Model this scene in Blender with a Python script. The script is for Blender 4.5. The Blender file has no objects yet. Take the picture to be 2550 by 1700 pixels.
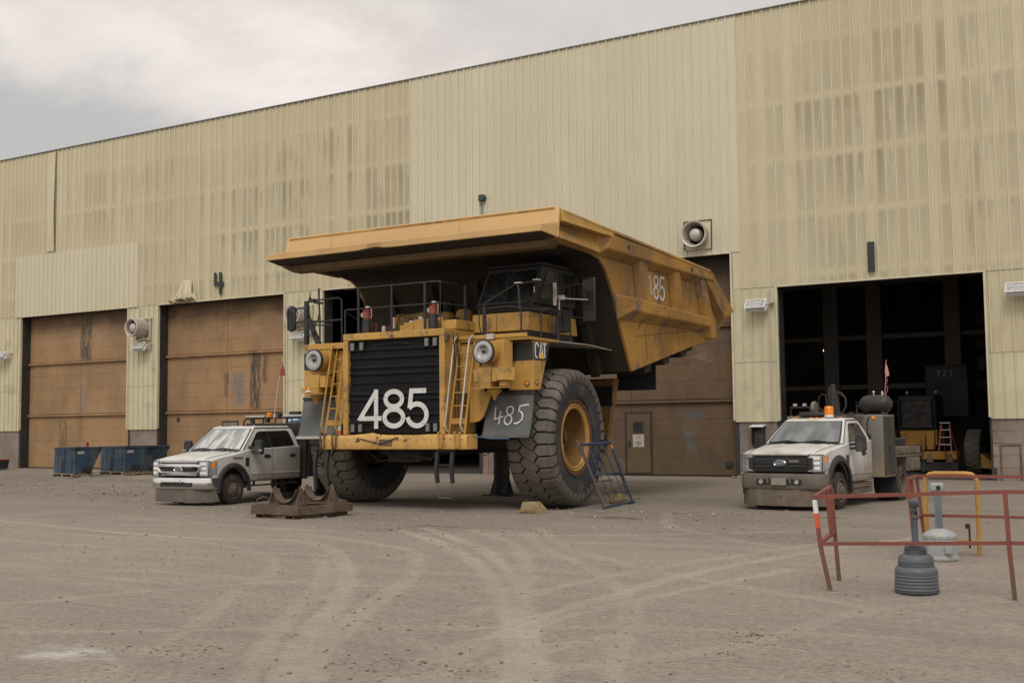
import bpy, bmesh, math, random
import numpy as np
from mathutils import Vector, Matrix
R_ = math.radians
SC = bpy.context.scene
COL = SC.collection
random.seed(7)

# ------------------------------------------------------------------ camera, world, sun, exposure
cam_d = bpy.data.cameras.new('camera')
cam = bpy.data.objects.new('camera', cam_d); COL.objects.link(cam)
SC.camera = cam
cam_d.sensor_width = 36.0; cam_d.lens = 2920.95/2550*36
cam_d.clip_start = 0.1; cam_d.clip_end = 2000
yaw, pitch, roll = .540567, .0736856, -.01092
F = Vector((-math.sin(yaw)*math.cos(pitch), math.cos(yaw)*math.cos(pitch), math.sin(pitch)))
Rt = F.cross(Vector((0,0,1))).normalized(); Up = Rt.cross(F)
Rr = Rt*math.cos(roll)+Up*math.sin(roll); Ur = Up*math.cos(roll)-Rt*math.sin(roll)
cam.matrix_world = Matrix(((Rr.x,Ur.x,-F.x,0),(Rr.y,Ur.y,-F.y,0),(Rr.z,Ur.z,-F.z,1.774),(0,0,0,1)))
SC.render.resolution_x = 1024; SC.render.resolution_y = 682
SC.view_settings.view_transform = 'Standard'; SC.view_settings.look = 'None'
SC.view_settings.exposure = 0.06; SC.view_settings.gamma = 1.0
try: SC.view_settings.use_curve_mapping = False
except Exception: pass

SUN_EL, SUN_AZ = R_(50), R_(158)     # azimuth clockwise from +Y: behind the camera, a little right
world = bpy.data.worlds.new('World'); SC.world = world; world.use_nodes = True
nt = world.node_tree; nt.nodes.clear()
class NT:
    """short-hand node builder"""
    def __init__(s, t): s.t = t
    def n(s, typ, **k):
        nd = s.t.nodes.new(typ)
        for a, v in k.items():
            if a == 'ins':
                for i, x in v.items():
                    if isinstance(x, bpy.types.NodeSocket): s.t.links.new(x, nd.inputs[i])
                    else: nd.inputs[i].default_value = x
            else: setattr(nd, a, v)
        return nd
    def math(s, op, a, b=0.0, c=None, clamp=False):
        i = {0:a, 1:b}
        if c is not None: i[2] = c
        return s.n('ShaderNodeMath', operation=op, use_clamp=clamp, ins=i).outputs[0]
    def maprange(s, v, a, b, c=0.0, d=1.0, smooth=True):
        nd = s.n('ShaderNodeMapRange', ins={0:v,1:a,2:b,3:c,4:d}); nd.clamp = True
        if smooth: nd.interpolation_type = 'SMOOTHSTEP'
        return nd.outputs[0]
    def mix(s, f, a, b, blend='MIX'):
        nd = s.n('ShaderNodeMix', data_type='RGBA', blend_type=blend)
        for i, x in ((0,f),(6,a),(7,b)):
            if isinstance(x, bpy.types.NodeSocket): s.t.links.new(x, nd.inputs[i])
            else: nd.inputs[i].default_value = (x if i == 0 else (tuple(x)+(1,))[:4])
        return nd.outputs[2]
    def noise(s, vec, scale, detail=4, rough=.55, dist=0.0, out=0):
        return s.n('ShaderNodeTexNoise', ins={'Vector':vec,'Scale':scale,'Detail':detail,'Roughness':rough,'Distortion':dist}).outputs[out]
    def scalev(s, vec, sc, loc=(0,0,0)):
        return s.n('ShaderNodeMapping', ins={0:vec,1:loc,3:sc}).outputs[0]
    def sep(s, vec): return s.n('ShaderNodeSeparateXYZ', ins={0:vec}).outputs
w = NT(nt)
tc = w.n('ShaderNodeTexCoord').outputs['Generated']
sky = w.n('ShaderNodeTexSky', sky_type='NISHITA'); sky.sun_disc = False
sky.sun_elevation = SUN_EL; sky.sun_rotation = SUN_AZ
n1 = w.noise(w.scalev(tc, (1,1,2.2)), 3.2, 8, .6, .3)
n2 = w.noise(w.scalev(tc, (1,1,2.0), (3,1,5)), 7.5, 9, .62, .2)
n3 = w.noise(w.scalev(tc, (1,1,3.0), (7,2,1)), 1.7, 5, .55)
dot = w.n('ShaderNodeVectorMath', operation='DOT_PRODUCT', ins={0:tc,1:(-.38033,-.00368,-.92484)}).outputs['Value']
sx = w.sep(tc)
edge = w.math('ADD', dot, w.math('MULTIPLY', w.math('SUBTRACT', n1, .5), .16))
edge = w.math('ADD', edge, w.math('MULTIPLY', w.math('SUBTRACT', n2, .5), .11))
gap = w.maprange(edge, -.012, .045)
gap = w.math('MULTIPLY', gap, w.maprange(sx[0], -.40, -.58))         # the blue-grey opening lies to the left only
gap = w.math('MULTIPLY', gap, w.maprange(sx[1], .1, .3))
bright = w.mix(w.maprange(n2, .3, .7), (7.7,6.95,6.55), (9.0,8.35,7.9))
grey = w.mix(w.maprange(n1, .35, .65), (7.1,6.6,6.3), (6.0,5.65,5.4))
cl = w.mix(w.maprange(n3, .42, .60), bright, grey)
cl = w.mix(w.maprange(w.math('ADD', edge, .14), .0, .11, 1, 0), cl, grey)
veil = w.mix(w.maprange(n3, .3, .7), (5.0,4.98,4.85), (5.7,5.6,5.4))
open_ = w.mix(.95, sky.outputs[0], veil)
skyc = w.mix(gap, cl, open_)
zen = w.maprange(sx[2], .35, .9)                                     # overcast sky: brighter overhead
skyc = w.mix(zen, skyc, (10.2,9.8,9.4))
skyc = w.mix(w.maprange(sx[1], .15, -.35), skyc, (10.0,9.5,9.0))     # unseen sky behind the camera, brightened to light the wall
bg = w.n('ShaderNodeBackground', ins={0:skyc, 1:.1})
wo = w.n('ShaderNodeOutputWorld', ins={0:bg.outputs[0]})

sd = bpy.data.lights.new('sun', 'SUN'); sd.energy = 1.5; sd.angle = R_(24); sd.color = (1,.97,.92)
sun = bpy.data.objects.new('sun', sd); COL.objects.link(sun)
sdir = Vector((math.sin(SUN_AZ)*math.cos(SUN_EL), math.cos(SUN_AZ)*math.cos(SUN_EL), math.sin(SUN_EL)))
sun.rotation_euler = (-sdir).to_track_quat('-Z','Y').to_euler(); sun.location = (0,-20,40)

# ------------------------------------------------------------------ materials
def srgb(r, g, b):
    f = lambda c: ((c/255+.055)/1.055)**2.4 if c > 10 else c/255/12.92
    return (f(r), f(g), f(b))
def newmat(name):
    m = bpy.data.materials.new(name); m.use_nodes = True
    t = m.node_tree; t.nodes.clear(); return m, NT(t)
def finish(m, n, col, rough=.6, metal=0.0, normal=None, spec=.5, **k):
    ins = {'Base Color':col if isinstance(col, bpy.types.NodeSocket) else (tuple(col)+(1,))[:4], 'Roughness':rough, 'Metallic':metal, 'Specular IOR Level':spec}
    ins.update(k)
    if normal is not None: ins['Normal'] = normal
    b = n.n('ShaderNodeBsdfPrincipled', ins=ins)
    n.n('ShaderNodeOutputMaterial', ins={0:b.outputs[0]})
    return m
def plain(name, col, rough=.6, metal=0.0, spec=.5, var=.12, scale=3.0, bump=0.0, bscale=40):
    m, n = newmat(name)
    c = n.n('ShaderNodeTexCoord').outputs['Object']
    f = n.maprange(n.noise(c, scale, 6), .25, .75)
    cc = n.mix(f, tuple(x*(1-var) for x in col), tuple(min(1, x*(1+var)) for x in col))
    nm = None
    if bump: nm = n.n('ShaderNodeBump', ins={'Strength':bump,'Distance':.01,'Height':n.noise(c, bscale, 4)}).outputs[0]
    return finish(m, n, cc, rough, metal, nm, spec)
def weathered(name, base, dirt, rough=.55, metal=0.0, amt=.5, scale=1.3, streak=.5, spots=None, spot_amt=.3, spot_scale=9, bump=.15, base2=None, low=None, lowz=(0,1), spec=.4, chips=None, sax=(6,6,.55)):
    """painted steel: base colour with cloudy dirt, vertical streaks, worn spots; low = mud splashed up to height lowz"""
    m, n = newmat(name)
    c = n.n('ShaderNodeTexCoord').outputs['Object']
    base2 = base2 or tuple(x*.86 for x in base)
    col = n.mix(n.maprange(n.noise(c, scale*.8, 4), .35, .65), base, base2)
    d = n.maprange(n.noise(c, scale, 8, .65), .62-.3*amt, .80-.12*amt)
    col = n.mix(n.math('MULTIPLY', d, .75), col, dirt)
    if streak:
        s = n.maprange(n.noise(n.scalev(c, sax, (3,5,0)), scale*1.5, 5, .6), .55, .78)
        col = n.mix(n.math('MULTIPLY', s, streak), col, dirt)
    if spots:
        s = n.maprange(n.noise(n.scalev(c, (1,1,1), (9,3,2)), spot_scale, 7, .7), .66-.12*spot_amt, .70-.1*spot_amt)
        col = n.mix(s, col, spots)
    if chips:
        s = n.maprange(n.noise(n.scalev(c, (1,1,.8), (1,8,2)), 1.5, 9, .72), .55, .60)
        col = n.mix(n.math('MULTIPLY', s, .8), col, chips)
    rr = n.maprange(d, 0, 1, rough, min(1, rough+.3), False)
    if low:
        z = n.sep(c)[2]
        e = n.math('ADD', z, n.math('MULTIPLY', n.math('SUBTRACT', n.noise(n.scalev(c,(2.2,2.2,.8)), 3.5, 8, .7), .5), (lowz[1]-lowz[0])*1.2))
        s = n.maprange(e, lowz[0], lowz[1], 1, 0)
        col = n.mix(s, col, low)
        rr = n.math('MAXIMUM', rr, n.math('MULTIPLY', s, .9))
    nm = n.n('ShaderNodeBump', ins={'Strength':bump,'Distance':.02,'Height':n.noise(c, 22, 5)}).outputs[0] if bump else None
    return finish(m, n, col, rr, metal, nm, spec)

MUD = srgb(146,130,112)
M = {}
M['yellow'] = weathered('haul_truck_paint', srgb(182,141,70), srgb(112,90,62), .5, amt=.5, scale=.9, streak=.42, spots=srgb(92,70,52), spot_amt=.05, spot_scale=11, chips=srgb(120,98,70))
M['yellow_pale'] = weathered('sunbleached_yellow_paint', srgb(190,154,102), srgb(162,132,90), .5, amt=.35, scale=.7, streak=.2, base2=srgb(176,144,98), bump=.05)
M['yellow_worn'] = weathered('scuffed_yellow_paint', srgb(168,125,56), srgb(104,86,66), .6, amt=.7, scale=.75, streak=.42, spots=srgb(86,66,52), spot_amt=.15, spot_scale=6, chips=srgb(98,86,78), base2=srgb(138,100,46), bump=.3, sax=(2.2,2.2,.6))
M['bumper_yellow'] = weathered('rusty_bumper_paint', srgb(198,156,88), srgb(138,104,70), .6, amt=.45, scale=1.6, streak=.5, spots=srgb(70,44,34), spot_amt=.75, spot_scale=4.5, bump=.3)
M['black_paint'] = plain('black_paint', (.015,.0145,.015), .6, var=.3, scale=5)
M['grille_black'] = weathered('sooty_black_panel', (.009,.009,.010), (.020,.017,.015), .7, amt=.4, scale=1.5, streak=.5, spots=(.05,.046,.04), spot_amt=-.1, spot_scale=7, spec=.15)
M['dark_steel'] = weathered('dark_steel', (.035,.033,.032), (.07,.06,.05), .6, .3, amt=.4, scale=3, streak=.2)
M['soot'] = plain('sooty_steel', (.022,.019,.017), .8, var=.4, scale=2)
M['rust'] = weathered('rusty_steel', srgb(88,70,58), srgb(116,102,88), .85, .1, amt=.8, scale=2.5, streak=.3, spots=srgb(70,44,34), spot_amt=.4, bump=.4)
M['rail_red'] = weathered('red_oxide_paint', srgb(122,66,55), srgb(104,72,60), .6, amt=.4, scale=5, streak=.3, spots=srgb(92,50,38), spot_amt=.3, spot_scale=30, bump=.1, low=srgb(98,74,56), lowz=(.1,.55))
M['rail_yellow'] = weathered('chipped_yellow_rail_paint', srgb(176,132,64), srgb(136,110,78), .6, amt=.5, scale=4, streak=.5, spots=srgb(96,66,44), spot_amt=.2, spot_scale=20)
M['white'] = weathered('white_truck_paint', (.56,.545,.515), srgb(160,150,136), .3, amt=.45, scale=1.4, streak=.18, base2=(.51,.495,.465), low=srgb(138,124,108), lowz=(.42,.82), bump=.02, spec=.5)
M['white_muddy'] = weathered('muddy_white_truck_paint', (.56,.545,.515), srgb(150,138,122), .35, amt=.6, scale=1.6, streak=.35, base2=(.50,.485,.455), low=srgb(128,114,98), lowz=(.42,1.12), bump=.03, spec=.5)
M['chrome'] = weathered('chrome', (.66,.65,.64), (.36,.34,.32), .16, .95, amt=.15, scale=3, streak=.2, bump=0)
M['muddy_bumper'] = weathered('muddy_bumper', srgb(96,90,84), srgb(122,110,96), .6, .2, amt=.7, scale=2, streak=.5)
M['plastic'] = weathered('dusty_black_plastic', (.032,.032,.033), (.11,.10,.09), .6, amt=.35, scale=3, streak=.2, spec=.35)
M['tread'] = weathered('dusty_tyre_tread', (.108,.093,.078), (.21,.18,.15), .9, amt=.55, scale=1.6, streak=0, bump=.5, base2=(.135,.116,.098), spec=.15)
M['sidewall'] = weathered('tyre_sidewall', (.048,.048,.049), (.115,.105,.097), .85, amt=.5, scale=1.8, streak=0, spots=(.15,.145,.14), spot_amt=.0, spot_scale=5, bump=.5, spec=.2)
M['small_tyre'] = weathered('muddy_tyre', (.05,.045,.04), srgb(112,100,88), .9, amt=.55, scale=6, streak=0, bump=.5, spec=.15)
M['rim_yellow'] = weathered('wheel_rim_paint', srgb(184,142,76), srgb(124,92,60), .6, amt=.5, scale=2.5, streak=.2, spots=srgb(90,60,40), spot_amt=.1)
M['rim_inner'] = weathered('dirty_wheel_barrel', srgb(132,98,52), srgb(84,62,42), .7, amt=.6, scale=2, streak=.3)
M['rim_brown'] = weathered('brown_lock_ring', srgb(104,70,44), srgb(70,48,34), .8, amt=.5, scale=3, streak=0)
M['hub'] = weathered('greasy_hub', srgb(92,72,58), srgb(50,38,32), .6, .2, amt=.6, scale=5, streak=0)
M['rubber'] = weathered('rubber_flap', srgb(92,92,90), srgb(118,112,104), .75, amt=.35, scale=1.6, streak=.3, bump=.25, base2=srgb(82,83,82))
M['chalk'] = plain('chalk', (.62,.61,.59), .9, var=.25, scale=20)
M['white_digit'] = weathered('white_number_plate', (.58,.575,.55), (.42,.40,.38), .55, amt=.3, scale=4, streak=.15, bump=.05)
M['concrete'] = weathered('stained_concrete', srgb(140,126,116), srgb(104,90,82), .9, amt=.65, scale=.9, streak=.7, bump=.6, base2=srgb(122,110,102), spots=srgb(176,164,152), spot_amt=-.1, spot_scale=3)
M['grey_metal'] = weathered('fan_grey_metal', srgb(186,176,168), srgb(140,130,122), .45, .25, amt=.3, scale=2.5, streak=.3)
M['frame_blue'] = weathered('blue_tube_paint', srgb(50,66,92), srgb(88,84,80), .55, amt=.3, scale=6, streak=.2, spots=srgb(84,66,54), spot_amt=.2, spot_scale=16)
M['bin_blue'] = weathered('battered_blue_paint', srgb(46,70,90), srgb(100,100,94), .6, amt=.6, scale=1.3, streak=.7, spots=srgb(70,52,44), spot_amt=.4, spot_scale=3.5, base2=srgb(26,40,54), bump=.3)
M['wood'] = weathered('grey_pallet_wood', srgb(150,134,110), srgb(104,90,74), .9, amt=.6, scale=5, streak=0)
M['chock_y'] = weathered('dirty_yellow_rubber', srgb(138,118,82), srgb(110,98,80), .8, amt=.8, scale=5, streak=.2, spots=srgb(96,84,70), spot_amt=.6, spot_scale=6)
M['steel_box'] = weathered('dusty_grey_steel', srgb(128,122,112), srgb(112,102,90), .5, .35, amt=.6, scale=1.6, streak=.6, low=MUD, lowz=(.5,1.3))
M['dark_box'] = weathered('dark_dusty_steel', srgb(60,56,52), srgb(100,90,80), .6, .2, amt=.6, scale=1.5, streak=.6)
M['muddy'] = weathered('mud_caked_metal', srgb(98,88,77), srgb(122,110,96), .9, amt=.7, scale=2.5, streak=.6, spots=srgb(76,68,60), spot_amt=.3, spot_scale=8, bump=.5)
M['plastic_grey'] = weathered('dark_grey_plastic', srgb(84,89,94), srgb(100,98,94), .5, amt=.25, scale=4, streak=.15, bump=.05)
M['plastic_light'] = weathered('light_grey_plastic', srgb(152,154,152), srgb(132,130,124), .5, amt=.35, scale=4, streak=.2, bump=.05)
M['alu'] = weathered('grey_aluminium_post', srgb(128,136,146), srgb(112,112,112), .35, .6, amt=.3, scale=5, streak=.3, bump=.03)
M['red'] = plain('red_enamel', srgb(128,52,40), .4)
M['red_fabric'] = plain('faded_red_flag', srgb(190,92,78), .8)
M['orange_flag'] = plain('faded_pink_flag', srgb(196,138,120), .8)
M['amber'] = plain('amber_lens', srgb(224,128,22), .25, var=.15)
M['orange_sleeve'] = plain('orange_sleeve', srgb(190,78,44), .5)
M['white_plain'] = plain('white_plastic', (.62,.61,.6), .5)
M['lens'] = weathered('clear_lamp_lens', (.36,.36,.355), (.22,.22,.215), .18, .25, amt=.3, scale=9, streak=0, bump=0, spec=.7)
M['lens_grey'] = plain('flood_lamp_lens', (.34,.34,.33), .2, .3, scale=12, var=.3)
M['black_rubber'] = plain('black_rubber', (.02,.02,.02), .6)
M['hose'] = plain('black_hose', (.03,.03,.032), .45)
M['orange_ladder'] = plain('orange_fibreglass', srgb(120,54,36), .5)
M['tank_black'] = weathered('dusty_black_tank', srgb(48,46,44), srgb(92,86,78), .45, .2, amt=.4, scale=3, streak=.2)
M['loader_yellow'] = weathered('loader_paint', srgb(168,122,50), srgb(88,70,48), .6, amt=.5, scale=2, streak=.3)
M['paper'] = plain('paper_notice', (.34,.32,.29), .8, scale=9, var=.15)
M['ink'] = plain('printed_ink', (.05,.05,.05), .8)
M['ink_red'] = plain('faded_red_ink', srgb(150,96,88), .8)
M['wire'] = plain('cable', (.02,.02,.022), .5)
def glass_mat(name, tint=(.012,.014,.014), rough=.06, spec=.9, dust=.15):
    m, n = newmat(name)
    c = n.n('ShaderNodeTexCoord').outputs['Object']
    d = n.maprange(n.noise(c, 2.3, 7, .6), .4, .75, 0, dust)
    col = n.mix(d, tint, srgb(150,140,126))
    r = n.maprange(d, 0, max(dust,.01), rough, rough+.25, False)
    return finish(m, n, col, r, 0, None, spec)
M['glass'] = glass_mat('window_glass')
def screen(name, a, b, ang, sc):
    m, n = newmat(name)
    c = n.n('ShaderNodeTexCoord').outputs['Object']
    v = n.n('ShaderNodeMapping', ins={0:c,2:(0,R_(ang),0),3:(sc,.6,.45)}).outputs[0]
    f = n.maprange(n.noise(v, 1.4, 4, .5, .4), .38, .62)
    return finish(m, n, n.mix(f, a, b), .12, 0, None, .9)
M['screen_glass'] = screen('dusty_windscreen_reflection', (.055,.06,.06), (.16,.165,.16), 35, 1.6)  # pale streaks paint the sky's reflection, along with dust, on the glass
M['screen_bright'] = screen('windscreen_glare_sun_shade', (.16,.17,.165), (.52,.51,.48), 35, 3.2)  # brighter streaks paint glare on the glass, over the sun shade behind
M['dark_glass'] = glass_mat('tinted_cab_glass', (.008,.009,.010), .15, .3, .05)

# ------------------------------------------------------------------ mesh builder
class MB:
    def __init__(s): s.v = []; s.f = []; s.T = None
    def add(s, vs, fs):
        o = len(s.v)
        if s.T is not None: vs = [s.T @ Vector(p) for p in vs]
        s.v += [tuple(p) for p in vs]; s.f += [tuple(i+o for i in f) for f in fs]; return s
    def box(s, x0, x1, y0, y1, z0, z1):
        vs = [(x,y,z) for z in (z0,z1) for y in (y0,y1) for x in (x0,x1)]
        return s.add(vs, [(0,2,3,1),(4,5,7,6),(0,1,5,4),(2,6,7,3),(0,4,6,2),(1,3,7,5)])
    def hexa(s, b, t):      # bottom 4 + top 4 corner loops
        return s.add(list(b)+list(t), [(3,2,1,0),(4,5,6,7),(0,1,5,4),(1,2,6,5),(2,3,7,6),(3,0,4,7)])
    def prism(s, poly, ax, a, b):
        f = {'x':lambda p,t:(t,p[0],p[1]), 'y':lambda p,t:(p[0],t,p[1]), 'z':lambda p,t:(p[0],p[1],t)}[ax]
        n = len(poly)
        return s.add([f(p,a) for p in poly]+[f(p,b) for p in poly], [tuple(range(n)), tuple(range(2*n-1,n-1,-1))]+[(i,i+n,(i+1)%n+n,(i+1)%n) for i in range(n)])
    def loft(s, loops, cap=True, close=True):
        n = len(loops[0]); vs = [p for l in loops for p in l]; fs = []
        for k in range(len(loops)-1):
            for i in range(n if close else n-1):
                a = k*n+i; b = k*n+(i+1)%n
                fs.append((a,b,b+n,a+n))
        if cap: fs += [tuple(range(n-1,-1,-1)), tuple(range((len(loops)-1)*n, len(loops)*n))]
        return s.add(vs, fs)
    def quad(s, *p): return s.add(p, [tuple(range(len(p)))])
    def plate(s, pts, t):    # planar polygon given thickness along its normal
        P = [Vector(p) for p in pts]; nrm = Vector((0,0,0))
        for i in range(len(P)):
            a, b = P[i], P[(i+1)%len(P)]
            nrm += Vector(((a.y-b.y)*(a.z+b.z), (a.z-b.z)*(a.x+b.x), (a.x-b.x)*(a.y+b.y)))
        nrm.normalize(); n = len(P)
        return s.add([p+nrm*t/2 for p in P]+[p-nrm*t/2 for p in P], [tuple(range(n)), tuple(range(2*n-1,n-1,-1))]+[(i,i+n,(i+1)%n+n,(i+1)%n) for i in range(n)])
    def tube(s, pts, r, n=8, cap=True, square=False, closed=False):
        P = [Vector(p) for p in pts]; loops = []; m = len(P)
        rs = r if isinstance(r, (list,tuple)) else [r]*m
        prev = None
        for i in range(m):
            if closed: d = P[(i+1)%m]-P[i-1]
            else: d = P[min(i+1,m-1)]-P[max(i-1,0)]
            d.normalize()
            if prev is None:
                u = Vector((0,0,1)) if abs(d.z) < .9 else Vector((0,1,0))
                u = (u-d*u.dot(d)).normalized()
            else: u = (prev-d*prev.dot(d)).normalized()
            prev = u; q = d.cross(u)
            k = 1.0
            if 0 < i < m-1:
                a = (P[i]-P[i-1]).normalized(); b = (P[i+1]-P[i]).normalized()
                k = min(1.6, 1/max(.3, math.sqrt(max(0,(1+a.dot(b))/2))))
            if square: loops.append([P[i]+(u*a_+q*b_)*rs[i]*(k if m>2 else 1) for a_,b_ in ((1,1),(1,-1),(-1,-1),(-1,1))])
            else: loops.append([P[i]+(u*math.cos(2*math.pi*j/n)+q*math.sin(2*math.pi*j/n))*rs[i] for j in range(n)])
        if closed:
            loops.append(loops[0]); return s.loft(loops, False)
        return s.loft(loops, cap)
    def cyl(s, a, b, r, r2=None, n=16): return s.tube([a,b], [r, r if r2 is None else r2], n)
    def lathe(s, prof, o=(0,0,0), ax='z', n=32, close=False):
        vs = []
        for k in range(n):
            c, q = math.cos(2*math.pi*k/n), math.sin(2*math.pi*k/n)
            for r, t in prof:
                p = {'z':(r*c,r*q,t),'y':(r*c,t,r*q),'x':(t,r*c,r*q)}[ax]
                vs.append((p[0]+o[0],p[1]+o[1],p[2]+o[2]))
        m = len(prof); fs = []
        for k in range(n):
            for i in range(m if close else m-1):
                j = (i+1)%m
                fs.append((k*m+i, k*m+j, ((k+1)%n)*m+j, ((k+1)%n)*m+i))
        return s.add(vs, fs)
    def ball(s, c, r, n=14, sz=1.0):
        return s.lathe([(max(1e-4,r*math.sin(math.pi*i/n)), -r*sz*math.cos(math.pi*i/n)) for i in range(n+1)], c, 'z', n*2)
    def build(s, name, mat, parent=None, bevel=0, smooth=35, seg=2, loc=None, rz=None):
        me = bpy.data.meshes.new(name); me.from_pydata(s.v, [], s.f); 
        bm = bmesh.new(); bm.from_mesh(me); bmesh.ops.remove_doubles(bm, verts=bm.verts, dist=1e-5)
        bmesh.ops.recalc_face_normals(bm, faces=bm.faces); bm.to_mesh(me); bm.free()
        if smooth:
            me.shade_smooth(); me.set_sharp_from_angle(angle=R_(smooth))
        me.materials.append(M[mat] if isinstance(mat, str) else mat)
        o = bpy.data.objects.new(name, me); COL.objects.link(o)
        if parent is not None: o.parent = parent
        if bevel:
            b = o.modifiers.new('bevel', 'BEVEL'); b.width = bevel; b.segments = seg; b.limit_method = 'ANGLE'; b.angle_limit = R_(40); b.harden_normals = False
        if loc is not None: o.location = loc
        if rz is not None: o.rotation_euler[2] = rz
        return o
def tag(o, label=None, cat=None, group=None, kind=None):
    if label: o['label'] = label
    if cat: o['category'] = cat
    if group: o['group'] = group
    if kind: o['kind'] = kind
    return o
def empty(name, loc=(0,0,0), rz=0, label=None, cat=None, group=None):
    o = bpy.data.objects.new(name, None); COL.objects.link(o); o.location = loc; o.rotation_euler[2] = rz
    o.empty_display_size = .3
    return tag(o, label, cat, group)
def copy_tree(o, parent=None):
    c = o.copy(); COL.objects.link(c); c.parent = parent
    for ch in list(o.children): copy_tree(ch, c)
    return c
def arc(cx, cy, r, a0, a1, n):
    return [(cx+r*math.cos(R_(a0+(a1-a0)*i/n)), cy+r*math.sin(R_(a0+(a1-a0)*i/n))) for i in range(n+1)]
def ribbon(mb, pts, wd, place, depth=.006, closed=False):
    """flat stroke of width wd along 2-D points; place(u, v, t) maps to 3-D"""
    n = len(pts); L = []; Rr_ = []
    for i in range(n):
        a = Vector(pts[(i-1)%n if closed else max(i-1,0)]); b = Vector(pts[i]); c = Vector(pts[(i+1)%n if closed else min(i+1,n-1)])
        d1 = (b-a); d2 = (c-b)
        d1 = d1.normalized() if d1.length > 1e-9 else d2.normalized(); d2 = d2.normalized() if d2.length > 1e-9 else d1
        n1 = Vector((-d1.y,d1.x)); n2 = Vector((-d2.y,d2.x)); m_ = (n1+n2)
        m_ = m_.normalized() if m_.length > 1e-6 else n1
        k = 1/max(.45, m_.dot(n1))
        L.append(b+m_*wd/2*k); Rr_.append(b-m_*wd/2*k)
    loops = [[place(L[i].x,L[i].y,depth), place(Rr_[i].x,Rr_[i].y,depth), place(Rr_[i].x,Rr_[i].y,0), place(L[i].x,L[i].y,0)] for i in range(n)]
    if closed: loops.append(loops[0])
    mb.loft(loops, cap=not closed)
def digits(mb, text, x, z, h, wd, place, gap=.16, depth=.006):
    """sans-serif figures from strokes"""
    for ch in text:
        w_ = h*.56
        P = lambda pts: [(x+u*w_, z+v*h) for u, v in pts]
        t = wd/h/2; tw = wd/w_/2
        if ch == '4':
            ribbon(mb, P([(.78,0),(.78,1)]), wd, place, depth)
            ribbon(mb, P([(.74,1-t),(.06,.27+t)]), wd, place, depth+.001)
            ribbon(mb, P([(0,.27),(1,.27)]), wd, place, depth+.002)
        elif ch == '8':
            ribbon(mb, P([(.5+(.5-tw)*math.cos(a)*.86, .755+(.245-t)*math.sin(a)) for a in [2*math.pi*i/28 for i in range(28)]]), wd, place, depth, True)
            ribbon(mb, P([(.5+(.5-tw)*math.cos(a), .275+(.275-t)*math.sin(a)) for a in [2*math.pi*i/28 for i in range(28)]]), wd, place, depth+.001, True)
        elif ch == '5':
            ribbon(mb, P([(.93,1-t),(.16+tw,1-t),(.10+tw*.6,.50)]+[(.5+(.5-tw)*math.cos(a), .31+(.31-t)*math.sin(a)) for a in [R_(148-i*(148+158)/26) for i in range(27)]]), wd, place, depth)
        elif ch == '7': ribbon(mb, P([(0,1-t),(.92,1-t),(.35,0)]), wd, place, depth)
        elif ch == '2': ribbon(mb, P([(.03,.72)]+[(.48+.40*math.cos(a), .72+(.28-t)*math.sin(a)) for a in [R_(165-i*20) for i in range(11)]]+[(.02,t),(1,t)]), wd, place, depth)
        elif ch == '1': ribbon(mb, P([(.2,.78),(.55,.97),(.55,0)]), wd, place, depth)
        x += w_+gap*h
def text_obj(txt, size, name, mat, parent, T, extrude=.002, sx=1.0):
    cu = bpy.data.curves.new(name, 'FONT'); cu.body = txt; cu.size = size; cu.extrude = extrude; cu.align_x = 'CENTER'; cu.align_y = 'CENTER'
    o = bpy.data.objects.new(name, cu); COL.objects.link(o)
    bpy.context.view_layer.update()
    dg = bpy.context.evaluated_depsgraph_get(); me = bpy.data.meshes.new_from_object(o.evaluated_get(dg))
    bpy.data.objects.remove(o)
    me.transform(T @ Matrix.Diagonal((sx,1,1,1))); me.materials.clear(); me.materials.append(M[mat]); me.name = name
    ob = bpy.data.objects.new(name, me); COL.objects.link(ob); ob.parent = parent
    return ob
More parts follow.
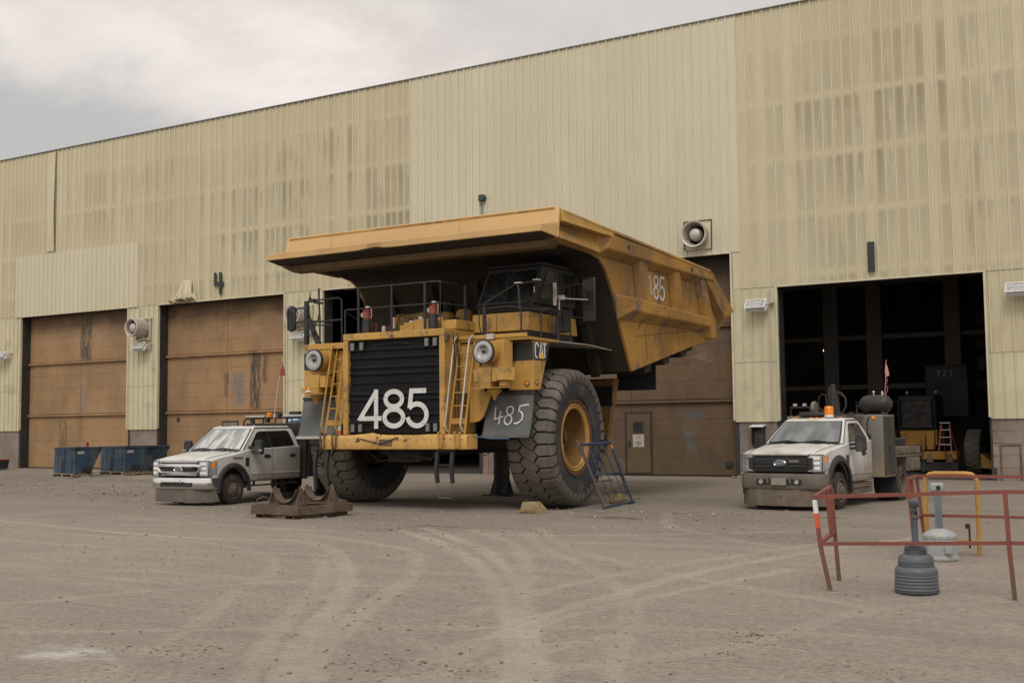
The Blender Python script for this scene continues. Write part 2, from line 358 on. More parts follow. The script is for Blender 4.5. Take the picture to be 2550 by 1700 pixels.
# ------------------------------------------------------------------ ground
_rng = np.random.RandomState(11)
_lat = _rng.rand(256,256)
def vnoise(x, y, s, ox=0, oy=0):
    x = x/s+ox; y = y/s+oy
    xi = np.floor(x).astype(int); yi = np.floor(y).astype(int); fx = x-xi; fy = y-yi
    fx = fx*fx*(3-2*fx); fy = fy*fy*(3-2*fy)
    g = lambda i, j: _lat[i % 256, j % 256]
    return (g(xi,yi)*(1-fx)+g(xi+1,yi)*fx)*(1-fy)+(g(xi,yi+1)*(1-fx)+g(xi+1,yi+1)*fx)*fy
TRACKS = [
 ([(-7.0,5.6),(-7.6,6.9),(-8.4,8.2),(-9.5,9.8),(-10.6,11.6),(-12.2,13.0),(-14.5,13.8),(-18,13.9)], .14, .55),
 ([(-3.2,6.4),(-4.2,8.6),(-5.2,10.9),(-6.6,13.0),(-8.6,15.2),(-10.2,17.4)], .15, .7),
 ([(-10.5,6.2),(-8.2,7.6),(-6.2,8.8),(-4.4,9.6),(-2.2,10.2)], .14, .5),
 ([(-16,9.6),(-12,9.9),(-9,9.6),(-6.5,8.6),(-4.8,7.4)], .13, .45),
 ([(-20,17.2),(-16,16.4),(-12.5,16.3),(-9,17.4),(-6,19.5)], .18, .6),
 ([(-3.0,15.4),(-5.2,16.6),(-8.2,19.2),(-9.8,22.4)], .17, .6),
 ([(-1.6,11.2),(-3.6,12.0),(-6.0,13.4),(-8.5,15.6),(-10.5,18.4)], .15, .55),
 ([(-5.77,6.37),(-6.43,7.25),(-7.1,8.29),(-7.95,9.65),(-9.26,11.43),(-10.79,13.15),(-11.97,14.17),(-13.06,14.6),(-14.3,14.29),(-16.48,14.36),(-22,15.5)], .20, 1.0),
 ([(-5.99,6.25),(-7.38,8.14),(-8.26,9.5),(-9.51,11.3),(-11.27,13.25)], .16, .7),
 ([(-5.0,5.4),(-5.61,6.45),(-6.25,7.34),(-6.97,8.62),(-7.71,10.12),(-8.54,11.78),(-9.46,13.18),(-10.34,14.21),(-11.39,14.74),(-13.5,15.6)], .18, .9),
 ([(-12.5,16.9),(-10.9,15.58),(-9.59,14.36),(-7.98,12.54),(-6.59,10.69),(-5.5,9.11),(-4.31,7.15),(-3.6,5.8)], .17, 1.1),
 ([(-12.3,17.4),(-10.6,15.88),(-9.34,14.68),(-7.71,12.67),(-6.38,10.79),(-5.37,9.18),(-4.14,7.23)], .16, 1.1),
 ([(-11.5,17.6),(-10.56,16.74),(-9.33,15.53),(-7.99,13.59),(-6.68,11.39),(-5.45,9.14),(-4.39,7.1)], .15, .8),
 ([(-5.3,7.5),(-5.54,9.36),(-5.56,11.2),(-5.52,13.48),(-4.86,16.76),(-4.15,19.04)], .17, .9),
 ([(-6.3,9.6),(-6.42,11.14),(-6.28,13.26),(-5.71,15.54),(-5.17,17.81)], .14, .7),
 ([(-4.5,6.0),(-4.79,6.89),(-5.17,7.91),(-5.36,9.45),(-5.16,11.4),(-4.65,14.15)], .15, .7),
 ([(-12.5,6.8),(-11.05,7.92),(-10.46,9.12),(-9.45,10.87)], .15, .6),
 ([(-4.6,7.2),(-3.42,9.25),(-2.95,11.54),(-1.95,12.68)], .17, .5),
 ([(-12.86,9.2),(-12.09,10.55),(-9.93,10.64),(-8.15,10.87),(-7.11,12.02)], .13, .5),
 ([(-22,13.2),(-17,12.6),(-12.5,12.9),(-9.5,13.6)], .2, .5),
 ([(-4.39,9.69),(-4.8,8.11),(-5.06,6.74)], .18, .6)]
def cat(pts, k=6):
    P = [np.array(p) for p in pts]; P = [2*P[0]-P[1]]+P+[2*P[-1]-P[-2]]; out = []
    for i in range(1, len(P)-2):
        for j in range(k):
            t = j/k; a, b, c, d = P[i-1:i+3]
            out.append(.5*((2*b)+(c-a)*t+(2*a-5*b+4*c-d)*t*t+(3*b-a-3*c+d)*t**3))
    out.append(P[-2]); return out
def ground_fields(X, Y):
    tr = np.zeros_like(X); edge = np.zeros_like(X)
    for pts, wd, amp in TRACKS:
        C = cat(pts); best = np.full_like(X, 9.0); tl = np.zeros_like(X)
        m = (X > min(p[0] for p in C)-1) & (X < max(p[0] for p in C)+1) & (Y > min(p[1] for p in C)-1) & (Y < max(p[1] for p in C)+1)
        xs_, ys_ = X[m], Y[m]; b = np.full(xs_.shape, 9.0)
        for a, c in zip(C[:-1], C[1:]):
            d = c-a; L2 = d@d
            t = np.clip(((xs_-a[0])*d[0]+(ys_-a[1])*d[1])/L2, 0, 1)
            b = np.minimum(b, np.hypot(xs_-a[0]-t*d[0], ys_-a[1]-t*d[1]))
        b = b+(vnoise(xs_, ys_, .35)-.5)*.09
        wd = wd*.58; v = np.clip((wd-b)/.045+.5, 0, 1)*amp*(.62+.38*np.clip(np.abs(b)/wd, 0, 1)**2)
        v *= .45+.75*vnoise(xs_, ys_, .9, 3, 9)
        tr[m] = np.maximum(tr[m], v)
        best[m] = b
        edge = np.maximum(edge, np.exp(-((best-wd-.03)/.05)**2)*amp)
    big = vnoise(X, Y, 4.0, 7, 3)+.5*vnoise(X, Y, 1.6, 1, 8)
    h = .018*(vnoise(X, Y, 2.6)-.5)+.011*(vnoise(X, Y, .7, 5, 5)-.5)+.007*(vnoise(X, Y, .28, 9, 1)-.5)
    tp = np.clip(tr,0,1)*(np.sin((X+Y)*38)*np.sin((X-Y)*31))
    h += .0035*tp
    rough = np.clip((vnoise(X, Y, 1.9, 13, 4)-.46)*3.5, 0, 1)
    h += rough*(.014*(vnoise(X, Y, .16, 2, 2)-.5)+.009*(vnoise(X, Y, .09, 6, 7)-.5))
    h += -.007*np.clip(tr,0,1)+.007*edge*vnoise(X, Y, .3, 4, 4)
    # rutted, muddy ground in front of the left bays, churned ground round the mining truck
    rz = np.clip((Y-19.8)/2.5, 0, 1)*np.clip((34.5-Y)/3, 0, 1)*np.clip((-20.6-X)/2.5, 0, 1)*np.clip((X+80)/20, 0, 1)
    bend = Y+.10*X+.9*vnoise(X, Y, 9.0, 3, 3)
    ruts = vnoise(X*.05, bend, .55, 2, 6)*.65+vnoise(X*.12, bend, .30, 12, 5)*.35-.5
    h += rz*(.26*ruts+.07*(vnoise(X, Y, .40, 8, 8)-.5)+.035*(vnoise(X, Y, .17, 1, 3)-.5))
    ch = np.clip((Y-15.2)/2.5, 0, 1)*np.clip((31-Y)/4, 0, 1)*np.clip((X+23)/2, 0, 1)*np.clip((-1.5-X)/3, 0, 1)*np.clip((vnoise(X*.45, Y, 1.4, 21, 4)-.42)*4, 0, 1)
    h += ch*(.035*(vnoise(X*.5, Y, .33, 31, 2)-.5)+.03*(vnoise(X, Y, .15, 4, 9)-.5))
    rz = np.maximum(rz*(.55+.7*(vnoise(X*.10, bend, .8, 5, 1))), ch*.55)
    h *= np.clip((38.4-Y)/2, 0, 1)
    mud = np.clip(rz, 0, 1)
    return h, np.clip(tr, 0, 1.2), mud
def stops(*segs):
    out = []
    for a, b, s in segs: out += list(np.arange(a, b, s))
    return np.array(out+[segs[-1][1]])
xs = stops((-400,-120,20),(-120,-60,3),(-60,-34,.22),(-34,-19,.10),(-19,2.2,.062),(2.2,12,.4),(12,60,4),(60,400,20))
ys = stops((-120,-10,10),(-10,3,1),(3,5,.1),(5,9,.038),(9,15,.055),(15,24,.085),(24,39,.10),(39,70,.8),(70,400,20))
GX, GY = np.meshgrid(xs, ys)
gh, gt, gm = ground_fields(GX, GY)
nx, ny = len(xs), len(ys)
me = bpy.data.meshes.new('ground')
me.vertices.add(nx*ny); me.vertices.foreach_set('co', np.stack([GX, GY, gh], -1).astype(np.float32).ravel())
ii = (np.arange(ny-1)[:,None]*nx+np.arange(nx-1)[None,:]).ravel()
quads = np.stack([ii, ii+1, ii+nx+1, ii+nx], -1).astype(np.int32)
me.loops.add(quads.size); me.loops.foreach_set('vertex_index', quads.ravel())
me.polygons.add(len(quads)); me.polygons.foreach_set('loop_start', np.arange(0, quads.size, 4, dtype=np.int32))
me.update(calc_edges=True); me.validate()
for nm, arr in (('track', gt), ('mud', gm)):
    a = me.attributes.new(nm, 'FLOAT', 'POINT'); a.data.foreach_set('value', arr.astype(np.float32).ravel())
me.shade_smooth()
m, n = newmat('dusty_yard_dirt')
c = n.n('ShaderNodeTexCoord').outputs['Object']
tr = n.n('ShaderNodeAttribute', attribute_name='track').outputs['Fac']
md = n.n('ShaderNodeAttribute', attribute_name='mud').outputs['Fac']
g1 = n.maprange(n.noise(c, .16, 6, .55), .35, .65); g2 = n.maprange(n.noise(n.scalev(c,(.55,1.5,1)), 1.2, 8, .65), .36, .66)
g3 = n.noise(c, 13, 8, .75); g4 = n.maprange(n.noise(c, 3.2, 8, .7), .48, .66)
col = n.mix(g1, (.262,.219,.172), (.312,.263,.208))
col = n.mix(n.math('MULTIPLY', g2, .60), col, (.198,.162,.128))
col = n.mix(n.math('MULTIPLY', g4, .45), col, (.330,.282,.232))
mdn = n.math('MULTIPLY', md, n.maprange(n.noise(n.scalev(c,(.35,1.2,1)), 2.4, 8, .72), .38, .58))
col = n.mix(n.math('MULTIPLY', md, .35), col, (.12,.098,.078))
col = n.mix(n.math('MULTIPLY', mdn, .9), col, (.075,.058,.044))
col = n.mix(n.maprange(g3, .36, .64, 0, 1), n.mix(.42, col, (.090,.072,.056)), n.mix(.18, col, (.50,.44,.37)))
vz = n.n('ShaderNodeTexVoronoi', ins={'Vector':c,'Scale':34.0,'Randomness':1.0})
peb = n.maprange(vz.outputs['Distance'], .0, .28, 1, 0)
pm = n.maprange(n.noise(c, 1.6, 5, .6), .45, .65)
pebf = n.math('MULTIPLY', n.math('MULTIPLY', peb, pm), n.maprange(n.sep(vz.outputs['Color'])[0], .35, .6))
col = n.mix(n.math('MULTIPLY', pebf, .75), col, n.mix(n.maprange(n.sep(vz.outputs['Color'])[1], .3, .7), (.16,.135,.115), (.46,.42,.37)))
lng = n.maprange(n.noise(n.scalev(c,(.10,1.0,1),(4,2,0)), 1.5, 8, .68), .46, .66)
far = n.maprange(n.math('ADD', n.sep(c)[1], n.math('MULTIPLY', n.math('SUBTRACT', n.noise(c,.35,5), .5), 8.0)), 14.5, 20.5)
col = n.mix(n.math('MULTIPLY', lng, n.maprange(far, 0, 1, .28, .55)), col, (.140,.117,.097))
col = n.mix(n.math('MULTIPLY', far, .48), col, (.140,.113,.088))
fin = n.maprange(n.noise(n.scalev(c,(.8,1.25,1)), 27, 5, .8), .34, .66)
col = n.mix(n.math('MULTIPLY', fin, .32), n.mix(.14, col, (.5,.45,.4)), (.12,.10,.085))
col = n.mix(n.math('MULTIPLY', n.math('MULTIPLY', tr, n.maprange(n.noise(c, 5.5, 7, .75), .30, .62, .45, 1)), .74, clamp=True), col, (.405,.355,.295))
dm = n.maprange(n.noise(n.scalev(c,(.5,1.3,1),(31,4,0)), .9, 9, .72), .665, .73)
dm2 = n.maprange(n.noise(n.scalev(c,(.7,1.2,1),(3,14,0)), 2.6, 9, .75), .68, .74)
col = n.mix(n.math('MULTIPLY', dm, .6), col, (.10,.082,.068))
col = n.mix(n.math('MULTIPLY', dm2, .55), col, (.105,.088,.074))
sp = n.sep(c)      # pale spilled powder at one spot on the left foreground
dx = n.math('DIVIDE', n.math('ADD', sp[0], 8.1), .62); dy = n.math('DIVIDE', n.math('SUBTRACT', sp[1], 6.42), .34)
rr = n.math('ADD', n.math('ADD', n.math('MULTIPLY', dx, dx), n.math('MULTIPLY', dy, dy)), n.math('MULTIPLY', n.math('SUBTRACT', n.noise(c, 2.4, 9, .75), .5), 5.5))
col = n.mix(n.maprange(rr, 1.2, -.8, 0, .8), col, (.52,.50,.465))
for px_, py_, a_, b_ in ((-6.6,22.6,.55,.2),(-10.3,20.9,.9,.28),(-3.9,18.1,.35,.10),(-12.4,17.9,.6,.14)):   # damp oily spots
    dx = n.math('DIVIDE', n.math('SUBTRACT', sp[0], px_), a_); dy = n.math('DIVIDE', n.math('SUBTRACT', sp[1], py_), b_)
    rr = n.math('ADD', n.math('ADD', n.math('MULTIPLY', dx, dx), n.math('MULTIPLY', dy, dy)), n.math('MULTIPLY', n.math('SUBTRACT', n.noise(c, 3.5, 8, .7), .5), 3.0))
    col = n.mix(n.maprange(rr, 1.0, .3, 0, .65), col, (.085,.07,.058))
hh = n.math('ADD', n.math('MULTIPLY', n.noise(c, 9, 9, .72), .030), n.math('MULTIPLY', pebf, .012))
hh = n.math('ADD', hh, n.math('MULTIPLY', n.noise(n.scalev(c,(.8,1.4,1)), 38, 6, .7), .009))
hh = n.math('ADD', hh, n.math('MULTIPLY', n.math('MULTIPLY', n.noise(n.scalev(c,(.6,1.6,1)), 4, 8, .7), .07), md))
bm_ = n.n('ShaderNodeBump', ins={'Strength':.9,'Distance':1.0,'Height':hh}).outputs[0]
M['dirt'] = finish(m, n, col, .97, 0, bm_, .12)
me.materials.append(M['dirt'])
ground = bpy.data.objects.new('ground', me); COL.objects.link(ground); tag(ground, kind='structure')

def stones():
    """loose gravel and clods lying on the yard"""
    rs = np.random.RandomState(5); mb = MB()
    ico = [(0,0,1)]+[(.894*math.cos(R_(72*i)),.894*math.sin(R_(72*i)),.447) for i in range(5)]+[(.894*math.cos(R_(72*i+36)),.894*math.sin(R_(72*i+36)),-.447) for i in range(5)]+[(0,0,-1)]
    fs = [(0,1+i,1+(i+1)%5) for i in range(5)]+[(1+i,6+i,1+(i+1)%5) for i in range(5)]+[(1+(i+1)%5,6+i,6+(i+1)%5) for i in range(5)]+[(11,6+(i+1)%5,6+i) for i in range(5)]
    P = []
    for _ in range(3400):
        y = 5.2+18*rs.rand()**1.7; x = -.749*y*(.25+1.55*rs.rand())+ .6
        P.append((x, y, .0035+.009*rs.rand()**4*(1+y/16)))
    for cx, cy, k, sp_ in ((-3.4,9.6,90,.35),(-9.9,14.9,40,.22),(-5.2,7.3,70,.5),(-2.6,8.6,120,.5),(-3.7,12.5,25,.15),(-7.3,6.9,40,.3),(-1.9,8.0,80,.45),(-27,23.5,420,3.2),(-35,27.5,380,5),(-19.7,19.3,160,1.4),(-12,17.4,130,1.6),(-9.6,22.3,120,1.5),(-8.2,20.0,80,1.4),(-14.5,20.0,120,1.6),(-16.5,16.9,90,1.3)):
        for _ in range(k): P.append((cx+rs.randn()*sp_, cy+rs.randn()*sp_*.55, .006+.013*rs.rand()**2*(1+max(0,cy-8)/7)))
    P += [(-6.85,8.75,.024),(-10.2,8.9,.02),(-5.25,7.9,.02),(-11.6,14.2,.03),(-2.35,8.15,.022),(-4.28,8.72,.017)]
    for x, y, r in P:
        a = rs.rand()*6.3; q = .8+.5*rs.rand(3)*np.array([1.3,1,.55]); ca, sa = math.cos(a), math.sin(a)
        vs = [((vx*q[0]*ca-vy*q[1]*sa)*r*(1+.25*rs.randn()*.5)+x, (vx*q[0]*sa+vy*q[1]*ca)*r+y, vz_*q[2]*r*.7+.002) for vx, vy, vz_ in ico]
        mb.add(vs, fs)
    mm, nn = newmat('loose_stone')
    cc = nn.n('ShaderNodeTexCoord').outputs['Object']
    k = nn.mix(nn.maprange(nn.noise(cc, 2.7, 3), .3, .7), (.16,.13,.104), (.33,.28,.23))
    M['stone'] = finish(mm, nn, k, .95, 0, None, .1)
    o = mb.build('gravel', 'stone', smooth=0)
    tag(o, 'loose gravel and dirt clods strewn over the yard', 'gravel', kind='stuff')
stones()

# ------------------------------------------------------------------ building
WY = 38.8
def cladding_mat(name, base, dirty=True):
    m, n = newmat(name)
    c = n.n('ShaderNodeTexCoord').outputs['Object']; s = n.sep(c)
    tone = n.noise(n.scalev(c, (.35,.35,.12)), 1, 5)
    col = n.mix(n.maprange(tone, .35, .65), base, (base[0]*.93, base[1]*.915, base[2]*.86))
    pan = n.math('FLOOR', n.math('DIVIDE', n.math('ADD', s[0], 13.66), .335))
    rnd = n.n('ShaderNodeTexWhiteNoise', noise_dimensions='1D', ins={'W':pan}).outputs[0]
    col = n.mix(n.math('MULTIPLY', rnd, .16), col, tuple(x*.72 for x in base))
    if dirty:
        # grime lives in zones of old sheeting, in every pan apart, and is wiped away at the girts
        z1 = n.math('MULTIPLY', n.maprange(s[0], -51.5, -29.0, .50, 1.35, False), n.math('LESS_THAN', s[0], -28.1))
        z2 = n.math('MULTIPLY', n.math('GREATER_THAN', s[0], -14.0), n.maprange(s[0], -14, -9, .75, 1.1, False))
        z2 = n.math('MULTIPLY', z2, n.maprange(s[0], -6.3, -5.2, 1, .55))
        zone = n.math('ADD', z1, z2)
        band = n.math('PINGPONG', n.math('SUBTRACT', s[2], 8.86), 1.0)     # 0 at each girt
        wob = n.math('MULTIPLY', n.math('SUBTRACT', n.noise(n.scalev(c,(2.2,2.2,2.2)), 1.5, 4), .5), .28)
        clean = n.maprange(n.math('ADD', band, wob), -.01, .22)
        irr = n.maprange(n.noise(n.scalev(c,(.16,.16,.5),(2,7,1)), 1, 3), .42, .60)
        clean = n.math('MAXIMUM', clean, n.math('MULTIPLY', irr, .45))
        fall = n.maprange(n.math('FRACT', n.math('DIVIDE', n.math('SUBTRACT', s[2], 8.86), 2.0)), .0, 1.0, .50, 1.0, False)
        px_ = n.math('FRACT', n.math('DIVIDE', n.math('ADD', s[0], 13.66), .335))
        col_in_pan = n.math('MULTIPLY', n.maprange(px_, .16, .38), n.maprange(px_, .98, .72))
        smear = n.noise(n.scalev(c, (3.2,3.2,.42)), 1.5, 6, .65)
        blot = n.maprange(n.noise(n.scalev(c, (.24,.24,.20),(5,0,3)), 1, 3), .38, .62)
        g = n.math('MULTIPLY', n.maprange(n.math('ADD', smear, n.math('MULTIPLY', n.math('SUBTRACT', rnd, .5), .42)), .24, .62), n.math('MULTIPLY', clean, fall))
        g = n.math('MULTIPLY', n.math('MULTIPLY', g, n.math('ADD', n.math('MULTIPLY', blot, .6), .42)), n.math('ADD', n.math('MULTIPLY', col_in_pan, .55), .45))
        lowup = n.maprange(s[2], 16.0, 13.0, .35, 1)
        g = n.math('MULTIPLY', n.math('MULTIPLY', n.math('MULTIPLY', g, zone), lowup), n.maprange(s[2], 5.5, 7.6, .18, 1), clamp=True)
        col = n.mix(n.math('MULTIPLY', zone, .34), col, (base[0]*.80, base[1]*.78, base[2]*.68))
        col = n.mix(n.math('MULTIPLY', g, .70, clamp=True), col, (.185,.150,.100))
    rib = n.math('LESS_THAN', n.math('FRACT', n.math('DIVIDE', n.math('ADD', s[0], 13.66), .335)), .165)
    col = n.mix(n.math('MULTIPLY', rib, .75), col, (base[0]*1.06, base[1]*1.06, base[2]*1.02))
    lowd = n.math('MULTIPLY', n.maprange(n.noise(n.scalev(c, (2.5,2.5,.35)), 1.6, 7, .7), .50, .72), n.maprange(s[2], 8.2, 3.5, .12, .6))
    col = n.mix(lowd, col, (.24,.205,.145))
    screw = n.math('MULTIPLY', n.math('LESS_THAN', n.n('ShaderNodeTexVoronoi', ins={'Vector':n.scalev(c,(3,3,2.0)),'Scale':1.0}).outputs['Distance'], .045), .55)
    col = n.mix(screw, col, (.10,.085,.07))
    bp = n.n('ShaderNodeBump', ins={'Strength':.25,'Distance':.03,'Height':n.noise(n.scalev(c,(1,1,.4)), 2.5, 4)}).outputs[0]
    return finish(m, n, col, .62, 0, bp, .3)
M['clad'] = cladding_mat('ribbed_wall_cladding', (.545,.492,.350))
M['clad_clean'] = cladding_mat('newer_ribbed_cladding', (.560,.512,.390), False)
M['clad_low'] = weathered('pier_cladding', (.540,.490,.335), (.27,.225,.15), .6, amt=.28, scale=.9, streak=.45, base2=(.485,.438,.295), spots=(.15,.11,.08), spot_amt=-.35, spot_scale=4, sax=(3,3,.4), bump=.1)
M['trim'] = weathered('pale_edge_trim', (.56,.50,.36), (.35,.30,.22), .55, amt=.3, scale=2, streak=.3, bump=.05)
M['flashing'] = plain('grey_roof_flashing', (.17,.17,.165), .5, .4)
def door_mat(name, a, b, marks, soot=.6):
    m, n = newmat(name)
    c = n.n('ShaderNodeTexCoord').outputs['Object']; s = n.sep(c)
    col = n.mix(n.maprange(n.noise(n.scalev(c,(.5,.5,.35)), 1.3, 6, .6), .35, .65), a, b)
    col = n.mix(n.math('MULTIPLY', n.maprange(n.noise(n.scalev(c,(3,3,.5)), 1.1, 7, .7), .5, .75), .45), col, tuple(x*.45 for x in a))
    col = n.mix(n.math('MULTIPLY', n.maprange(n.noise(n.scalev(c,(.4,.4,.9),(5,1,2)), 1.7, 7, .65), .56, .72), .35), col, (.27,.245,.22))
    col = n.mix(n.maprange(n.math('ADD', s[2], n.math('MULTIPLY', n.noise(n.scalev(c,(.6,.6,.8)), 1.2, 7, .65), 1.8)), 7.3, 8.7, 0, soot), col, (.022,.018,.015))  # darker towards the door head: soot plus painted shade of the recess
    for x0, x1, z0, z1, dk in marks:
        e = n.noise(n.scalev(c,(4,4,.7)), 1.4, 7, .7)
        xm = n.math('MULTIPLY', n.maprange(n.math('ADD', s[0], n.math('MULTIPLY', n.math('SUBTRACT', e, .5), .5)), x0-.08, x0+.12), n.maprange(n.math('ADD', s[0], n.math('MULTIPLY', n.math('SUBTRACT', e, .5), .5)), x1+.08, x1-.12))
        zm = n.math('MULTIPLY', n.maprange(s[2], z0-.15, z0+.1), n.maprange(s[2], z1+.15, z1-.1))
        br = n.maprange(n.noise(n.scalev(c,(7,7,1.1)), 1.2, 6, .75), .36, .56)
        f = n.math('MULTIPLY', n.math('MULTIPLY', xm, zm), br)
        col = n.mix(n.math('MULTIPLY', f, .88), col, dk)
    bp = n.n('ShaderNodeBump', ins={'Strength':.4,'Distance':.02,'Height':n.noise(c, 6, 6)}).outputs[0]
    return finish(m, n, col, .75, 0, bp, .25)
D5M = [(-48.95,-48.15,5.4,7.7,(.045,.045,.047)),(-48.75,-48.45,2.9,4.4,(.20,.20,.20)),(-50.6,-49.9,.9,2.4,(.12,.085,.06))]
D4M = [(-37.5,-36.85,2.75,5.3,(.035,.035,.037)),(-38.6,-37.8,3.0,4.4,(.16,.15,.145)),(-36.7,-36.4,3.9,5.2,(.07,.06,.055)),(-39.1,-38.8,3.4,4.4,(.10,.075,.055))]
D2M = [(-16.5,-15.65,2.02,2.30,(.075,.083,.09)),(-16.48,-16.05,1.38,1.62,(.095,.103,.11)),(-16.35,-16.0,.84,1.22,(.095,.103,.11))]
M['door5'] = door_mat('tan_overhead_door', (.320,.196,.100), (.250,.156,.083), D5M)
M['door4'] = door_mat('stained_overhead_door', (.315,.190,.096), (.240,.150,.082), D4M, .75)
M['door2'] = door_mat('shaded_brown_overhead_door', (.125,.080,.046), (.092,.061,.038), D2M, .8)  # sooty brown, darkened further to carry the shade of the truck in front
M['jamb'] = plain('dark_door_jamb', (.026,.022,.021), .7, var=.4)
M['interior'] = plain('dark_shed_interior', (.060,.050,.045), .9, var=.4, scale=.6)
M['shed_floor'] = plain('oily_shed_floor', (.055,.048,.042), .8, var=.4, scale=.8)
M['number'] = plain('dark_bay_number', (.022,.022,.026), .55)

ROOT = Vector((-26, 38.8, 0))
bld = empty('workshop_building', ROOT, label='long workshop shed clad in pale yellow ribbed sheet metal with brown overhead doors', cat='building')
def part(mb, name, mat, par=bld, **k):
    o = mb.build(name, mat, par, **k)
    if par is bld: o.location = -ROOT
    return o
DOORS = {5:(-52.93,-44.81,7.78), 4:(-42.80,-34.85,7.78), 3:(-32.76,-24.81,7.78), 2:(-22.62,-14.30,7.80), 1:(-12.76,-6.03,6.50)}
def clad(x0, x1, z0, z1, y, name='wall_cladding', mat='clad', slack=0):
    """ribbed sheeting between x0..x1; ribs at a 0.335 m pitch; one open profile swept up with a little thickness"""
    k0 = math.floor((x0+13.66)/.335)-1; P = []
    for k in range(k0, k0+int((x1-x0)/.335)+4):
        b = -13.66+k*.335
        for dx, dy in ((0,0),(.010,-.052),(.040,-.052),(.052,0),(.17,0),(.178,-.006),(.206,-.006),(.214,0)):
            P.append((b+dx, y+dy))
    def at(x):
        for a, c_ in zip(P[:-1], P[1:]):
            if a[0] <= x <= c_[0]: return (x, a[1]+(c_[1]-a[1])*(x-a[0])/max(1e-9, c_[0]-a[0]))
    Q = [at(x0)]+[p for p in P if x0+.002 < p[0] < x1-.002]+[at(x1)]
    mb = MB(); nq = len(Q)
    mb.add([(p[0],p[1],z0) for p in Q]+[(p[0],p[1],z1) for p in Q], [(i,i+1,i+1+nq,i+nq) for i in range(nq-1)])
    mb.add([(x0,y+.012,z0),(x1,y+.012,z0),(x1,y+.012,z1),(x0,y+.012,z1)], [(3,2,1,0)])
    o = part(mb, name, mat, smooth=0)
    me_ = o.data     # faces must point to the yard
    return o
clad(-62, -50.33, 7.80, 16.2, 38.78); clad(-50.29, -28.10, 7.80, 16.2, 38.78)
clad(-28.10, -14.00, 7.80, 16.2, 38.765, mat='clad_clean')
clad(-14.00, 3.0, 6.50, 16.2, 38.78)
clad(-53.35, -44.17, 7.76, 10.9, 38.735, 'newer_cladding_patch', 'clad_clean')
clad(-14.28, -13.99, 6.50, 7.82, 38.79, mat='clad')
edges = [-62]+[v for d in (5,4,3,2,1) for v in DOORS[d][:2]]+[3.0]
for i in range(0, len(edges), 2):
    a, b = edges[i], edges[i+1]; top = 6.52 if a > -15 else 7.82
    clad(a, b, 1.90, 3.98, 38.815, 'pier_cladding', 'clad_low'); 
    clad(a, b, 3.95, top, 38.80, 'pier_cladding', 'clad_low' if a < -7 else 'clad')
    mb = MB().box(a+.01, b-.01, 38.87, 39.34, 0, 1.93)
    if a > -7: 
        for zz in (.38,.76,1.14,1.52): mb.box(a+.012, b-.012, 38.862, 38.869, zz+.012, zz+.368)
    part(mb, 'concrete_plinth', 'concrete', bevel=.015)
mb = MB()
for d, (a, b, h) in DOORS.items():
    mb.box(a-.002, a+.055, 38.72, 38.86, 1.95 if d != 1 else 1.93, h); mb.box(b-.06, b+.004, 38.725, 38.86, 1.95, h); mb.box(a+.06, b-.065, 38.728, 38.8, h-.035, h+.012)
part(mb, 'edge_trim', 'trim', bevel=.006)
mb = MB()
for d, (a, b, h) in DOORS.items():
    mb.box(a-.10, a+.052, 38.865, 39.42, 0, h); mb.box(b-.055, b+.10, 38.865, 39.42, 0, h); mb.box(a+.054, b-.057, 38.865, 39.42, h-.03, h+.35)
part(mb, 'door_frame', 'jamb')
mb = MB().box(-62, 3.0, 38.70, 38.95, 16.2, 16.235)
part(mb, 'roof_flashing', 'flashing')
part(MB().hexa([(-62,38.9,16.15),(3,38.9,16.15),(3,66,17.0),(-62,66,17.0)], [(-62,38.9,16.2),(3,38.9,16.2),(3,66,17.1),(-62,66,17.1)]).hexa([(-62,38.96,16.17),(3,38.96,16.17),(3,66,17.0),(-62,66,17.0)],[(-62,38.96,16.23),(3,38.96,16.23),(3,66,17.14),(-62,66,17.14)]), 'roof', 'flashing')
sh = MB(); sh.box(-62,3,65.7,66,0,17); sh.box(-62.1,-61.8,39,65.7,0,16.9); sh.box(2.7,3.0,39,65.7,0,16.9)
# lining just behind the front wall, with the door openings left free
xx = [-61.8]+[v for d in (5,4,3,2,1) for v in DOORS[d][:2]]+[2.7]
for i in range(0, len(xx), 2): sh.box(xx[i]+(.11 if i else 0), xx[i+1]-(.11 if i+2 < len(xx) else 0), 39.0, 39.3, 1.95, 16.1)
for d, (a, b, h) in DOORS.items(): sh.box(a-.1, b+.1, 39.0, 39.3, h+.36, 16.1)
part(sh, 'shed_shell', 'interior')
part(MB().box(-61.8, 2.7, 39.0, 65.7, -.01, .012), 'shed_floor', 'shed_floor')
mb = MB()
for X_ in (-30,-22.8,-13.5,-11.75,-8.75,-4.6):
    mb.box(X_-.18, X_+.18, 48, 48.4, 0, 15); mb.box(X_-.3, X_+.3, 47.9, 48, 0, 15)
for x_ in (-12.2,-10.6,-9.9): mb.box(x_,x_+.06,46.5,46.56,0,2.6)
for z_ in (.5,1.3,2.1,2.6): mb.box(-12.2,-9.84,46.4,46.9,z_,z_+.05)
mb.box(-12.1,-11.6,46.45,46.8,.55,.95); mb.box(-11.3,-10.8,46.45,46.8,1.35,1.75); mb.box(-10.5,-10.1,46.45,46.8,.55,1.1)
for z_ in (3.2,5.2,7.4): mb.box(-30, 2, 48.1, 48.3, z_, z_+.18)
for z_ in (3.0,3.9,4.8,5.7): mb.box(-8.2,-6.6,50,50.1,z_,z_+.55)
part(mb, 'steel_column', plain('dim_steel_frame', (.10,.085,.075), .7))

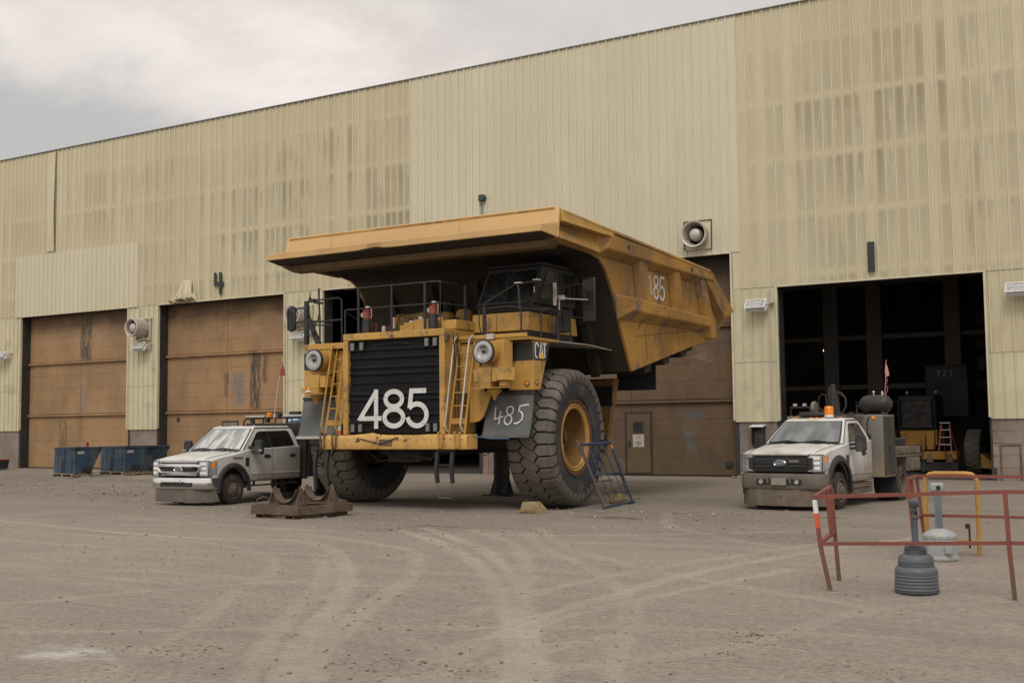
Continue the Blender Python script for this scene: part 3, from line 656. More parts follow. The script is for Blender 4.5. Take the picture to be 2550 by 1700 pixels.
def overhead(d, mat, man=None):
    a, b, h = DOORS[d]; a += .06; b -= .06; zs = [0.03, 2.68, 5.33, h]
    dr = empty('overhead_door', (0,0,0)); dr.parent = bld; dr.location = -ROOT
    mid = (a+b)/2-.05
    for k in range(3):
        z0, z1 = zs[k]+(.05 if k else 0), zs[k+1]-.012
        prof = []; np_ = 4; ph = (z1-z0)/np_
        prof.append((39.45, z0))
        for j in range(np_):
            prof += [(39.37, z0+j*ph+.006), (39.36, z0+j*ph+.018), (39.36, z0+(j+1)*ph-.012), (39.37, z0+(j+1)*ph-.002)]
        prof.append((39.45, z1))
        part(MB().prism(prof, 'x', a, mid-.012).prism(prof, 'x', mid+.012, b), 'door_panel', mat, dr, smooth=0)
        if k: part(MB().box(a, b, 39.24, 39.40, zs[k]-.012, zs[k]+.035).box(a, b, 39.24, 39.262, zs[k]-.06, zs[k]-.012), 'seam_flange', mat, dr, bevel=.006)
    part(MB().box(mid-.05, mid+.05, 39.375, 39.44, zs[0], zs[3]-.05), 'centre_joint', 'jamb', dr)
    return dr
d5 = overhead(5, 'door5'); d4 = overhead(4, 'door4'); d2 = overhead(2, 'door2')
part(MB().box(-43.0+1.0, -41.45+.0, 39.345, 39.358, 2.35, 2.45), 'paint_mark', 'jamb', d4) if False else None
part(MB().cyl((-42.0,39.357,2.33),(-42.0,39.34,2.33),.11), 'exhaust_port', 'jamb', d4)
part(MB().box(-39.10,-38.22,39.335,39.358,1.42,2.18), 'blanked_window', 'steel_box', d4, bevel=.01)
part(MB().box(-39.17,-38.15,39.33,39.356,2.185,2.25).box(-39.17,-39.105,39.33,39.356,1.35,2.183).box(-38.215,-38.15,39.33,39.356,1.35,2.183), 'window_frame', 'jamb', d4)
# personnel door in the dark door
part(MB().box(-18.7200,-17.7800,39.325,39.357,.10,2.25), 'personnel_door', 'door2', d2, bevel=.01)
part(MB().box(-18.7900,-18.7350,39.32,39.357,.05,2.33).box(-17.7650,-17.7100,39.32,39.357,.05,2.33).box(-18.7330,-17.7670,39.32,39.357,2.262,2.33), 'door_frame', 'jamb', d2)
part(MB().box(-18.4000,-18.1000,39.312,39.324,1.60,1.92), 'window_pane', 'dark_glass', d2)
part(MB().box(-18.4500,-18.4050,39.305,39.324,1.55,1.97).box(-18.0950,-18.0500,39.305,39.324,1.55,1.97).box(-18.4030,-18.0970,39.305,39.324,1.925,1.97).box(-18.4030,-18.0970,39.305,39.324,1.55,1.597), 'window_frame', 'jamb', d2)
part(MB().box(-18.4700,-18.0200,39.316,39.324,1.04,1.50), 'notice', 'paper', d2)
mb = MB()
for i, (zz, wd) in enumerate(((1.24,.16),(1.205,.24),(1.17,.26),(1.135,.22),(1.10,.14))): mb.box(-18.2450-wd/2, -18.2450+wd/2, 39.3145, 39.3155, zz, zz+.014)
part(mb, 'notice_text', 'ink', d2)
part(MB().box(-18.3700,-18.1400,39.3145,39.3155,1.42,1.445).box(-18.3200,-18.1800,39.3145,39.3155,1.355,1.38), 'notice_heading', 'ink_red', d2)
part(MB().box(-18.6500,-18.5700,39.28,39.324,1.08,1.26).cyl((-18.6100,39.324,1.12),(-18.6100,39.25,1.12),.03), 'door_handle', 'dark_steel', d2)
part(MB().lathe([(.001,39.33),(.14,39.33),(.155,39.335),(.155,39.357)],(-14.79,0,.42),'y',24), 'exhaust_port', 'black_rubber', d2)
# bay numbers
part(MB().box(-39.06,-38.93,38.655,38.70,8.45,9.0).box(-38.74,-38.60,38.655,38.70,8.0,9.0).box(-39.06,-38.745,38.66,38.698,8.40,8.55).box(-38.595,-38.47,38.66,38.698,8.40,8.55), 'bay_number', 'number')
part(MB().box(-9.60,-9.38,38.655,38.70,6.74,7.72), 'bay_number', 'number')
# buckled sheet above the damaged door head
rs = random.Random(3); mb = MB()
for k in range(7):
    x = -41.8+k*.22; mb.add([(x,38.70,7.72+rs.uniform(-.05,.03)),(x+.13,38.45-rs.uniform(0,.22),7.80+rs.uniform(0,.25)),(x+.30,38.72,7.76),(x+.2,38.70,8.15+rs.uniform(0,.25)),(x+.05,38.66,8.0)], [(0,1,4),(1,2,3),(1,3,4)])
part(mb, 'buckled_sheet', 'clad_low', smooth=0)
part(MB().add([(-41.5,38.50,7.92),(-40.95,38.42,7.90),(-40.4,38.55,7.95),(-40.55,38.74,8.75),(-41.05,38.74,8.85),(-40.95,38.60,8.6)], [(0,1,5),(1,2,5),(2,3,5),(3,4,5),(4,0,5)]), 'bent_sheet', 'clad', smooth=0)
# split seam at the left and its dark gap
part(MB().box(-50.335,-50.285,38.80,38.83,7.9,16.2), 'open_seam', 'jamb')
part(MB().plate([(-50.34,38.73,16.1),(-50.34,38.66,13.0),(-50.34,38.73,11.0),(-51.0,38.738,11.0),(-51.0,38.738,16.1)], .01), 'lifted_sheet', 'clad', smooth=0)
# conduit
for X_, z0, z1 in ((-12.98,1.95,6.4),(-23.3,1.0,7.0),(-43.95,5.85,7.7)): part(MB().tube([(X_,38.70,z0),(X_,38.70,z1)], .02), 'conduit', 'grey_metal')
part(MB().box(-5.83,-5.78,38.84,38.868,.02,1.12).box(-5.26,-5.21,38.84,38.868,.02,1.12).box(-5.78,-5.26,38.84,38.868,1.07,1.12), 'blocked_hatch_frame', 'rust')
part(MB().cyl((-24.33,38.6,0),(-24.33,38.6,1.9),.035), 'pipe', 'ink_red')

# wall fans and flood lamps
def fan(name_lbl, X_, Z_, L_, r0, r1, plate=None):
    t = empty('exhaust_fan', (X_, 38.7, Z_), label=name_lbl, cat='fan', group='exhaust fans on the workshop wall')
    y = -L_
    MB().lathe([(r1,0),(r0*.98,y+.06),(r0,y+.01),(r0-.02,y-.02),(r0-.07,y+.0),(r0-.085,y+.08),(r1-.08,-.02)], (0,0,0), 'y', 36, True).build('shroud', 'grey_metal', t)
    MB().lathe([(.001,y+.02),(.10,y+.03),(.19,y+.09),(.23,y+.20),(.235,y+.32),(.12,y+.36),(.001,y+.36)], (0,0,0), 'y', 28).build('motor_cone', 'grey_metal', t)
    for k in range(4):
        a = R_(90*k+20); MB().tube([(.2*math.cos(a), y+.2, .2*math.sin(a)), ((r0-.08)*math.cos(a), y+.16, (r0-.08)*math.sin(a))], .012).build('strut', 'dark_steel', t)
    MB().lathe([(.001,y+.42),(r0-.1,y+.42)], (0,0,0), 'y', 28).build('fan_interior', 'soot', t)
    if plate:
        MB().box(-plate,plate,.0,.015,-plate,plate).build('back_plate', 'trim', t)
        MB().box(-plate-.03,plate+.03,-.03,0.0,plate,plate+.03).box(-plate-.03,-plate,-.03,0,-plate,plate).box(plate,plate+.03,-.03,0,-plate,plate).build('mount_frame', 'dark_steel', t)
    else:
        MB().box(-.5,.55,-.06,.04,.44,.49).box(-.5,.55,-.06,.04,-.56,-.51).box(-.45,-.40,-.05,.04,-.5,.44).box(.45,.50,-.05,.04,-.5,.44).tube([(-.3,-.3,-.44),(-.3,0,-.56)],.02).tube([(.3,-.3,-.44),(.3,0,-.56)],.02).build('mount_frame', 'trim', t)
    return t
fan('round grey exhaust fan on the pier between the two left brown doors', -43.72, 6.70, .74, .43, .43)
fan('round grey exhaust fan behind the mirror bracket of the haul truck', -33.75, 6.70, .74, .43, .43)
fan('round grey exhaust fan in a rusty square hole above the dark right door', -15.50, 8.50, .42, .48, .40, .50)
def lamp(lbl, X_, Z_):
    t = empty('flood_lamp', (X_, 38.7, Z_), label=lbl, cat='wall lamp', group='flood lamps along the workshop wall')
    T = Matrix.Translation((0,-.26,0)) @ Matrix.Rotation(R_(-38), 4, 'X')
    mb = MB(); mb.T = T
    mb.hexa([(-.30,-.10,-.16),(.30,-.10,-.16),(.36,.10,-.19),(-.36,.10,-.19)], [(-.30,-.10,.16),(.30,-.10,.16),(.36,.10,.19),(-.36,.10,.19)])
    mb.T = Matrix.Translation((0,-.26,0)) @ Matrix.Rotation(R_(-38), 4, 'X') @ Matrix.Rotation(R_(180), 4, 'Z')
    o = mb.build('housing', 'white_plain', t, bevel=.012)
    mb = MB(); mb.T = Matrix.Translation((0,-.26,0)) @ Matrix.Rotation(R_(-38), 4, 'X')
    mb.box(-.33,.33,-.112,-.102,-.165,.165); mb.build('lens', 'lens_grey', t)
    mb.v = []; mb.f = []
    mb.box(-.36,.36,-.125,-.1,.165,.195).box(-.36,.36,-.125,-.1,-.195,-.165).box(-.36,-.33,-.125,-.1,-.164,.164).box(.33,.36,-.125,-.1,-.164,.164).box(-.2,.2,-.118,-.112,-.09,-.07).box(-.2,.2,-.118,-.112,.04,.06)
    mb.build('bezel', 'white_plain', t)
    MB().cyl((.30,-.22,.02),(.48,-.02,.10),.03).ball((.48,-.06,.10),.07,8).cyl((.48,-.06,.1),(.48,.05,.1),.05).build('bracket', 'grey_metal', t)
    return t
lamp('white flood lamp at the far left edge of the wall', -54.0, 5.80)
lamp('white flood lamp under the exhaust fan between the two left brown doors', -43.65, 5.80)
lamp('white flood lamp seen just behind the haul truck mirror bracket', -33.75, 5.80)
lamp('white flood lamp between the dark right door and the open bay', -13.35, 5.84)
lamp('white flood lamp to the right of the open bay', -5.05, 5.82)
t = empty('junction_box', (-24.5,38.7,10.83), label='small dark green junction box with a cable high on the clean wall', cat='junction box')
MB().box(-.13,.10,-.14,.02,-.11,.13).build('box', plain('dark_green_box', (.02,.045,.04), .5), t, bevel=.01)
MB().cyl((.10,-.06,0),(.17,-.06,0),.07).build('lens', 'glass', t)
MB().tube([(-.06,-.03,-.11),(-.06,-.03,-2.2)],.012).tube([(.01,-.03,-.11),(.01,-.03,-2.2)],.010).build('cable', 'wire', t)
t = empty('control_box', (-13.48,38.86,1.2), label='small control box under a white hood on the concrete pier left of the open bay', cat='control box')
MB().hexa([(-.24,-.36,.52),(.24,-.36,.52),(.24,0,.58),(-.24,0,.58)],[(-.24,-.36,.545),(.24,-.36,.545),(.24,0,.605),(-.24,0,.605)]).build('hood', 'white_plain', t)
MB().box(-.2,-.16,-.3,0,-.1,.53).build('bracket', 'dark_steel', t)
MB().box(.16,.2,-.3,0,-.1,.53).build('bracket', 'dark_steel', t)
MB().box(-.14,.13,-.2,0,-.12,.40).build('box', 'dark_box', t, bevel=.01)
t = empty('ceiling_lamp', (-14.2,50,4.9), label='small lit lamp hanging deep inside the open bay', cat='ceiling lamp')
m, n = newmat('lit_lamp'); e = n.n('ShaderNodeEmission', ins={0:(1,.86,.80,1),1:3.0}); n.n('ShaderNodeOutputMaterial', ins={0:e.outputs[0]}); M['lit'] = m
MB().hexa([(-.2,-.07,0),(.2,-.07,0),(.22,.07,0),(-.22,.07,0)],[(-.2,-.07,.09),(.2,-.07,.09),(.22,.07,.09),(-.22,.07,.09)]).build('lamp_panel', 'lit', t)
MB().cyl((0,0,.09),(0,0,10),.012,n=6).build('cord', 'wire', t)
# ------------------------------------------------------------------ mining haul truck
HT = empty('haul_truck', (-15.6, 20.83, 0), label='huge yellow mining dump truck with 485 on its black grille, parked off its rear wheels', cat='dump truck')
def sides(f):
    for sg in (1, -1): f(sg)
# --- dump body
floorp = [(4.70,3.10),(9.9,4.20),(11.38,4.96)]
front_curve = [(.63,5.76),(2.6,5.69),(3.05,5.62),(3.35,5.44),(3.55,5.17),(3.78,4.84),(4.02,4.30),(4.70,3.10)]
side = [(.88,6.38)]+front_curve+[(9.9,4.20),(11.38,4.96),(9.66,6.0)]
def mirror_prism(mb, poly, a, b): mb.prism(poly, 'x', a, b); mb.prism(poly, 'x', -b, -a)
body = MB().prism(side, 'x', 3.56, 3.62).build('dump_body_side', 'yellow_worn', HT)
body2 = MB().prism(side, 'x', -3.62, -3.56).build('dump_body_side', 'yellow_worn', HT)
inner = MB()
th = .05
for a, b in zip(front_curve[:-1], front_curve[1:]):
    inner.hexa([(-3.555,a[0],a[1]),(3.555,a[0],a[1]),(3.555,b[0],b[1]),(-3.555,b[0],b[1])], [(-3.555,a[0]+th*.3,a[1]+th),(3.555,a[0]+th*.3,a[1]+th),(3.555,b[0]+th,b[1]+th*.6),(-3.555,b[0]+th,b[1]+th*.6)])
M['body_under'] = weathered('grimy_shaded_underside', (.040,.029,.019), (.014,.012,.010), .85, amt=.6, scale=.8, streak=.3)  # near-black colour holds the shade of the unlit underside as well as grime
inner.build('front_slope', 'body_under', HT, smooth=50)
MB().hexa([(-3.555,4.70,3.11),(3.555,4.70,3.11),(3.555,9.9,4.21),(-3.555,9.9,4.21)],[(-3.555,4.78,3.2),(3.555,4.78,3.2),(3.555,9.88,4.29),(-3.555,9.88,4.29)]).hexa([(-3.555,9.9,4.21),(3.555,9.9,4.21),(3.555,11.38,4.97),(-3.555,11.38,4.97)],[(-3.555,9.88,4.30),(3.555,9.88,4.30),(3.555,11.36,5.05),(-3.555,11.36,5.05)]).build('body_floor', 'yellow_worn', HT)
MB().hexa([(-3.7,.80,6.40),(3.7,.80,6.40),(3.7,4.6,6.16),(-3.7,4.6,6.16)],[(-3.7,.80,6.45),(3.7,.80,6.45),(3.7,4.6,6.21),(-3.7,4.6,6.21)]).build('canopy_roof', 'yellow_worn', HT)
for x in (-2.7,-1.35,0,1.35,2.7):      # ribs under the canopy and on the front slope
    mb = MB()
    for a, b in list(zip(front_curve[:-1], front_curve[1:]))[3:]:
        mb.hexa([(x-.11,a[0]-.02,a[1]-.16),(x+.11,a[0]-.02,a[1]-.16),(x+.11,b[0]-.14,b[1]-.12),(x-.11,b[0]-.14,b[1]-.12)], [(x-.14,a[0],a[1]-.004),(x+.14,a[0],a[1]-.004),(x+.14,b[0]-.006,b[1]-.004),(x-.14,b[0]-.006,b[1]-.004)])
    mb.build('front_slope_rib', 'body_under', HT)
# V-shaped bolsters below the floor
for y, z in ((5.9,3.36),(7.05,3.60),(8.2,3.85),(9.35,4.08),(10.55,4.52)):
    w_ = 3.5 if y < 9 else 3.2
    MB().prism([(y-.30,z-.02),(y-.16,z-.26),(y+.14,z-.20),(y+.28,z+.10)], 'x', -w_, w_).build('floor_bolster', 'body_under', HT)
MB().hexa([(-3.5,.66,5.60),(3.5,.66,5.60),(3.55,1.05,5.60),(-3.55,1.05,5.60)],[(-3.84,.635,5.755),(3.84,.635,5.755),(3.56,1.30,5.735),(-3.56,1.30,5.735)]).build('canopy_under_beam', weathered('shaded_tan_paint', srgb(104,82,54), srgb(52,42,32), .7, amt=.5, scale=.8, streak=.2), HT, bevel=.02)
# riser (front plate of the canopy) and lip
pale = MB().hexa([(-3.86,.63,5.76),(3.86,.63,5.76),(3.86,.72,5.76),(-3.86,.72,5.76)], [(-3.80,.83,6.49),(3.80,.83,6.49),(3.80,.93,6.47),(-3.80,.93,6.47)])
pale.build('canopy_front_plate', 'yellow_pale', HT, bevel=.045, seg=3)
L = []
for x in (-3.79,-3.0,-2.2,-1.5,-1.05,-.8,-.6,-.42,-.3,-.1,.4,1.2,2.2,3.0,3.79):
    d = math.exp(-((x+.62)/.26)**2); k = 1 if abs(x) < 3.7 else 1
    xi = x if abs(x) < 3.7 else math.copysign(3.85, x)
    L.append([(x,.07+.10*d,5.835+.06*d-(.02 if x < -.6 else 0)*0),(x,.07+.05*d,5.985+.015*d),(xi,.685,6.10),(xi,.63,5.775)])
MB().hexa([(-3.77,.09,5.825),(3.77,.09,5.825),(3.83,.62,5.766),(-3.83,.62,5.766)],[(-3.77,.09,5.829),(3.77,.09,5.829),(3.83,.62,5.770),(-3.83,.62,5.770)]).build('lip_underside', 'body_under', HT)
MB().loft(L).build('canopy_lip', 'yellow_pale', HT, bevel=.012, smooth=12)
for sg in (1,-1):
    mb = MB()
    S = lambda p: [(sg*q[0],q[1],q[2]) for q in p]
    # upper fairing strip, tapering backwards
    mb.hexa(S([(3.60,.90,6.15),(3.86,.90,6.15),(3.86,3.42,6.13),(3.60,3.42,6.13)]), S([(3.60,.90,6.42),(3.82,.90,6.42),(3.82,3.42,6.24),(3.60,3.42,6.24)]))
    mb.build('canopy_side_fairing', 'yellow', HT, bevel=.01)
for sg in (1,-1):
    mb = MB()
    S = lambda p: [(sg*q[0],q[1],q[2]) for q in p]
    mb.hexa(S([(3.621,.72,5.72),(3.86,.66,5.78),(3.80,2.75,5.70),(3.621,2.62,5.66)]), S([(3.621,.80,6.04),(3.70,.76,6.0),(3.68,2.95,5.96),(3.621,2.9,5.98)]))
    mb.build('canopy_side_beam', 'yellow_worn', HT, bevel=.015)
for sg in (1,-1):
    S = lambda p: [(sg*q[0],q[1],q[2]) for q in p]
    rl = MB().hexa(S([(3.621,2.80,5.66),(3.86,3.05,5.84),(3.86,9.62,5.76),(3.621,9.75,5.60)]), S([(3.621,2.80,6.20),(3.86,3.30,6.19),(3.86,9.62,5.97),(3.621,9.70,5.985)]))
    rl.build('top_rail', 'yellow_worn', HT, bevel=.025)
    MB().hexa(S([(3.57,.95,6.34),(3.80,.95,6.34),(3.80,9.6,5.985),(3.57,9.6,5.985)]), S([(3.57,.95,6.46),(3.77,.95,6.45),(3.77,9.6,6.07),(3.57,9.6,6.08)])).build('rim', 'yellow_worn', HT, bevel=.02)
    for (yt0,yt1,yb0,yb1,zt,zb) in ((4.86,5.36,5.06,5.58,5.72,4.80),(6.96,7.40,7.20,7.66,5.70,4.74),(8.75,9.20,9.42,9.96,5.68,4.16)):
        zt += .05
        MB().hexa(S([(3.621,yb0-.07,zb),(3.80,yb0+.04,zb),(3.80,yb1-.06,zb+ (.03 if zb<4.5 else 0)),(3.621,yb1+.04,zb+(.02 if zb<4.5 else 0))]), S([(3.621,yt0-.07,zt),(3.80,yt0+.04,zt),(3.80,yt1-.06,zt),(3.621,yt1+.04,zt)])).build('side_rib', 'yellow_worn', HT, bevel=.02)
    MB().hexa(S([(3.621,3.90,4.27),(3.86,4.40,4.52),(3.86,9.30,4.46),(3.621,9.36,4.33)]), S([(3.621,3.80,4.88),(3.86,4.24,4.83),(3.86,9.26,4.70),(3.621,9.30,4.78)])).build('lower_rail', 'yellow_worn', HT, bevel=.03)
    MB().hexa(S([(3.621,10.35,4.75),(3.82,10.45,4.80),(3.82,11.20,5.04),(3.621,11.30,5.02)]), S([(3.621,9.0,5.74),(3.82,9.15,5.76),(3.82,9.63,5.96),(3.621,9.70,5.97)])).build('rear_stiffener', 'yellow_worn', HT, bevel=.02)
    for y, z in ((4.13,5.99),(8.0,5.89)): MB().cyl((sg*3.862,y,z),(sg*3.80,y,z),.065,n=16).build('rail_hole', 'soot', HT)
mb = MB(); pl = lambda u,v,t: (3.628+t, u, v)
digits(mb, '85', 6.0, 4.95, .62, .060, pl, gap=.04)
ribbon(mb, [(5.74,5.44),(5.80,5.54),(5.87,5.08),(5.93,5.05)], .055, pl)
mb.build('body_number', 'white_digit', HT)
for x in (-2.35,1.3): MB().hexa([(x-.005,.618,5.80),(x+.005,.618,5.80),(x+.005,.640,5.80),(x-.005,.640,5.80)],[(x-.005,.818,6.47),(x+.005,.818,6.47),(x+.005,.84,6.47),(x-.005,.84,6.47)]).build('weld_seam', 'yellow_pale', HT)
mb = MB()
for y in (1.6,2.4,4.6,5.6,6.6,7.3,8.6,9.2):
    z = 6.20-.026*(y-3.3); mb.cyl((3.862,y,z-.10),(3.872,y,z-.10),.014,n=6)
mb.build('rail_bolt', 'rust', HT)
MB().tube([(3.866,.95,6.36),(3.866,3.4,6.225),(3.866,9.55,5.965)], .007, 6).build('rail_seam', 'body_under', HT)
for (y0,z0,y1,z1) in ((4.9,3.95,8.9,4.35),(5.6,3.4,5.45,4.2),(7.6,3.8,7.5,4.3)): MB().tube([(3.622,y0,z0),(3.622,y1,z1)], .006, 5).build('panel_seam', 'body_under', HT)
# --- chassis
mb = MB().box(-1.0,-.62,.5,7.6,1.7,2.35).box(.62,1.0,.5,7.6,1.7,2.35).box(-.62,.62,5.5,5.9,1.6,2.3).box(-.62,.62,2.0,2.6,1.3,2.2)
mb.build('chassis_rail', 'soot', HT)
MB().box(-.8,.8,6.3,7.6,1.6,2.45).cyl((-1.0,7.4,1.95),(1.0,7.4,1.95),.40,n=20).build('rear_axle', 'dark_steel', HT, bevel=.03)
MB().box(-.75,.75,.7,4.6,1.2,3.6).box(-1.1,1.1,1.4,4.4,2.4,4.0).build('engine', 'soot', HT, bevel=.05)
MB().tube([(-2.2,2.22,1.55),(-1.2,2.22,1.5),(1.2,2.22,1.5),(2.2,2.22,1.55)], .22, 12).build('front_axle', 'soot', HT)
for sg in (1,-1): MB().cyl((sg*1.35,2.5,1.2),(sg*1.45,2.6,3.6),.17,n=16).build('suspension_cylinder', 'dark_steel', HT)
for sg in (1,-1): MB().tube([(sg*.9,6.1,1.9),(sg*1.1,5.6,3.4),(sg*1.2,5.4,3.9)], [.16,.13,.1], 12).build('hoist_cylinder', 'dark_steel', HT)
MB().hexa([(1.25,6.3,1.05),(2.12,6.3,1.05),(2.0,6.6,1.1),(1.25,6.6,1.1)],[(1.25,6.3,3.02),(2.38,6.3,3.02),(2.38,6.6,3.02),(1.25,6.6,3.02)]).build('hydraulic_tank', 'yellow_worn', HT, bevel=.05)
MB().box(1.80,2.30,6.285,6.298,2.32,2.82).build('tank_panel', 'black_paint', HT)
MB().cyl((2.0,6.30,1.40),(2.0,6.12,1.40),.16,n=20).build('tank_port', 'dark_steel', HT)
MB().cyl((2.0,6.3,2.0),(2.0,6.22,2.0),.06).build('filler_port', 'dark_steel', HT)
MB().box(2.1,3.2,7.0,7.04,2.72,3.42).build('rear_mud_flap', 'black_rubber', HT)
MB().box(-3.2,-2.1,7.0,7.04,2.72,3.42).build('rear_mud_flap', 'black_rubber', HT)
MB().hexa([(-2.3,1.6,2.9),(2.3,1.6,2.9),(2.3,4.4,2.9),(-2.3,4.4,2.9)],[(-2.3,1.6,2.93),(2.3,1.6,2.93),(2.3,4.4,2.93),(-2.3,4.4,2.93)]).build('under_deck_plate', 'soot', HT)
# --- front: bumper, grille frame, panels
bp_ = []
for x, s_ in ((-1.99,.0),(-1.2,0),(-.75,.028),(-.55,.05),(-.45,.02),(-.2,0),(.6,-.006),(1.0,.01),(1.96,0)):
    bp_.append([(x,.0,1.335),(x,-.02-s_*.3,1.40),(x,-.02-s_*.3,1.60+s_*.5),(x,.01,1.655+s_),(x,.42,1.655),(x,.42,1.335)])
MB().loft(bp_).build('front_bumper', 'bumper_yellow', HT, bevel=.012)
MB().tube([(-.86,-.04,1.575),(-.33,-.05,1.465),(.18,-.045,1.60)], .016).box(-.34,.0,-.035,-.018,1.42,1.56).build('bumper_scrap', 'rust', HT)
fr = MB()
def wedge_post(x0, x1): fr.hexa([(x0,0,1.66),(x1,0,1.66),(x1,.32,1.66),(x0,.32,1.66)],[(x0,0,3.78),(x1,0,3.78),(x1,.32,3.78),(x0,.32,3.78)])
wedge_post(-1.39,-1.255); wedge_post(1.255,1.39)
fr.hexa([(-1.39,0,3.783),(1.39,0,3.783),(1.39,.32,3.783),(-1.39,.32,3.783)],[(-1.39,0,3.94),(1.39,0,3.94),(1.39,.32,3.96),(-1.39,.32,3.96)])
fr.build('grille_frame', 'yellow', HT, bevel=.018)
MB().box(-1.385,-1.0,.323,1.25,1.66,3.94).box(1.0,1.385,.323,1.25,1.66,3.94).box(-.998,.998,.33,1.25,3.7,3.945).build('hood_side', 'yellow', HT, bevel=.02)
def louvred(z0, z1, ridges, y):
    prof = [(y+.06,z0),(y,z0)]
    for r in ridges: prof += [(y,r-.035),(y-.030,r-.02),(y-.030,r+.012),(y,r+.05)]
    prof += [(y,z1),(y+.06,z1)]
    return MB().prism(prof, 'x', -1.245, 1.245)
louvred(2.80,3.78,(3.02,3.16,3.38,3.56),.10).build('upper_grille_panel', 'grille_black', HT, smooth=20)
louvred(1.70,2.765,(1.93,2.10,2.44,2.56),.07).build('lower_grille_panel', 'grille_black', HT, smooth=20)
MB().box(-1.245,1.245,.155,.2,1.66,3.78).build('radiator', 'soot', HT)
for x in (-1.222, 1.222):
    for z in (3.42,3.02,2.5,1.9): pass
mb = MB(); pl = lambda u,v,t: (u, .038-t, v)
def wide_digits(mb, text, x0s, z, h, wd, w_, pl):
    for ch, x0 in zip(text, x0s):
        P = MB(); digits(P, ch, 0, 0, 1.0, .1, lambda u,v,t:(u,v,t))
        # re-stroke at the wanted proportions
        U = lambda pts: [(x0+u*w_, z+v*h) for u, v in pts]
        t = wd/h/2; tw = wd/w_/2
        if ch == '4':
            ribbon(mb, U([(.76,0),(.76,1)]), wd, pl, .012)
            ribbon(mb, U([(.76,1-t*1.0),(.05,.27),(.10,.262)]), wd, pl, .013)
            ribbon(mb, U([(.0,.262),(1.0,.262)]), wd*.95, pl, .014)
        if ch == '8':
            ribbon(mb, U([(.5+(.5-tw)*math.cos(a)*.88, .745+(.255-t)*math.sin(a)) for a in [2*math.pi*i/36 for i in range(36)]]), wd, pl, .012, True)
            ribbon(mb, U([(.5+(.5-tw)*math.cos(a), .275+(.275-t)*math.sin(a)) for a in [2*math.pi*i/36 for i in range(36)]]), wd, pl, .013, True)
        if ch == '5':
            ribbon(mb, U([(.90,1-t),(.18+tw,1-t),(.10+tw,.50)]), wd, pl, .012)
            ribbon(mb, U([(.5+(.5-tw)*math.cos(a), .335+(.335-t)*math.sin(a)) for a in [R_(143-i*(143+168)/30) for i in range(31)]]), wd, pl, .013)
wide_digits(mb, '485', (-.94,-.29,.335), 1.795, .87, .108, .62, pl)
mb.build('front_number', 'white_digit', HT, smooth=0)
mb = MB()
for x, z in ((-.50,2.46),(-.46,2.10),(-.86,1.99),(.24,2.5),(-.22,2.5),(.26,2.0),(-.24,2.0),(.80,1.9),(.86,2.2),(.42,2.62),(.82,2.62)): mb.cyl((x,.02,z),(x,.03,z),.010,n=8)
mb.build('number_bolt', 'dark_steel', HT)
def led(x, z, y=.045):
    o = MB().box(x-.065,x+.065,y-.02,y+.06,z-.10,z+.10).build('work_light', 'black_paint', HT, bevel=.01)
    MB().box(x-.042,x+.042,y-.026,y-.021,z-.078,z+.078).build('lens', 'lens', o)
    mb = MB()
    for i in (-1,0,1): mb.box(x+i*.026-.003,x+i*.026+.003,y-.029,y-.0265,z-.078,z+.078)
    for i in (-2,-1,0,1,2): mb.box(x-.042,x+.042,y-.0295,y-.0265,z+i*.028-.003,z+i*.028+.003)
    mb.build('lens_grid', 'dark_steel', o)
for x, z in ((-1.14,3.645),(-.88,3.645),(.91,3.66),(1.13,3.66),(-1.13,1.81),(-.92,1.81),(.93,1.81),(1.13,1.81)): led(x, z)
MB().tube([(-.55,.08,3.66),(.1,.06,3.69),(.45,.07,3.66)], .008).build('grille_cable', 'wire', HT)
MB().cyl((0.0,-.01,3.83),(0.0,.02,3.83),.045).box(-.05,.05,-.02,.15,3.945,3.965).build('latch', 'rust', HT)
MB().lathe([(.001,-.035),(.05,-.03),(.055,0)],(1.45,.05,3.80),'y',12).box(1.40,1.47,-.01,.12,3.66,3.85).build('marker_lamp', 'rust', HT, bevel=.02)
mb = MB()
for x in (-1.325,1.325):
    for z in (1.8,2.2,2.7,3.2,3.6): mb.cyl((x,-.006,z),(x,.002,z),.012,n=6)
for x in (-1.1,-.7,-.3,.35,.75,1.1): mb.cyl((x,-.006,3.865),(x,.002,3.865),.011,n=6)
for x in (-1.8,-1.2,-.9,.4,.9,1.55,1.85): mb.cyl((x,-.026,1.55),(x,-.012,1.55),.016,n=6)
mb.build('frame_bolt', 'rust', HT)
MB().tube([(1.42,.30,3.9),(1.44,.34,3.2),(1.43,.36,2.4),(1.45,.32,1.75)], .010).tube([(1.47,.40,3.85),(1.49,.42,2.9),(1.46,.40,1.8)], .014).build('side_hose', 'wire', HT)
MB().tube([(-.6,.3,1.30),(-.2,.35,1.15),(.3,.3,1.20),(.8,.35,1.12),(1.0,.3,1.3)], .025).tube([(-1.0,.4,1.3),(-.7,.45,1.05),(-.3,.5,1.15)], .018).box(-.5,.4,.5,.9,1.05,1.5).build('under_hose', 'soot', HT)
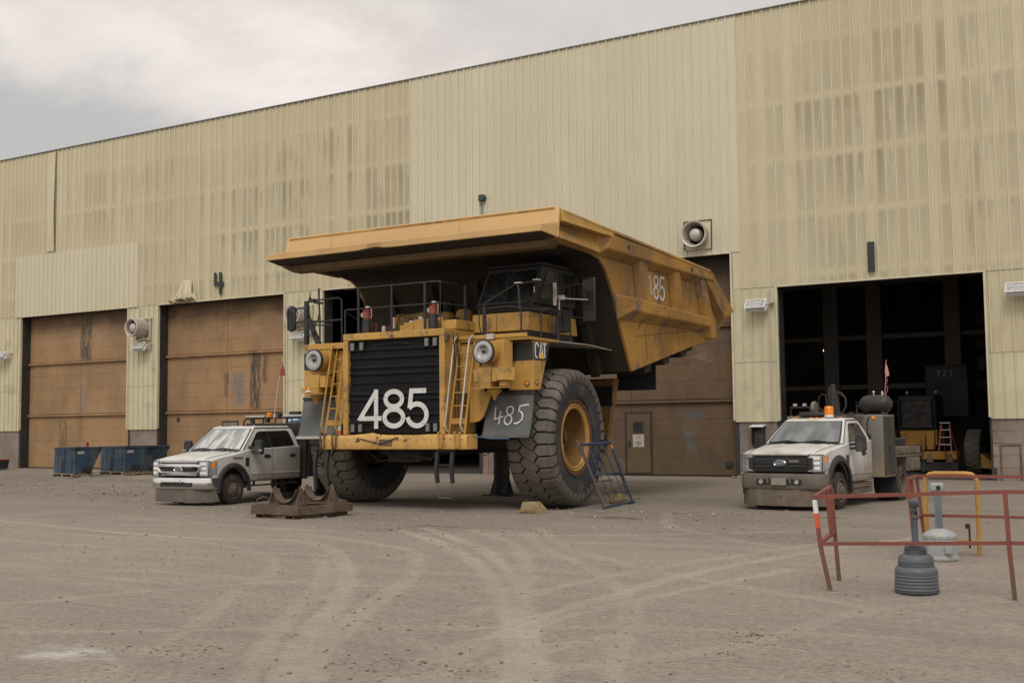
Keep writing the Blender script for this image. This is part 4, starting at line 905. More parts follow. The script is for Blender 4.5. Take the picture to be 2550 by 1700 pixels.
# ladders up both sides of the grille
def ladder(xi, xo, nm):
    y = lambda z: .10+.44*(z-1.7)/2.0
    t = MB()
    for x in (xi, xo): t.tube([(x,y(1.66),1.66),(x,y(3.76),3.76)], .026)
    for k in range(7):
        z = 1.98+k*.285
        t.tube([(xi,y(z),z),(xo,y(z),z)], .017)
    t.box(min(xi,xo),max(xi,xo),y(2.0)-.04,y(2.0)+.02,1.88,1.965)
    o = t.build('boarding_ladder', 'rail_yellow', HT)
    for x, dy in ((xi-.03*(1 if xi<xo else -1), -.16),(xo-.03, -.17)):
        g = MB().tube([(x,y(3.70)+.05,3.74),(x,y(3.72)+dy*.4,3.79),(x,y(3.6)+dy,3.68),(x,y(2.6)+dy,2.6),(x,y(1.9)+dy*1.0,1.85),(x+.02,y(1.75)+dy*.4,1.72)], .021)
        g.build('grab_rail', 'rail_yellow' if x < 0 else 'grey_metal', o)
ladder(1.44, 1.84, ''); ladder(-1.98, -1.57, '')
# tow hooks
for x in (-1.96,-1.62,1.30,1.72):
    MB().tube([(x-.05,.10,1.64),(x-.05,.0,1.71),(x-.03,-.07,1.70),(x-.02,-.085,1.45),(x,-.08,1.36),(x+.06,-.075,1.36),(x+.08,-.07,1.45),(x+.07,-.06,1.64),(x+.05,.05,1.70)], .021).build('tow_hook', 'rust' if x < 0 else 'rail_yellow', HT)
# flexible steps hanging below the bumper
def steps(x0, x1, z0, zr):
    t = MB()
    for x in (x0, x1):
        t.tube([(x,.12,1.36),(x+.02,.05,1.15),(x-.015,.06,.95),(x+.01,.07,z0)], .038, square=True)
    for z in zr: t.tube([(x0,.055,z),(x1,.055,z)], .018)
    t.box(x0-.05,x1+.05,.03,.15,1.33,1.345)
    return t.build('hanging_step', 'dark_steel', HT, bevel=.006)
steps(1.14,1.53,.62,(1.0,1.3)); steps(-2.24,-1.90,.42,(1.03,.70))
MB().tube([(1.15,.07,.62),(1.17,.08,.30)],.008).tube([(1.53,.07,.62),(1.50,.08,.30)],.008).tube([(1.17,.08,.30),(1.50,.08,.30)],.014).build('step_chain', 'rust', HT)
# headlights, boxes and fenders (mirrored)
def bodyface(sg):
    X = lambda x: sg*x
    S = lambda p: [(sg*q[0],q[1],q[2]) for q in p]
    GX_ = 3.0 if sg > 0 else 2.66
    hl = MB().lathe([(.001,.10),(.10,.10),(.20,.10),(.235,.06),(.25,.0),(.255,.04),(.24,.30),(.24,.34)], (X(2.33),.08,3.39), 'y', 40)
    o = hl.build('headlight', 'yellow', HT)
    MB().lathe([(.236,-.012),(.262,-.006),(.262,.05),(.236,.05)], (X(2.33),.08,3.39), 'y', 40, True).build('rubber_bezel', 'black_rubber', o)
    MB().lathe([(.235,-.004),(.205,-.016),(.150,-.010),(.146,.0)], (X(2.33),.08,3.39), 'y', 40).build('outer_ring', 'lens', o)
    MB().lathe([(.146,.0),(.10,.028),(.04,.045),(.001,.05)], (X(2.33),.08,3.39), 'y', 32).build('reflector', 'lens', o)
    MB().lathe([(.001,-.012),(.03,-.010),(.034,.04)], (X(2.33),.08,3.39), 'y', 12).add([(X(2.25),.075,3.47),(X(2.41),.075,3.47),(X(2.39),.075,3.50),(X(2.27),.075,3.50)],[(0,1,2,3)]).build('bulb', 'dark_steel', o)
    MB().hexa(S([(2.08,.40,3.06),(2.64,.40,3.06),(2.74,.62,3.06),(2.08,1.1,3.06)]), S([(2.08,.36,3.64),(2.66,.36,3.64),(2.76,.60,3.64),(2.08,1.1,3.64)])).build('headlight_box', 'yellow', HT, bevel=.015)
    MB().box(*sorted((X(2.04),X(2.07))),.35,1.0,3.1,3.6).build('box_flange', 'yellow', HT)
    b = MB().hexa(S([(2.20,.12,2.74),(2.50,.10,2.74),(2.50,.55,2.74),(2.20,.55,2.74)]), S([(2.18,.12,3.06),(2.50,.10,3.06),(2.50,.55,3.06),(2.18,.55,3.06)]))
    b.hexa(S([(2.505,.13,2.76),(2.62,.13,2.76),(2.62,.55,2.76),(2.505,.55,2.76)]), S([(2.505,.13,3.05),(2.62,.13,3.05),(2.62,.55,3.05),(2.505,.55,3.05)]))
    b.hexa(S([(2.625,.12,2.78),(2.82,.10,2.78),(2.96,.34,2.78),(2.625,.5,2.78)]), S([(2.625,.12,3.055),(2.82,.10,3.055),(2.96,.34,3.055),(2.625,.5,3.055)])) if sg > 0 else None
    b.hexa(S([(2.04,.16,2.76),(2.175,.13,2.76),(2.175,.5,2.76),(2.04,.5,2.76)]), S([(2.03,.16,3.02),(2.175,.13,3.02),(2.175,.5,3.02),(2.03,.5,3.02)]))
    b.build('lamp_guard_box', 'yellow', HT, bevel=.008)
    MB().hexa(S([(2.22,.13,2.62),(2.48,.12,2.62),(2.48,.5,2.62),(2.22,.5,2.62)]), S([(2.20,.12,2.738),(2.50,.10,2.738),(2.50,.5,2.738),(2.20,.5,2.738)])).hexa(S([(2.03,.05,2.61),(GX_,.05,2.62),(GX_,.5,2.63),(2.03,.5,2.63)]), S([(2.03,.05,2.625),(GX_,.05,2.635),(GX_,.5,2.645),(2.03,.5,2.645)])).build('guard_plate', 'yellow', HT)
    MB().lathe([(.001,2.38),(.03,2.38),(.035,2.43),(.07,2.47),(.15,2.56),(.17,2.60)], (X(2.45),.34,0), 'z', 16).box(*sorted((X(2.66),X(2.80))),.2,.4,2.66,2.76).build('horn', 'yellow', HT)
    # fender with chamfered outer face
    MB().hexa(S([(2.55,.745,2.575),(3.18,.74,2.575),(3.205,.99,2.59),(2.45,.99,2.59)]), S([(2.50,.74,3.62),(3.18,.74,3.62),(3.215,1.42,3.62),(2.45,1.42,3.62)])).build('fender', 'yellow', HT, bevel=.02)
    MB().quad(*S([(2.50,.733,3.215),(3.175,.733,3.215),(3.175,.733,3.605),(2.50,.733,3.605)])).quad(*S([(3.1815,.745,3.215),(3.2115,1.255,3.215),(3.2165,1.40,3.605),(3.1815,.745,3.605)])).build('fender_band', 'black_paint', HT, smooth=0)
    lo = MB()
    P_ = lambda u,v,t: (sg*(3.1845+.055*(u)+t), .745+u, v)
    # C A T
    ribbon(lo, [(.185,3.50),(.18,3.55),(.145,3.575),(.09,3.575),(.065,3.53),(.065,3.32),(.09,3.275),(.145,3.275)], .046, P_, .004)
    ribbon(lo, [(.225,3.275),(.245,3.40),(.295,3.575),(.345,3.40),(.365,3.275)], .042, P_, .004)
    ribbon(lo, [(.36,3.57),(.50,3.57)], .045, P_, .004); ribbon(lo, [(.43,3.56),(.43,3.27)], .048, P_, .005)
    if sg > 0: lo.build('maker_lettering', 'white_digit', HT, smooth=0)
    tr = MB().plate([P_(.20,3.255,.008),P_(.39,3.255,.008),P_(.295,3.41,.008)], .004)
    if sg > 0: tr.build('maker_triangle', plain('signal_yellow', srgb(222,164,28), .5), HT, smooth=0)
    for x, y, r in ((3.02,.728,.062),):
        l_ = MB().lathe([(.001,-.02),(.03,-.018),(.046,0)], (X(x),y,2.72), 'y', 20).build('turn_signal', 'amber', HT)
        MB().lathe([(.046,-.004),(.062,-.008),(.066,.01)], (X(x),y,2.72), 'y', 20).build('bezel', 'rust', l_)
    l_ = MB().lathe([(.001,.012),(.03,.010),(.046,-.01)], (X(3.20),.86,2.74), 'x', 20).build('side_marker', 'amber', HT) if sg > 0 else None
    if l_: MB().lathe([(.046,.0),(.062,.004),(.066,-.02)], (X(3.20),.86,2.74), 'x', 20).build('bezel', 'rust', l_)
    # rubber mud flap with clamped top and bottom strips
    fl = []
    for k in range(9):
        v = k/8; z = 2.55-.97*v; y = .735-.25*v+.05*math.sin(v*3.1); x0 = 2.0+.02*v
        fl.append([(X(x0),y,z),(X(3.185),y-.01*math.sin(v*5),z),(X(3.185),y+.018,z),(X(x0),y+.018,z)])
    f_ = MB().loft(fl).build('mud_flap', 'rubber', HT)
    MB().box(*sorted((X(2.05),X(3.185))),.705,.73,2.49,2.56).build('clamp_strip', 'dark_steel', f_)
    MB().box(*sorted((X(2.02),X(3.185))),.455,.478,1.575,1.635).build('bottom_strip', 'grey_metal' if sg < 0 else 'rubber', f_)
    if sg > 0:
        ch = MB(); q = lambda u,v,t: (u, .735-.25*(2.55-v)/.97+.05*math.sin((2.55-v)/.97*3.1)-.012-t, v)
        ribbon(ch, [(2.27,2.24),(2.26,2.12),(2.27,1.97),(2.38,2.0),(2.48,2.03)], .024, q, .003)
        ribbon(ch, [(2.40,2.14),(2.39,2.0),(2.395,1.86)], .026, q, .003)
        ribbon(ch, [(2.63+.080*math.cos(a)+.01*math.sin(2*a), 2.145+.09*math.sin(a)) for a in [R_(20*i) for i in range(18)]], .026, q, .003, True)
        ribbon(ch, [(2.61+.090*math.cos(a), 1.955+.10*math.sin(a)) for a in [R_(20*i) for i in range(18)]], .027, q, .004, True)
        ribbon(ch, [(3.09,2.27),(2.98,2.26),(2.87,2.245),(2.85,2.14),(2.91,2.12),(2.96,2.05),(2.95,1.96),(2.89,1.90),(2.81,1.87),(2.77,1.885)], .028, q, .003)
        ch.build('chalk_number', 'chalk', f_, smooth=0)
    # inner splash panel sloping down to the bumper end
    MB().prism([(2.06,2.58),(2.25,2.56),(2.20,2.38),(2.04,2.02),(1.93,1.93),(1.70,1.90),(1.70,2.58)], 'y', .52, .56).build('splash_panel', 'yellow', HT) if sg > 0 else MB().prism([(-2.06,2.58),(-1.70,2.58),(-1.70,1.90),(-1.86,1.93),(-2.0,2.3)], 'y', .52, .56).build('splash_panel', 'yellow', HT)
    MB().box(*sorted((X(1.42),X(2.04))),.56,.60,2.56,3.62).build('front_panel', 'yellow', HT)
sides(bodyface)
MB().tube([(1.9,.30,1.62),(2.3,.38,1.56),(2.75,.42,1.555)], .014).build('blue_hose', plain('blue_hose', srgb(60,86,120), .5), HT)
# decks
MB().box(1.40,3.18,.50,1.9,3.645,3.70).box(1.40,3.18,.47,.50,3.70,3.785).build('right_deck', 'yellow', HT, bevel=.008)
MB().box(-2.90,-1.40,.42,1.3,3.66,3.80).box(-3.05,-1.40,1.3,4.2,3.70,3.78).build('left_deck', 'yellow', HT, bevel=.01)
MB().loft([[(x,y,z),(x,y,z+.02),(x2,y,z2+.02),(x2,y,z2)] for x,x2,y,z,z2 in ((1.4,3.20,1.92,3.66,3.66),(1.4,3.24,3.0,3.66,3.66),(2.0,3.24,3.6,3.68,3.64),(2.75,3.24,4.2,3.66,3.60),(3.15,3.22,4.75,3.60,3.58))]).build('rear_fender_plate', 'grey_metal', HT)
MB().box(2.2,2.38,.42,.5,3.68,3.80).build('deck_hinge', 'grey_metal', HT)
# cab
MB().hexa([(1.34,1.20,3.90),(2.80,1.20,3.90),(2.80,3.5,3.90),(1.34,3.5,3.90)],[(1.34,1.20,4.31),(2.80,1.20,4.31),(2.80,3.4,4.31),(1.34,3.4,4.31)]).build('cab_base', 'yellow', HT, bevel=.02)
MB().box(1.36,2.78,1.25,3.3,3.70,3.895).build('cab_mount', 'soot', HT)
mb = MB()
for x, z in [(1.37,z) for z in (3.96,4.06,4.16,4.26)]+[(1.98,3.97),(2.0,4.05),(1.97,4.24),(2.74,4.0),(2.74,4.24)]: mb.cyl((x,1.19,z),(x,1.205,z),.010,n=6)
mb.box(1.985,1.991,1.193,1.2,3.92,4.29).build('panel_bolt', 'dark_steel', HT)
cab = MB()
def fr4(b, t): cab.hexa(b, t)
cb = [(1.36,1.42,4.315),(2.82,1.42,4.315),(2.82,3.3,4.315),(1.36,3.3,4.315)]; ct = [(1.36,1.32,4.50),(2.82,1.32,4.50),(2.82,3.3,4.50),(1.36,3.3,4.50)]
cab.hexa(cb, ct)
cab.hexa([(1.36,1.34,4.503),(2.86,1.34,4.503),(2.86,3.3,4.503),(1.36,3.3,4.503)], [(1.50,1.66,5.38),(2.92,1.66,5.38),(2.92,3.2,5.38),(1.50,3.2,5.38)])
cab.hexa([(1.44,1.58,5.383),(2.96,1.58,5.383),(2.96,3.3,5.383),(1.44,3.3,5.383)], [(1.50,1.64,5.46),(2.92,1.64,5.46),(2.92,3.2,5.46),(1.50,3.2,5.46)])
cab.build('cab', 'black_paint', HT, bevel=.03)
def on_screen(u, v, o=.012):   # front face of the cab
    t = (v-4.503)/(5.38-4.503); x0 = 1.36+(1.50-1.36)*t; x1 = 2.86+(2.92-2.86)*t
    return (x0+(x1-x0)*u, 1.34+.32*t-o, v-o*.36)
R4 = lambda a,b,c_,d,r=.03: [(a+r,c_),(b-r,c_),(b,c_+r*.6),(b,d-r*.6),(b-r,d),(a+r,d),(a,d-r*.6),(a,c_+r*.6)]
MB().plate([on_screen(u,v) for u,v in R4(.06,.94,4.58,5.28,.06)], .01).build('windscreen', 'dark_glass', HT)
ribs = MB()
P8 = [Vector(on_screen(u,v,.022)) for u,v in R4(.045,.955,4.565,5.295,.06)]; ribs.tube(P8, .016, closed=True)
ribs.build('windscreen_seal', 'dark_steel', HT)
MB().plate([(2.868,1.62,4.62),(2.868,2.35,4.62),(2.928,2.35,5.26),(2.928,1.84,5.26)], .012).plate([(2.868,2.45,4.62),(2.868,3.15,4.62),(2.928,3.1,5.26),(2.928,2.45,5.26)], .012).build('side_window', 'dark_glass', HT)
MB().tube([(2.1,1.27,4.52),(2.2,1.30,4.75),(2.15,1.40,5.0)], .010).tube([(1.5,1.28,4.52),(1.9,1.3,4.545),(2.7,1.3,4.52)], .02).build('wiper', 'black_rubber', HT)
# guard rails round the cab deck
for p, q, r in (((1.97,.72),(3.72,4.42),.045),((2.90,.72),(3.74,4.30),.020),((3.12,1.2),(3.74,4.30),.020),((3.14,1.9),(3.70,4.9),.045),((3.14,2.5),(3.70,5.0),.016)):
    MB().tube([(p[0],p[1],q[0]),(p[0],p[1],q[1])], r).build('railing_post', 'dark_steel', HT)
MB().tube([(1.98,.72,4.36),(1.98,.72,4.50),(2.80,.74,4.88),(3.12,1.0,4.92),(3.14,2.5,4.92)], .018).tube([(1.80,.9,4.42),(1.98,.72,4.38),(2.6,.72,4.40),(2.92,.72,4.33),(3.12,1.2,4.33),(3.14,2.5,4.33)], .020).build('handrail', 'dark_steel', HT)
MB().tube([(2.86,.74,4.30),(2.84,.73,4.75),(2.80,.74,4.9)], [.03,.02,.035]).build('rail_clamp', 'dark_steel', HT)
MB().box(2.76,2.90,.68,.80,4.875,4.895).box(3.05,3.17,.98,1.12,4.955,4.975).build('rail_cap', 'white_plain', HT)
MB().tube([(1.88,.66,4.36),(1.86,.67,4.1),(1.90,.66,3.9),(1.93,.70,3.74)], .014).tube([(3.2,1.5,4.3),(3.1,1.55,4.0),(3.2,1.6,3.8),(3.35,1.7,3.9),(3.3,1.7,4.3)], .010).tube([(3.16+.13*math.cos(a),1.45,4.72+.13*math.sin(a)) for a in [R_(24*i) for i in range(15)]], .010, closed=True).tube([(3.18+.15*math.cos(a),1.47,4.71+.14*math.sin(a)) for a in [R_(24*i) for i in range(15)]], .008, closed=True).tube([(2.85,1.1,4.34),(3.2,1.4,4.36),(3.15,1.9,4.3),(3.18,2.4,4.25)], .02).build('cab_wiring', 'wire', HT)
MB().tube([(3.2,1.7,4.66),(3.36,2.0,4.62),(3.62,2.45,4.62)], .014).box(3.24,3.36,1.74,1.86,4.58,4.68).build('mirror_arm', 'grey_metal', HT)
MB().tube([(3.2,1.9,4.2),(3.22,2.1,4.95),(3.5,2.5,4.98)],.014).tube([(3.2,2.0,4.25),(3.5,2.5,4.22)],.014).build('mirror_bracket', 'dark_steel', HT)
o = MB().box(3.46,3.79,2.46,2.53,4.12,5.12).build('mirror', 'black_paint', HT, bevel=.03)
MB().box(3.49,3.76,2.445,2.458,4.40,5.06).build('mirror_glass', 'dark_glass', o)
MB().box(3.19,3.25,1.62,1.68,4.45,4.95).cyl((3.3,1.7,4.35),(3.3,1.7,4.55),.012).cyl((2.9,1.3,4.72),(2.9,1.3,4.86),.012).cyl((3.3,1.55,4.72),(3.3,1.55,4.86),.012).build('antenna_mount', 'grey_metal', HT)
MB().box(3.0,3.2,2.1,2.4,3.9,4.25).build('battery_box', 'dark_steel', HT, bevel=.01)
# front catwalk rail, extinguishers, machinery on the hood
cw = MB()
cw.tube([(-1.5,.22,5.0),(1.06,.22,5.0),(1.14,.26,4.99),(1.18,.9,4.98)], .020).tube([(-1.5,.22,4.52),(1.14,.22,4.52),(1.18,1.2,4.52)], .018)
cw.build('catwalk_rail', 'dark_steel', HT)
for x, y, r, z1 in ((-1.11,.22,.032,5.0),(-.17,.22,.026,5.0),(.74,.22,.032,5.0),(1.15,.22,.010,4.98),(-1.5,.22,.018,4.52),(1.16,1.2,.036,5.0)): MB().tube([(x,y,3.96),(x,y,z1)], r).build('catwalk_post', 'dark_steel', HT)
cw = MB().tube([(-1.45,.22,4.45),(-1.2,.9,4.1)],.014).tube([(-1.25,.3,4.95),(-1.0,.9,4.2)],.014)
cw.build('catwalk_brace', 'dark_steel', HT)
def ext(x, y, z, h):
    o = MB().cyl((x,y,z),(x,y,z+.34),.105,n=20).build('extinguisher_sleeve', 'black_rubber', HT)
    MB().lathe([(.10,z+.342),(.10,z+.50),(.085,z+.545),(.03,z+.57),(.001,z+.575)], (x,y,0), 'z', 20).build('cylinder', 'red', o)
    MB().cyl((x,y,z+.57),(x,y,z+.62),.02).box(x-.06,x+.07,y-.015,y+.015,z+.60,z+.625).build('valve', 'chrome', o)
    MB().tube([(x+.03,y,z+.60),(x+.10,y,z+.60),(x+.14,y,z+.53),(x+.135,y,z+.40),(x+.12,y,z+.34)], .012).build('hose', 'grey_metal', o)
    MB().box(x-.085,x-.03,y-.104,y-.098,z+.38,z+.47).build('label_sticker', 'paper', o)
ext(-.97,.34,3.955,.6); ext(.87,.34,3.955,.6)
MB().box(-.20,-.05,.55,.85,3.95,4.12).box(-.04,.22,.5,1.0,3.95,4.17).box(.225,.70,.5,1.1,3.95,4.22).box(.0,.6,1.1,1.6,3.9,4.30).build('hood_box', 'yellow', HT, bevel=.015)
MB().box(1.0,1.40,.45,1.2,3.95,4.16).build('side_box', 'yellow', HT, bevel=.02)
MB().lathe([(.001,4.52),(.16,4.50),(.22,4.44),(.24,4.36),(.24,4.0)], (.14,1.9,0), 'z', 24).lathe([(.001,4.56),(.16,4.54),(.20,4.48),(.22,4.40),(.22,4.0)], (.62,2.0,0), 'z', 24).build('air_cleaner', 'yellow_worn', HT)
MB().cyl((-1.0,1.8,4.25),(-.2,1.7,4.3),.24,n=20).cyl((-1.1,1.8,4.25),(-1.0,1.8,4.25),.28,n=20).build('exhaust_duct', 'yellow_worn', HT)
rs = random.Random(9); mb = MB()
for k in range(4): mb.cyl((-1.36+.12*k,.75,3.95),(-1.36+.12*k,.75,4.20+.03*(k%2)),.052,n=12)
for k in range(3): mb.cyl((-.78+.11*k,.8,3.95),(-.78+.11*k,.8,4.16),.05,n=12)
mb.build('filter_bank', plain('maroon_filter', srgb(74,34,32), .5), HT)
MB().cyl((.36,.6,4.17),(.36,.6,4.29),.055,n=14).cyl((.12,.6,4.17),(.12,.6,4.21),.07,n=14).cyl((-.32,.5,4.05),(-.32,.5,4.30),.03,n=10).cyl((-.6,.5,4.0),(-.6,.5,4.12),.05).build('filler_cap', 'grey_metal', HT)
mb = MB()
for k in range(9):
    x = -1.3+k*.26; y = .8+rs.uniform(0,.8)
    MB().tube([(x,y,3.95),(x+rs.uniform(-.1,.1),y,4.2+rs.uniform(0,.2)),(x+rs.uniform(.05,.25),y+.2,4.25+rs.uniform(0,.15)),(x+.3,y+.3,4.0)], rs.uniform(.010,.022), 6).build('engine_hose', 'wire', HT)
mb.tube([(-1.33,.6,3.97),(-1.30,.58,4.22),(-1.18,.6,4.24),(-1.12,.62,4.0)], .012).tube([(-1.2,.6,3.97),(-1.17,.58,4.18),(-1.05,.6,4.2)], .010)
mb.build('engine_hose', 'wire', HT)
MB().box(-1.2,1.2,1.3,4.3,3.6,3.92).cyl((-.5,3,3.9),(-.5,3,4.9),.14).cyl((.9,3.3,3.9),(.9,3.3,5.1),.16).box(-1.2,-.3,2.6,4.2,3.9,4.6).build('engine_bay', 'soot', HT, bevel=.04)
# left-hand mirror bracket and railings
MB().box(-2.945,-2.85,.46,.54,3.80,4.84).build('bracket_post', 'dark_steel', HT, bevel=.005)
MB().hexa([(-2.60,.47,3.80),(-2.44,.47,3.80),(-2.44,.53,3.80),(-2.60,.53,3.80)],[(-2.89,.47,4.42),(-2.80,.47,4.42),(-2.80,.53,4.42),(-2.89,.53,4.42)]).build('bracket_brace', 'dark_steel', HT)
MB().tube([(-2.9,.5,4.68),(-3.02,.47,4.68),(-3.38,.40,4.66),(-3.40,.40,4.62),(-3.40,.40,4.34),(-3.36,.40,4.33),(-2.9,.48,4.36)], .020).tube([(-3.40,.40,4.34),(-3.41,.42,4.18),(-3.28,.4,4.13),(-3.2,.4,4.17)], .018).build('mirror_loop', 'dark_steel', HT)
o = MB().box(-3.36,-3.16,.37,.46,4.14,4.66).build('mirror', 'black_paint', HT, bevel=.05)
MB().plate([(-3.34,.362,4.16),(-3.20,.362,4.16),(-3.20,.362,4.62),(-3.34,.362,4.62)], .006).build('mirror_glass', 'dark_glass', o)
MB().tube([(-2.9,.5,4.30),(-2.84,.5,4.30),(-2.76,.5,4.32),(-1.82,.5,4.345)], .022).tube([(-2.7,.5,4.84),(-1.92,.5,4.86),(-1.83,.5,4.80),(-1.82,.5,3.82)], .020).tube([(-2.52,.5,5.12),(-2.52,.5,4.8),(-2.49,.5,4.4),(-2.49,.5,3.82)], .022).tube([(-2.85,.5,4.80),(-2.82,.5,4.5),(-2.74,.5,4.36),(-2.55,.5,4.34),(-2.52,.5,4.5)], .020).tube([(-2.82,.5,4.28),(-2.4,.5,4.24),(-2.1,.5,4.22)], .018).build('left_railing', 'dark_steel', HT)
MB().box(-2.80,-2.62,.44,.54,4.80,4.88).cyl((-2.78,.48,4.86),(-2.78,.48,5.05),.012).cyl((-2.78,.48,4.86),(-2.78,.48,4.93),.03).tube([(-2.8,.48,4.82),(-2.9,.48,4.70)],.008).tube([(-2.66,.48,4.8),(-2.4,.48,4.76)],.03).build('antenna_bracket', 'dark_steel', HT)
MB().tube([(-2.84,.46,4.3),(-2.86,.45,4.1),(-2.76,.44,3.98),(-2.62,.45,4.05),(-2.58,.46,4.3)], .012).tube([(-2.84,.46,4.3),(-2.83,.45,4.15),(-2.74,.44,4.04),(-2.63,.45,4.12),(-2.61,.46,4.3)], .010).build('bracket_cable', 'wire', HT)
for x in (-2.0,-1.86): pass
o = MB().lathe([(.055,2.68),(.055,2.72),(.035,2.765),(.001,2.775)], (-2.50,.12,0), 'z', 16).build('amber_beacon', 'amber', HT)
MB().lathe([(.001,2.655),(.09,2.66),(.06,2.69)], (-2.50,.12,0), 'z', 16).build('beacon_base', 'white_plain', o)
MB().cyl((-1.53,.06,1.70),(-1.53,.06,1.86),.045,n=16).build('grease_bottle', 'grey_metal', HT)
MB().cyl((-1.53,.06,1.665),(-1.53,.06,1.76),.046,n=16).build('bottle_band', 'orange_sleeve', HT)

# --- big tyres
def big_wheel(sg):
    R0, W2 = 1.535, .505; cx, cy, cz = (2.82 if sg > 0 else -2.70), 2.40, 1.55     # steered a few degrees
    T = Matrix.Translation((cx,cy,cz)) @ Matrix.Rotation(R_(3.5), 4, 'Z') @ (Matrix.Identity(4) if sg > 0 else Matrix.Rotation(math.pi, 4, 'Z'))
    prof = [(.74,-.36),(.80,-.43),(.95,-.505),(1.15,-.535),(1.32,-.525),(1.42,-.50),(1.465,-.45),(1.475,-.2),(1.48,0),(1.475,.2),(1.465,.45),(1.42,.50),(1.32,.525),(1.15,.535),(.95,.505),(.80,.43),(.74,.36)]
    mb = MB(); mb.T = T; mb.lathe(prof, (0,0,0), 'x', 120)
    for rr, ww in ((.90,.492),(1.22,.532)): mb.lathe([(rr-.012,ww-.003),(rr-.006,ww+.006),(rr+.006,ww+.006),(rr+.012,ww-.003)], (0,0,0), 'x', 96)
    tyre = mb.build('tyre', 'sidewall', HT)
    N = 36; p = 2*math.pi/N; rs = random.Random(4+sg)
    mb = MB(); mb.T = T
    def rad(w): return R0+.012-.055*(abs(w)/W2)**3
    def pt(w, th, r): return (w, r*math.sin(th), r*math.cos(th))
    def block(outl, drop=.085):
        # outl: list of (w, theta); inset by the groove and raise, with a worn rounded top edge
        cw_ = sum(q[0] for q in outl)/len(outl); ct_ = sum(q[1] for q in outl)/len(outl)
        def ins(k, d): 
            out = []
            for w, t in outl:
                dw, dt = w-cw_, (t-ct_)*R0; l = math.hypot(dw, dt); f = max(.1, (l-d)/l)
                out.append((cw_+dw*f, ct_+dt*f/R0))
            return out
        jit = rs.uniform(-.006,.004)
        A = ins(0,.006); B = ins(0,.013); C_ = ins(0,.028)
        mb.loft([[pt(w,t,rad(w)-drop) for w,t in A], [pt(w,t,rad(w)-.018+jit) for w,t in B], [pt(w,t,rad(w)+jit) for w,t in C_]])
    for i in range(N):
        t0 = i*p
        block([(.125,t0),(.225,t0+.5*p),(.36,t0+.5*p),(.36,t0-.5*p),(.225,t0-.5*p)] if False else [(.125,t0),(.235,t0+.47*p),(.40,t0+.46*p),(.485,t0+.43*p),(.485,t0-.43*p),(.40,t0-.46*p),(.235,t0-.47*p)])
        u = t0+.5*p
        block([(-.125,u),(-.235,u-.47*p),(-.40,u-.46*p),(-.485,u-.43*p),(-.485,u+.43*p),(-.40,u+.46*p),(-.235,u+.47*p)])
        block([(.118,t0),(.215,t0+.5*p),(.118,t0+p),(-.118,t0+1.5*p),(-.215,t0+p),(-.118,t0+.5*p)])
        for s2, tt in ((1,t0),(-1,u)):      # shoulder lug wrapping on to the sidewall
            h0, h1 = tt-.42*p, tt+.42*p; q0, q1 = tt-.30*p, tt+.30*p
            st = [(.478,rad(.48)-.004,h0,h1),(.525,1.455,h0,h1),(.552,1.385,h0+.02*p,h1-.02*p),(.556,1.30,q0,q1),(.540,1.24,q0,q1)]
            inn = [(.44,1.40),(.47,1.40),(.50,1.36),(.51,1.30),(.52,1.24)]
            mb.loft([[(s2*w, r*math.sin(a), r*math.cos(a)), (s2*w, r*math.sin(b), r*math.cos(b)), (s2*iw, ir*math.sin(b), ir*math.cos(b)), (s2*iw, ir*math.sin(a), ir*math.cos(a))] for (w,r,a,b),(iw,ir) in zip(st, inn)])
    mb.build('tread', 'tread', tyre, smooth=28)
    mb = MB(); mb.T = T
    mb.lathe([(.86,.455),(.84,.475),(.80,.47),(.765,.44),(.74,.36)], (0,0,0), 'x', 72); mb.build('lock_ring', 'rim_brown', tyre)
    mb = MB(); mb.T = T
    mb.lathe([(.765,.42),(.755,.455),(.735,.462),(.72,.44),(.70,.43),(.685,.445),(.66,.44),(.645,.40)], (0,0,0), 'x', 72)
    rim = mb.build('wheel_rim', 'rim_yellow', HT)
    mb = MB(); mb.T = T
    mb.lathe([(.645,.40),(.64,.10),(.62,.02),(.60,-.10),(.60,-.36)], (0,0,0), 'x', 72); mb.build('wheel_barrel', 'rim_inner', rim)
    mb = MB(); mb.T = T
    mb.lathe([(.60,-.34),(.42,-.33),(.38,-.30),(.36,.02),(.31,.08),(.27,.08),(.24,.15),(.12,.17),(.11,.22),(.001,.23)], (0,0,0), 'x', 40); mb.build('hub', 'hub', rim)
    mb = MB(); mb.T = T
    for k in range(20):
        a = 2*math.pi*k/20; mb.cyl((-.34,.50*math.sin(a),.50*math.cos(a)),(-.27,.50*math.sin(a),.50*math.cos(a)),.026,n=6)
        if k % 2: mb.cyl((.07,.29*math.sin(a),.29*math.cos(a)),(.105,.29*math.sin(a),.29*math.cos(a)),.018,n=6)
    mb.build('wheel_bolts', 'dark_steel', rim)
    return tyre
big_wheel(1); big_wheel(-1)
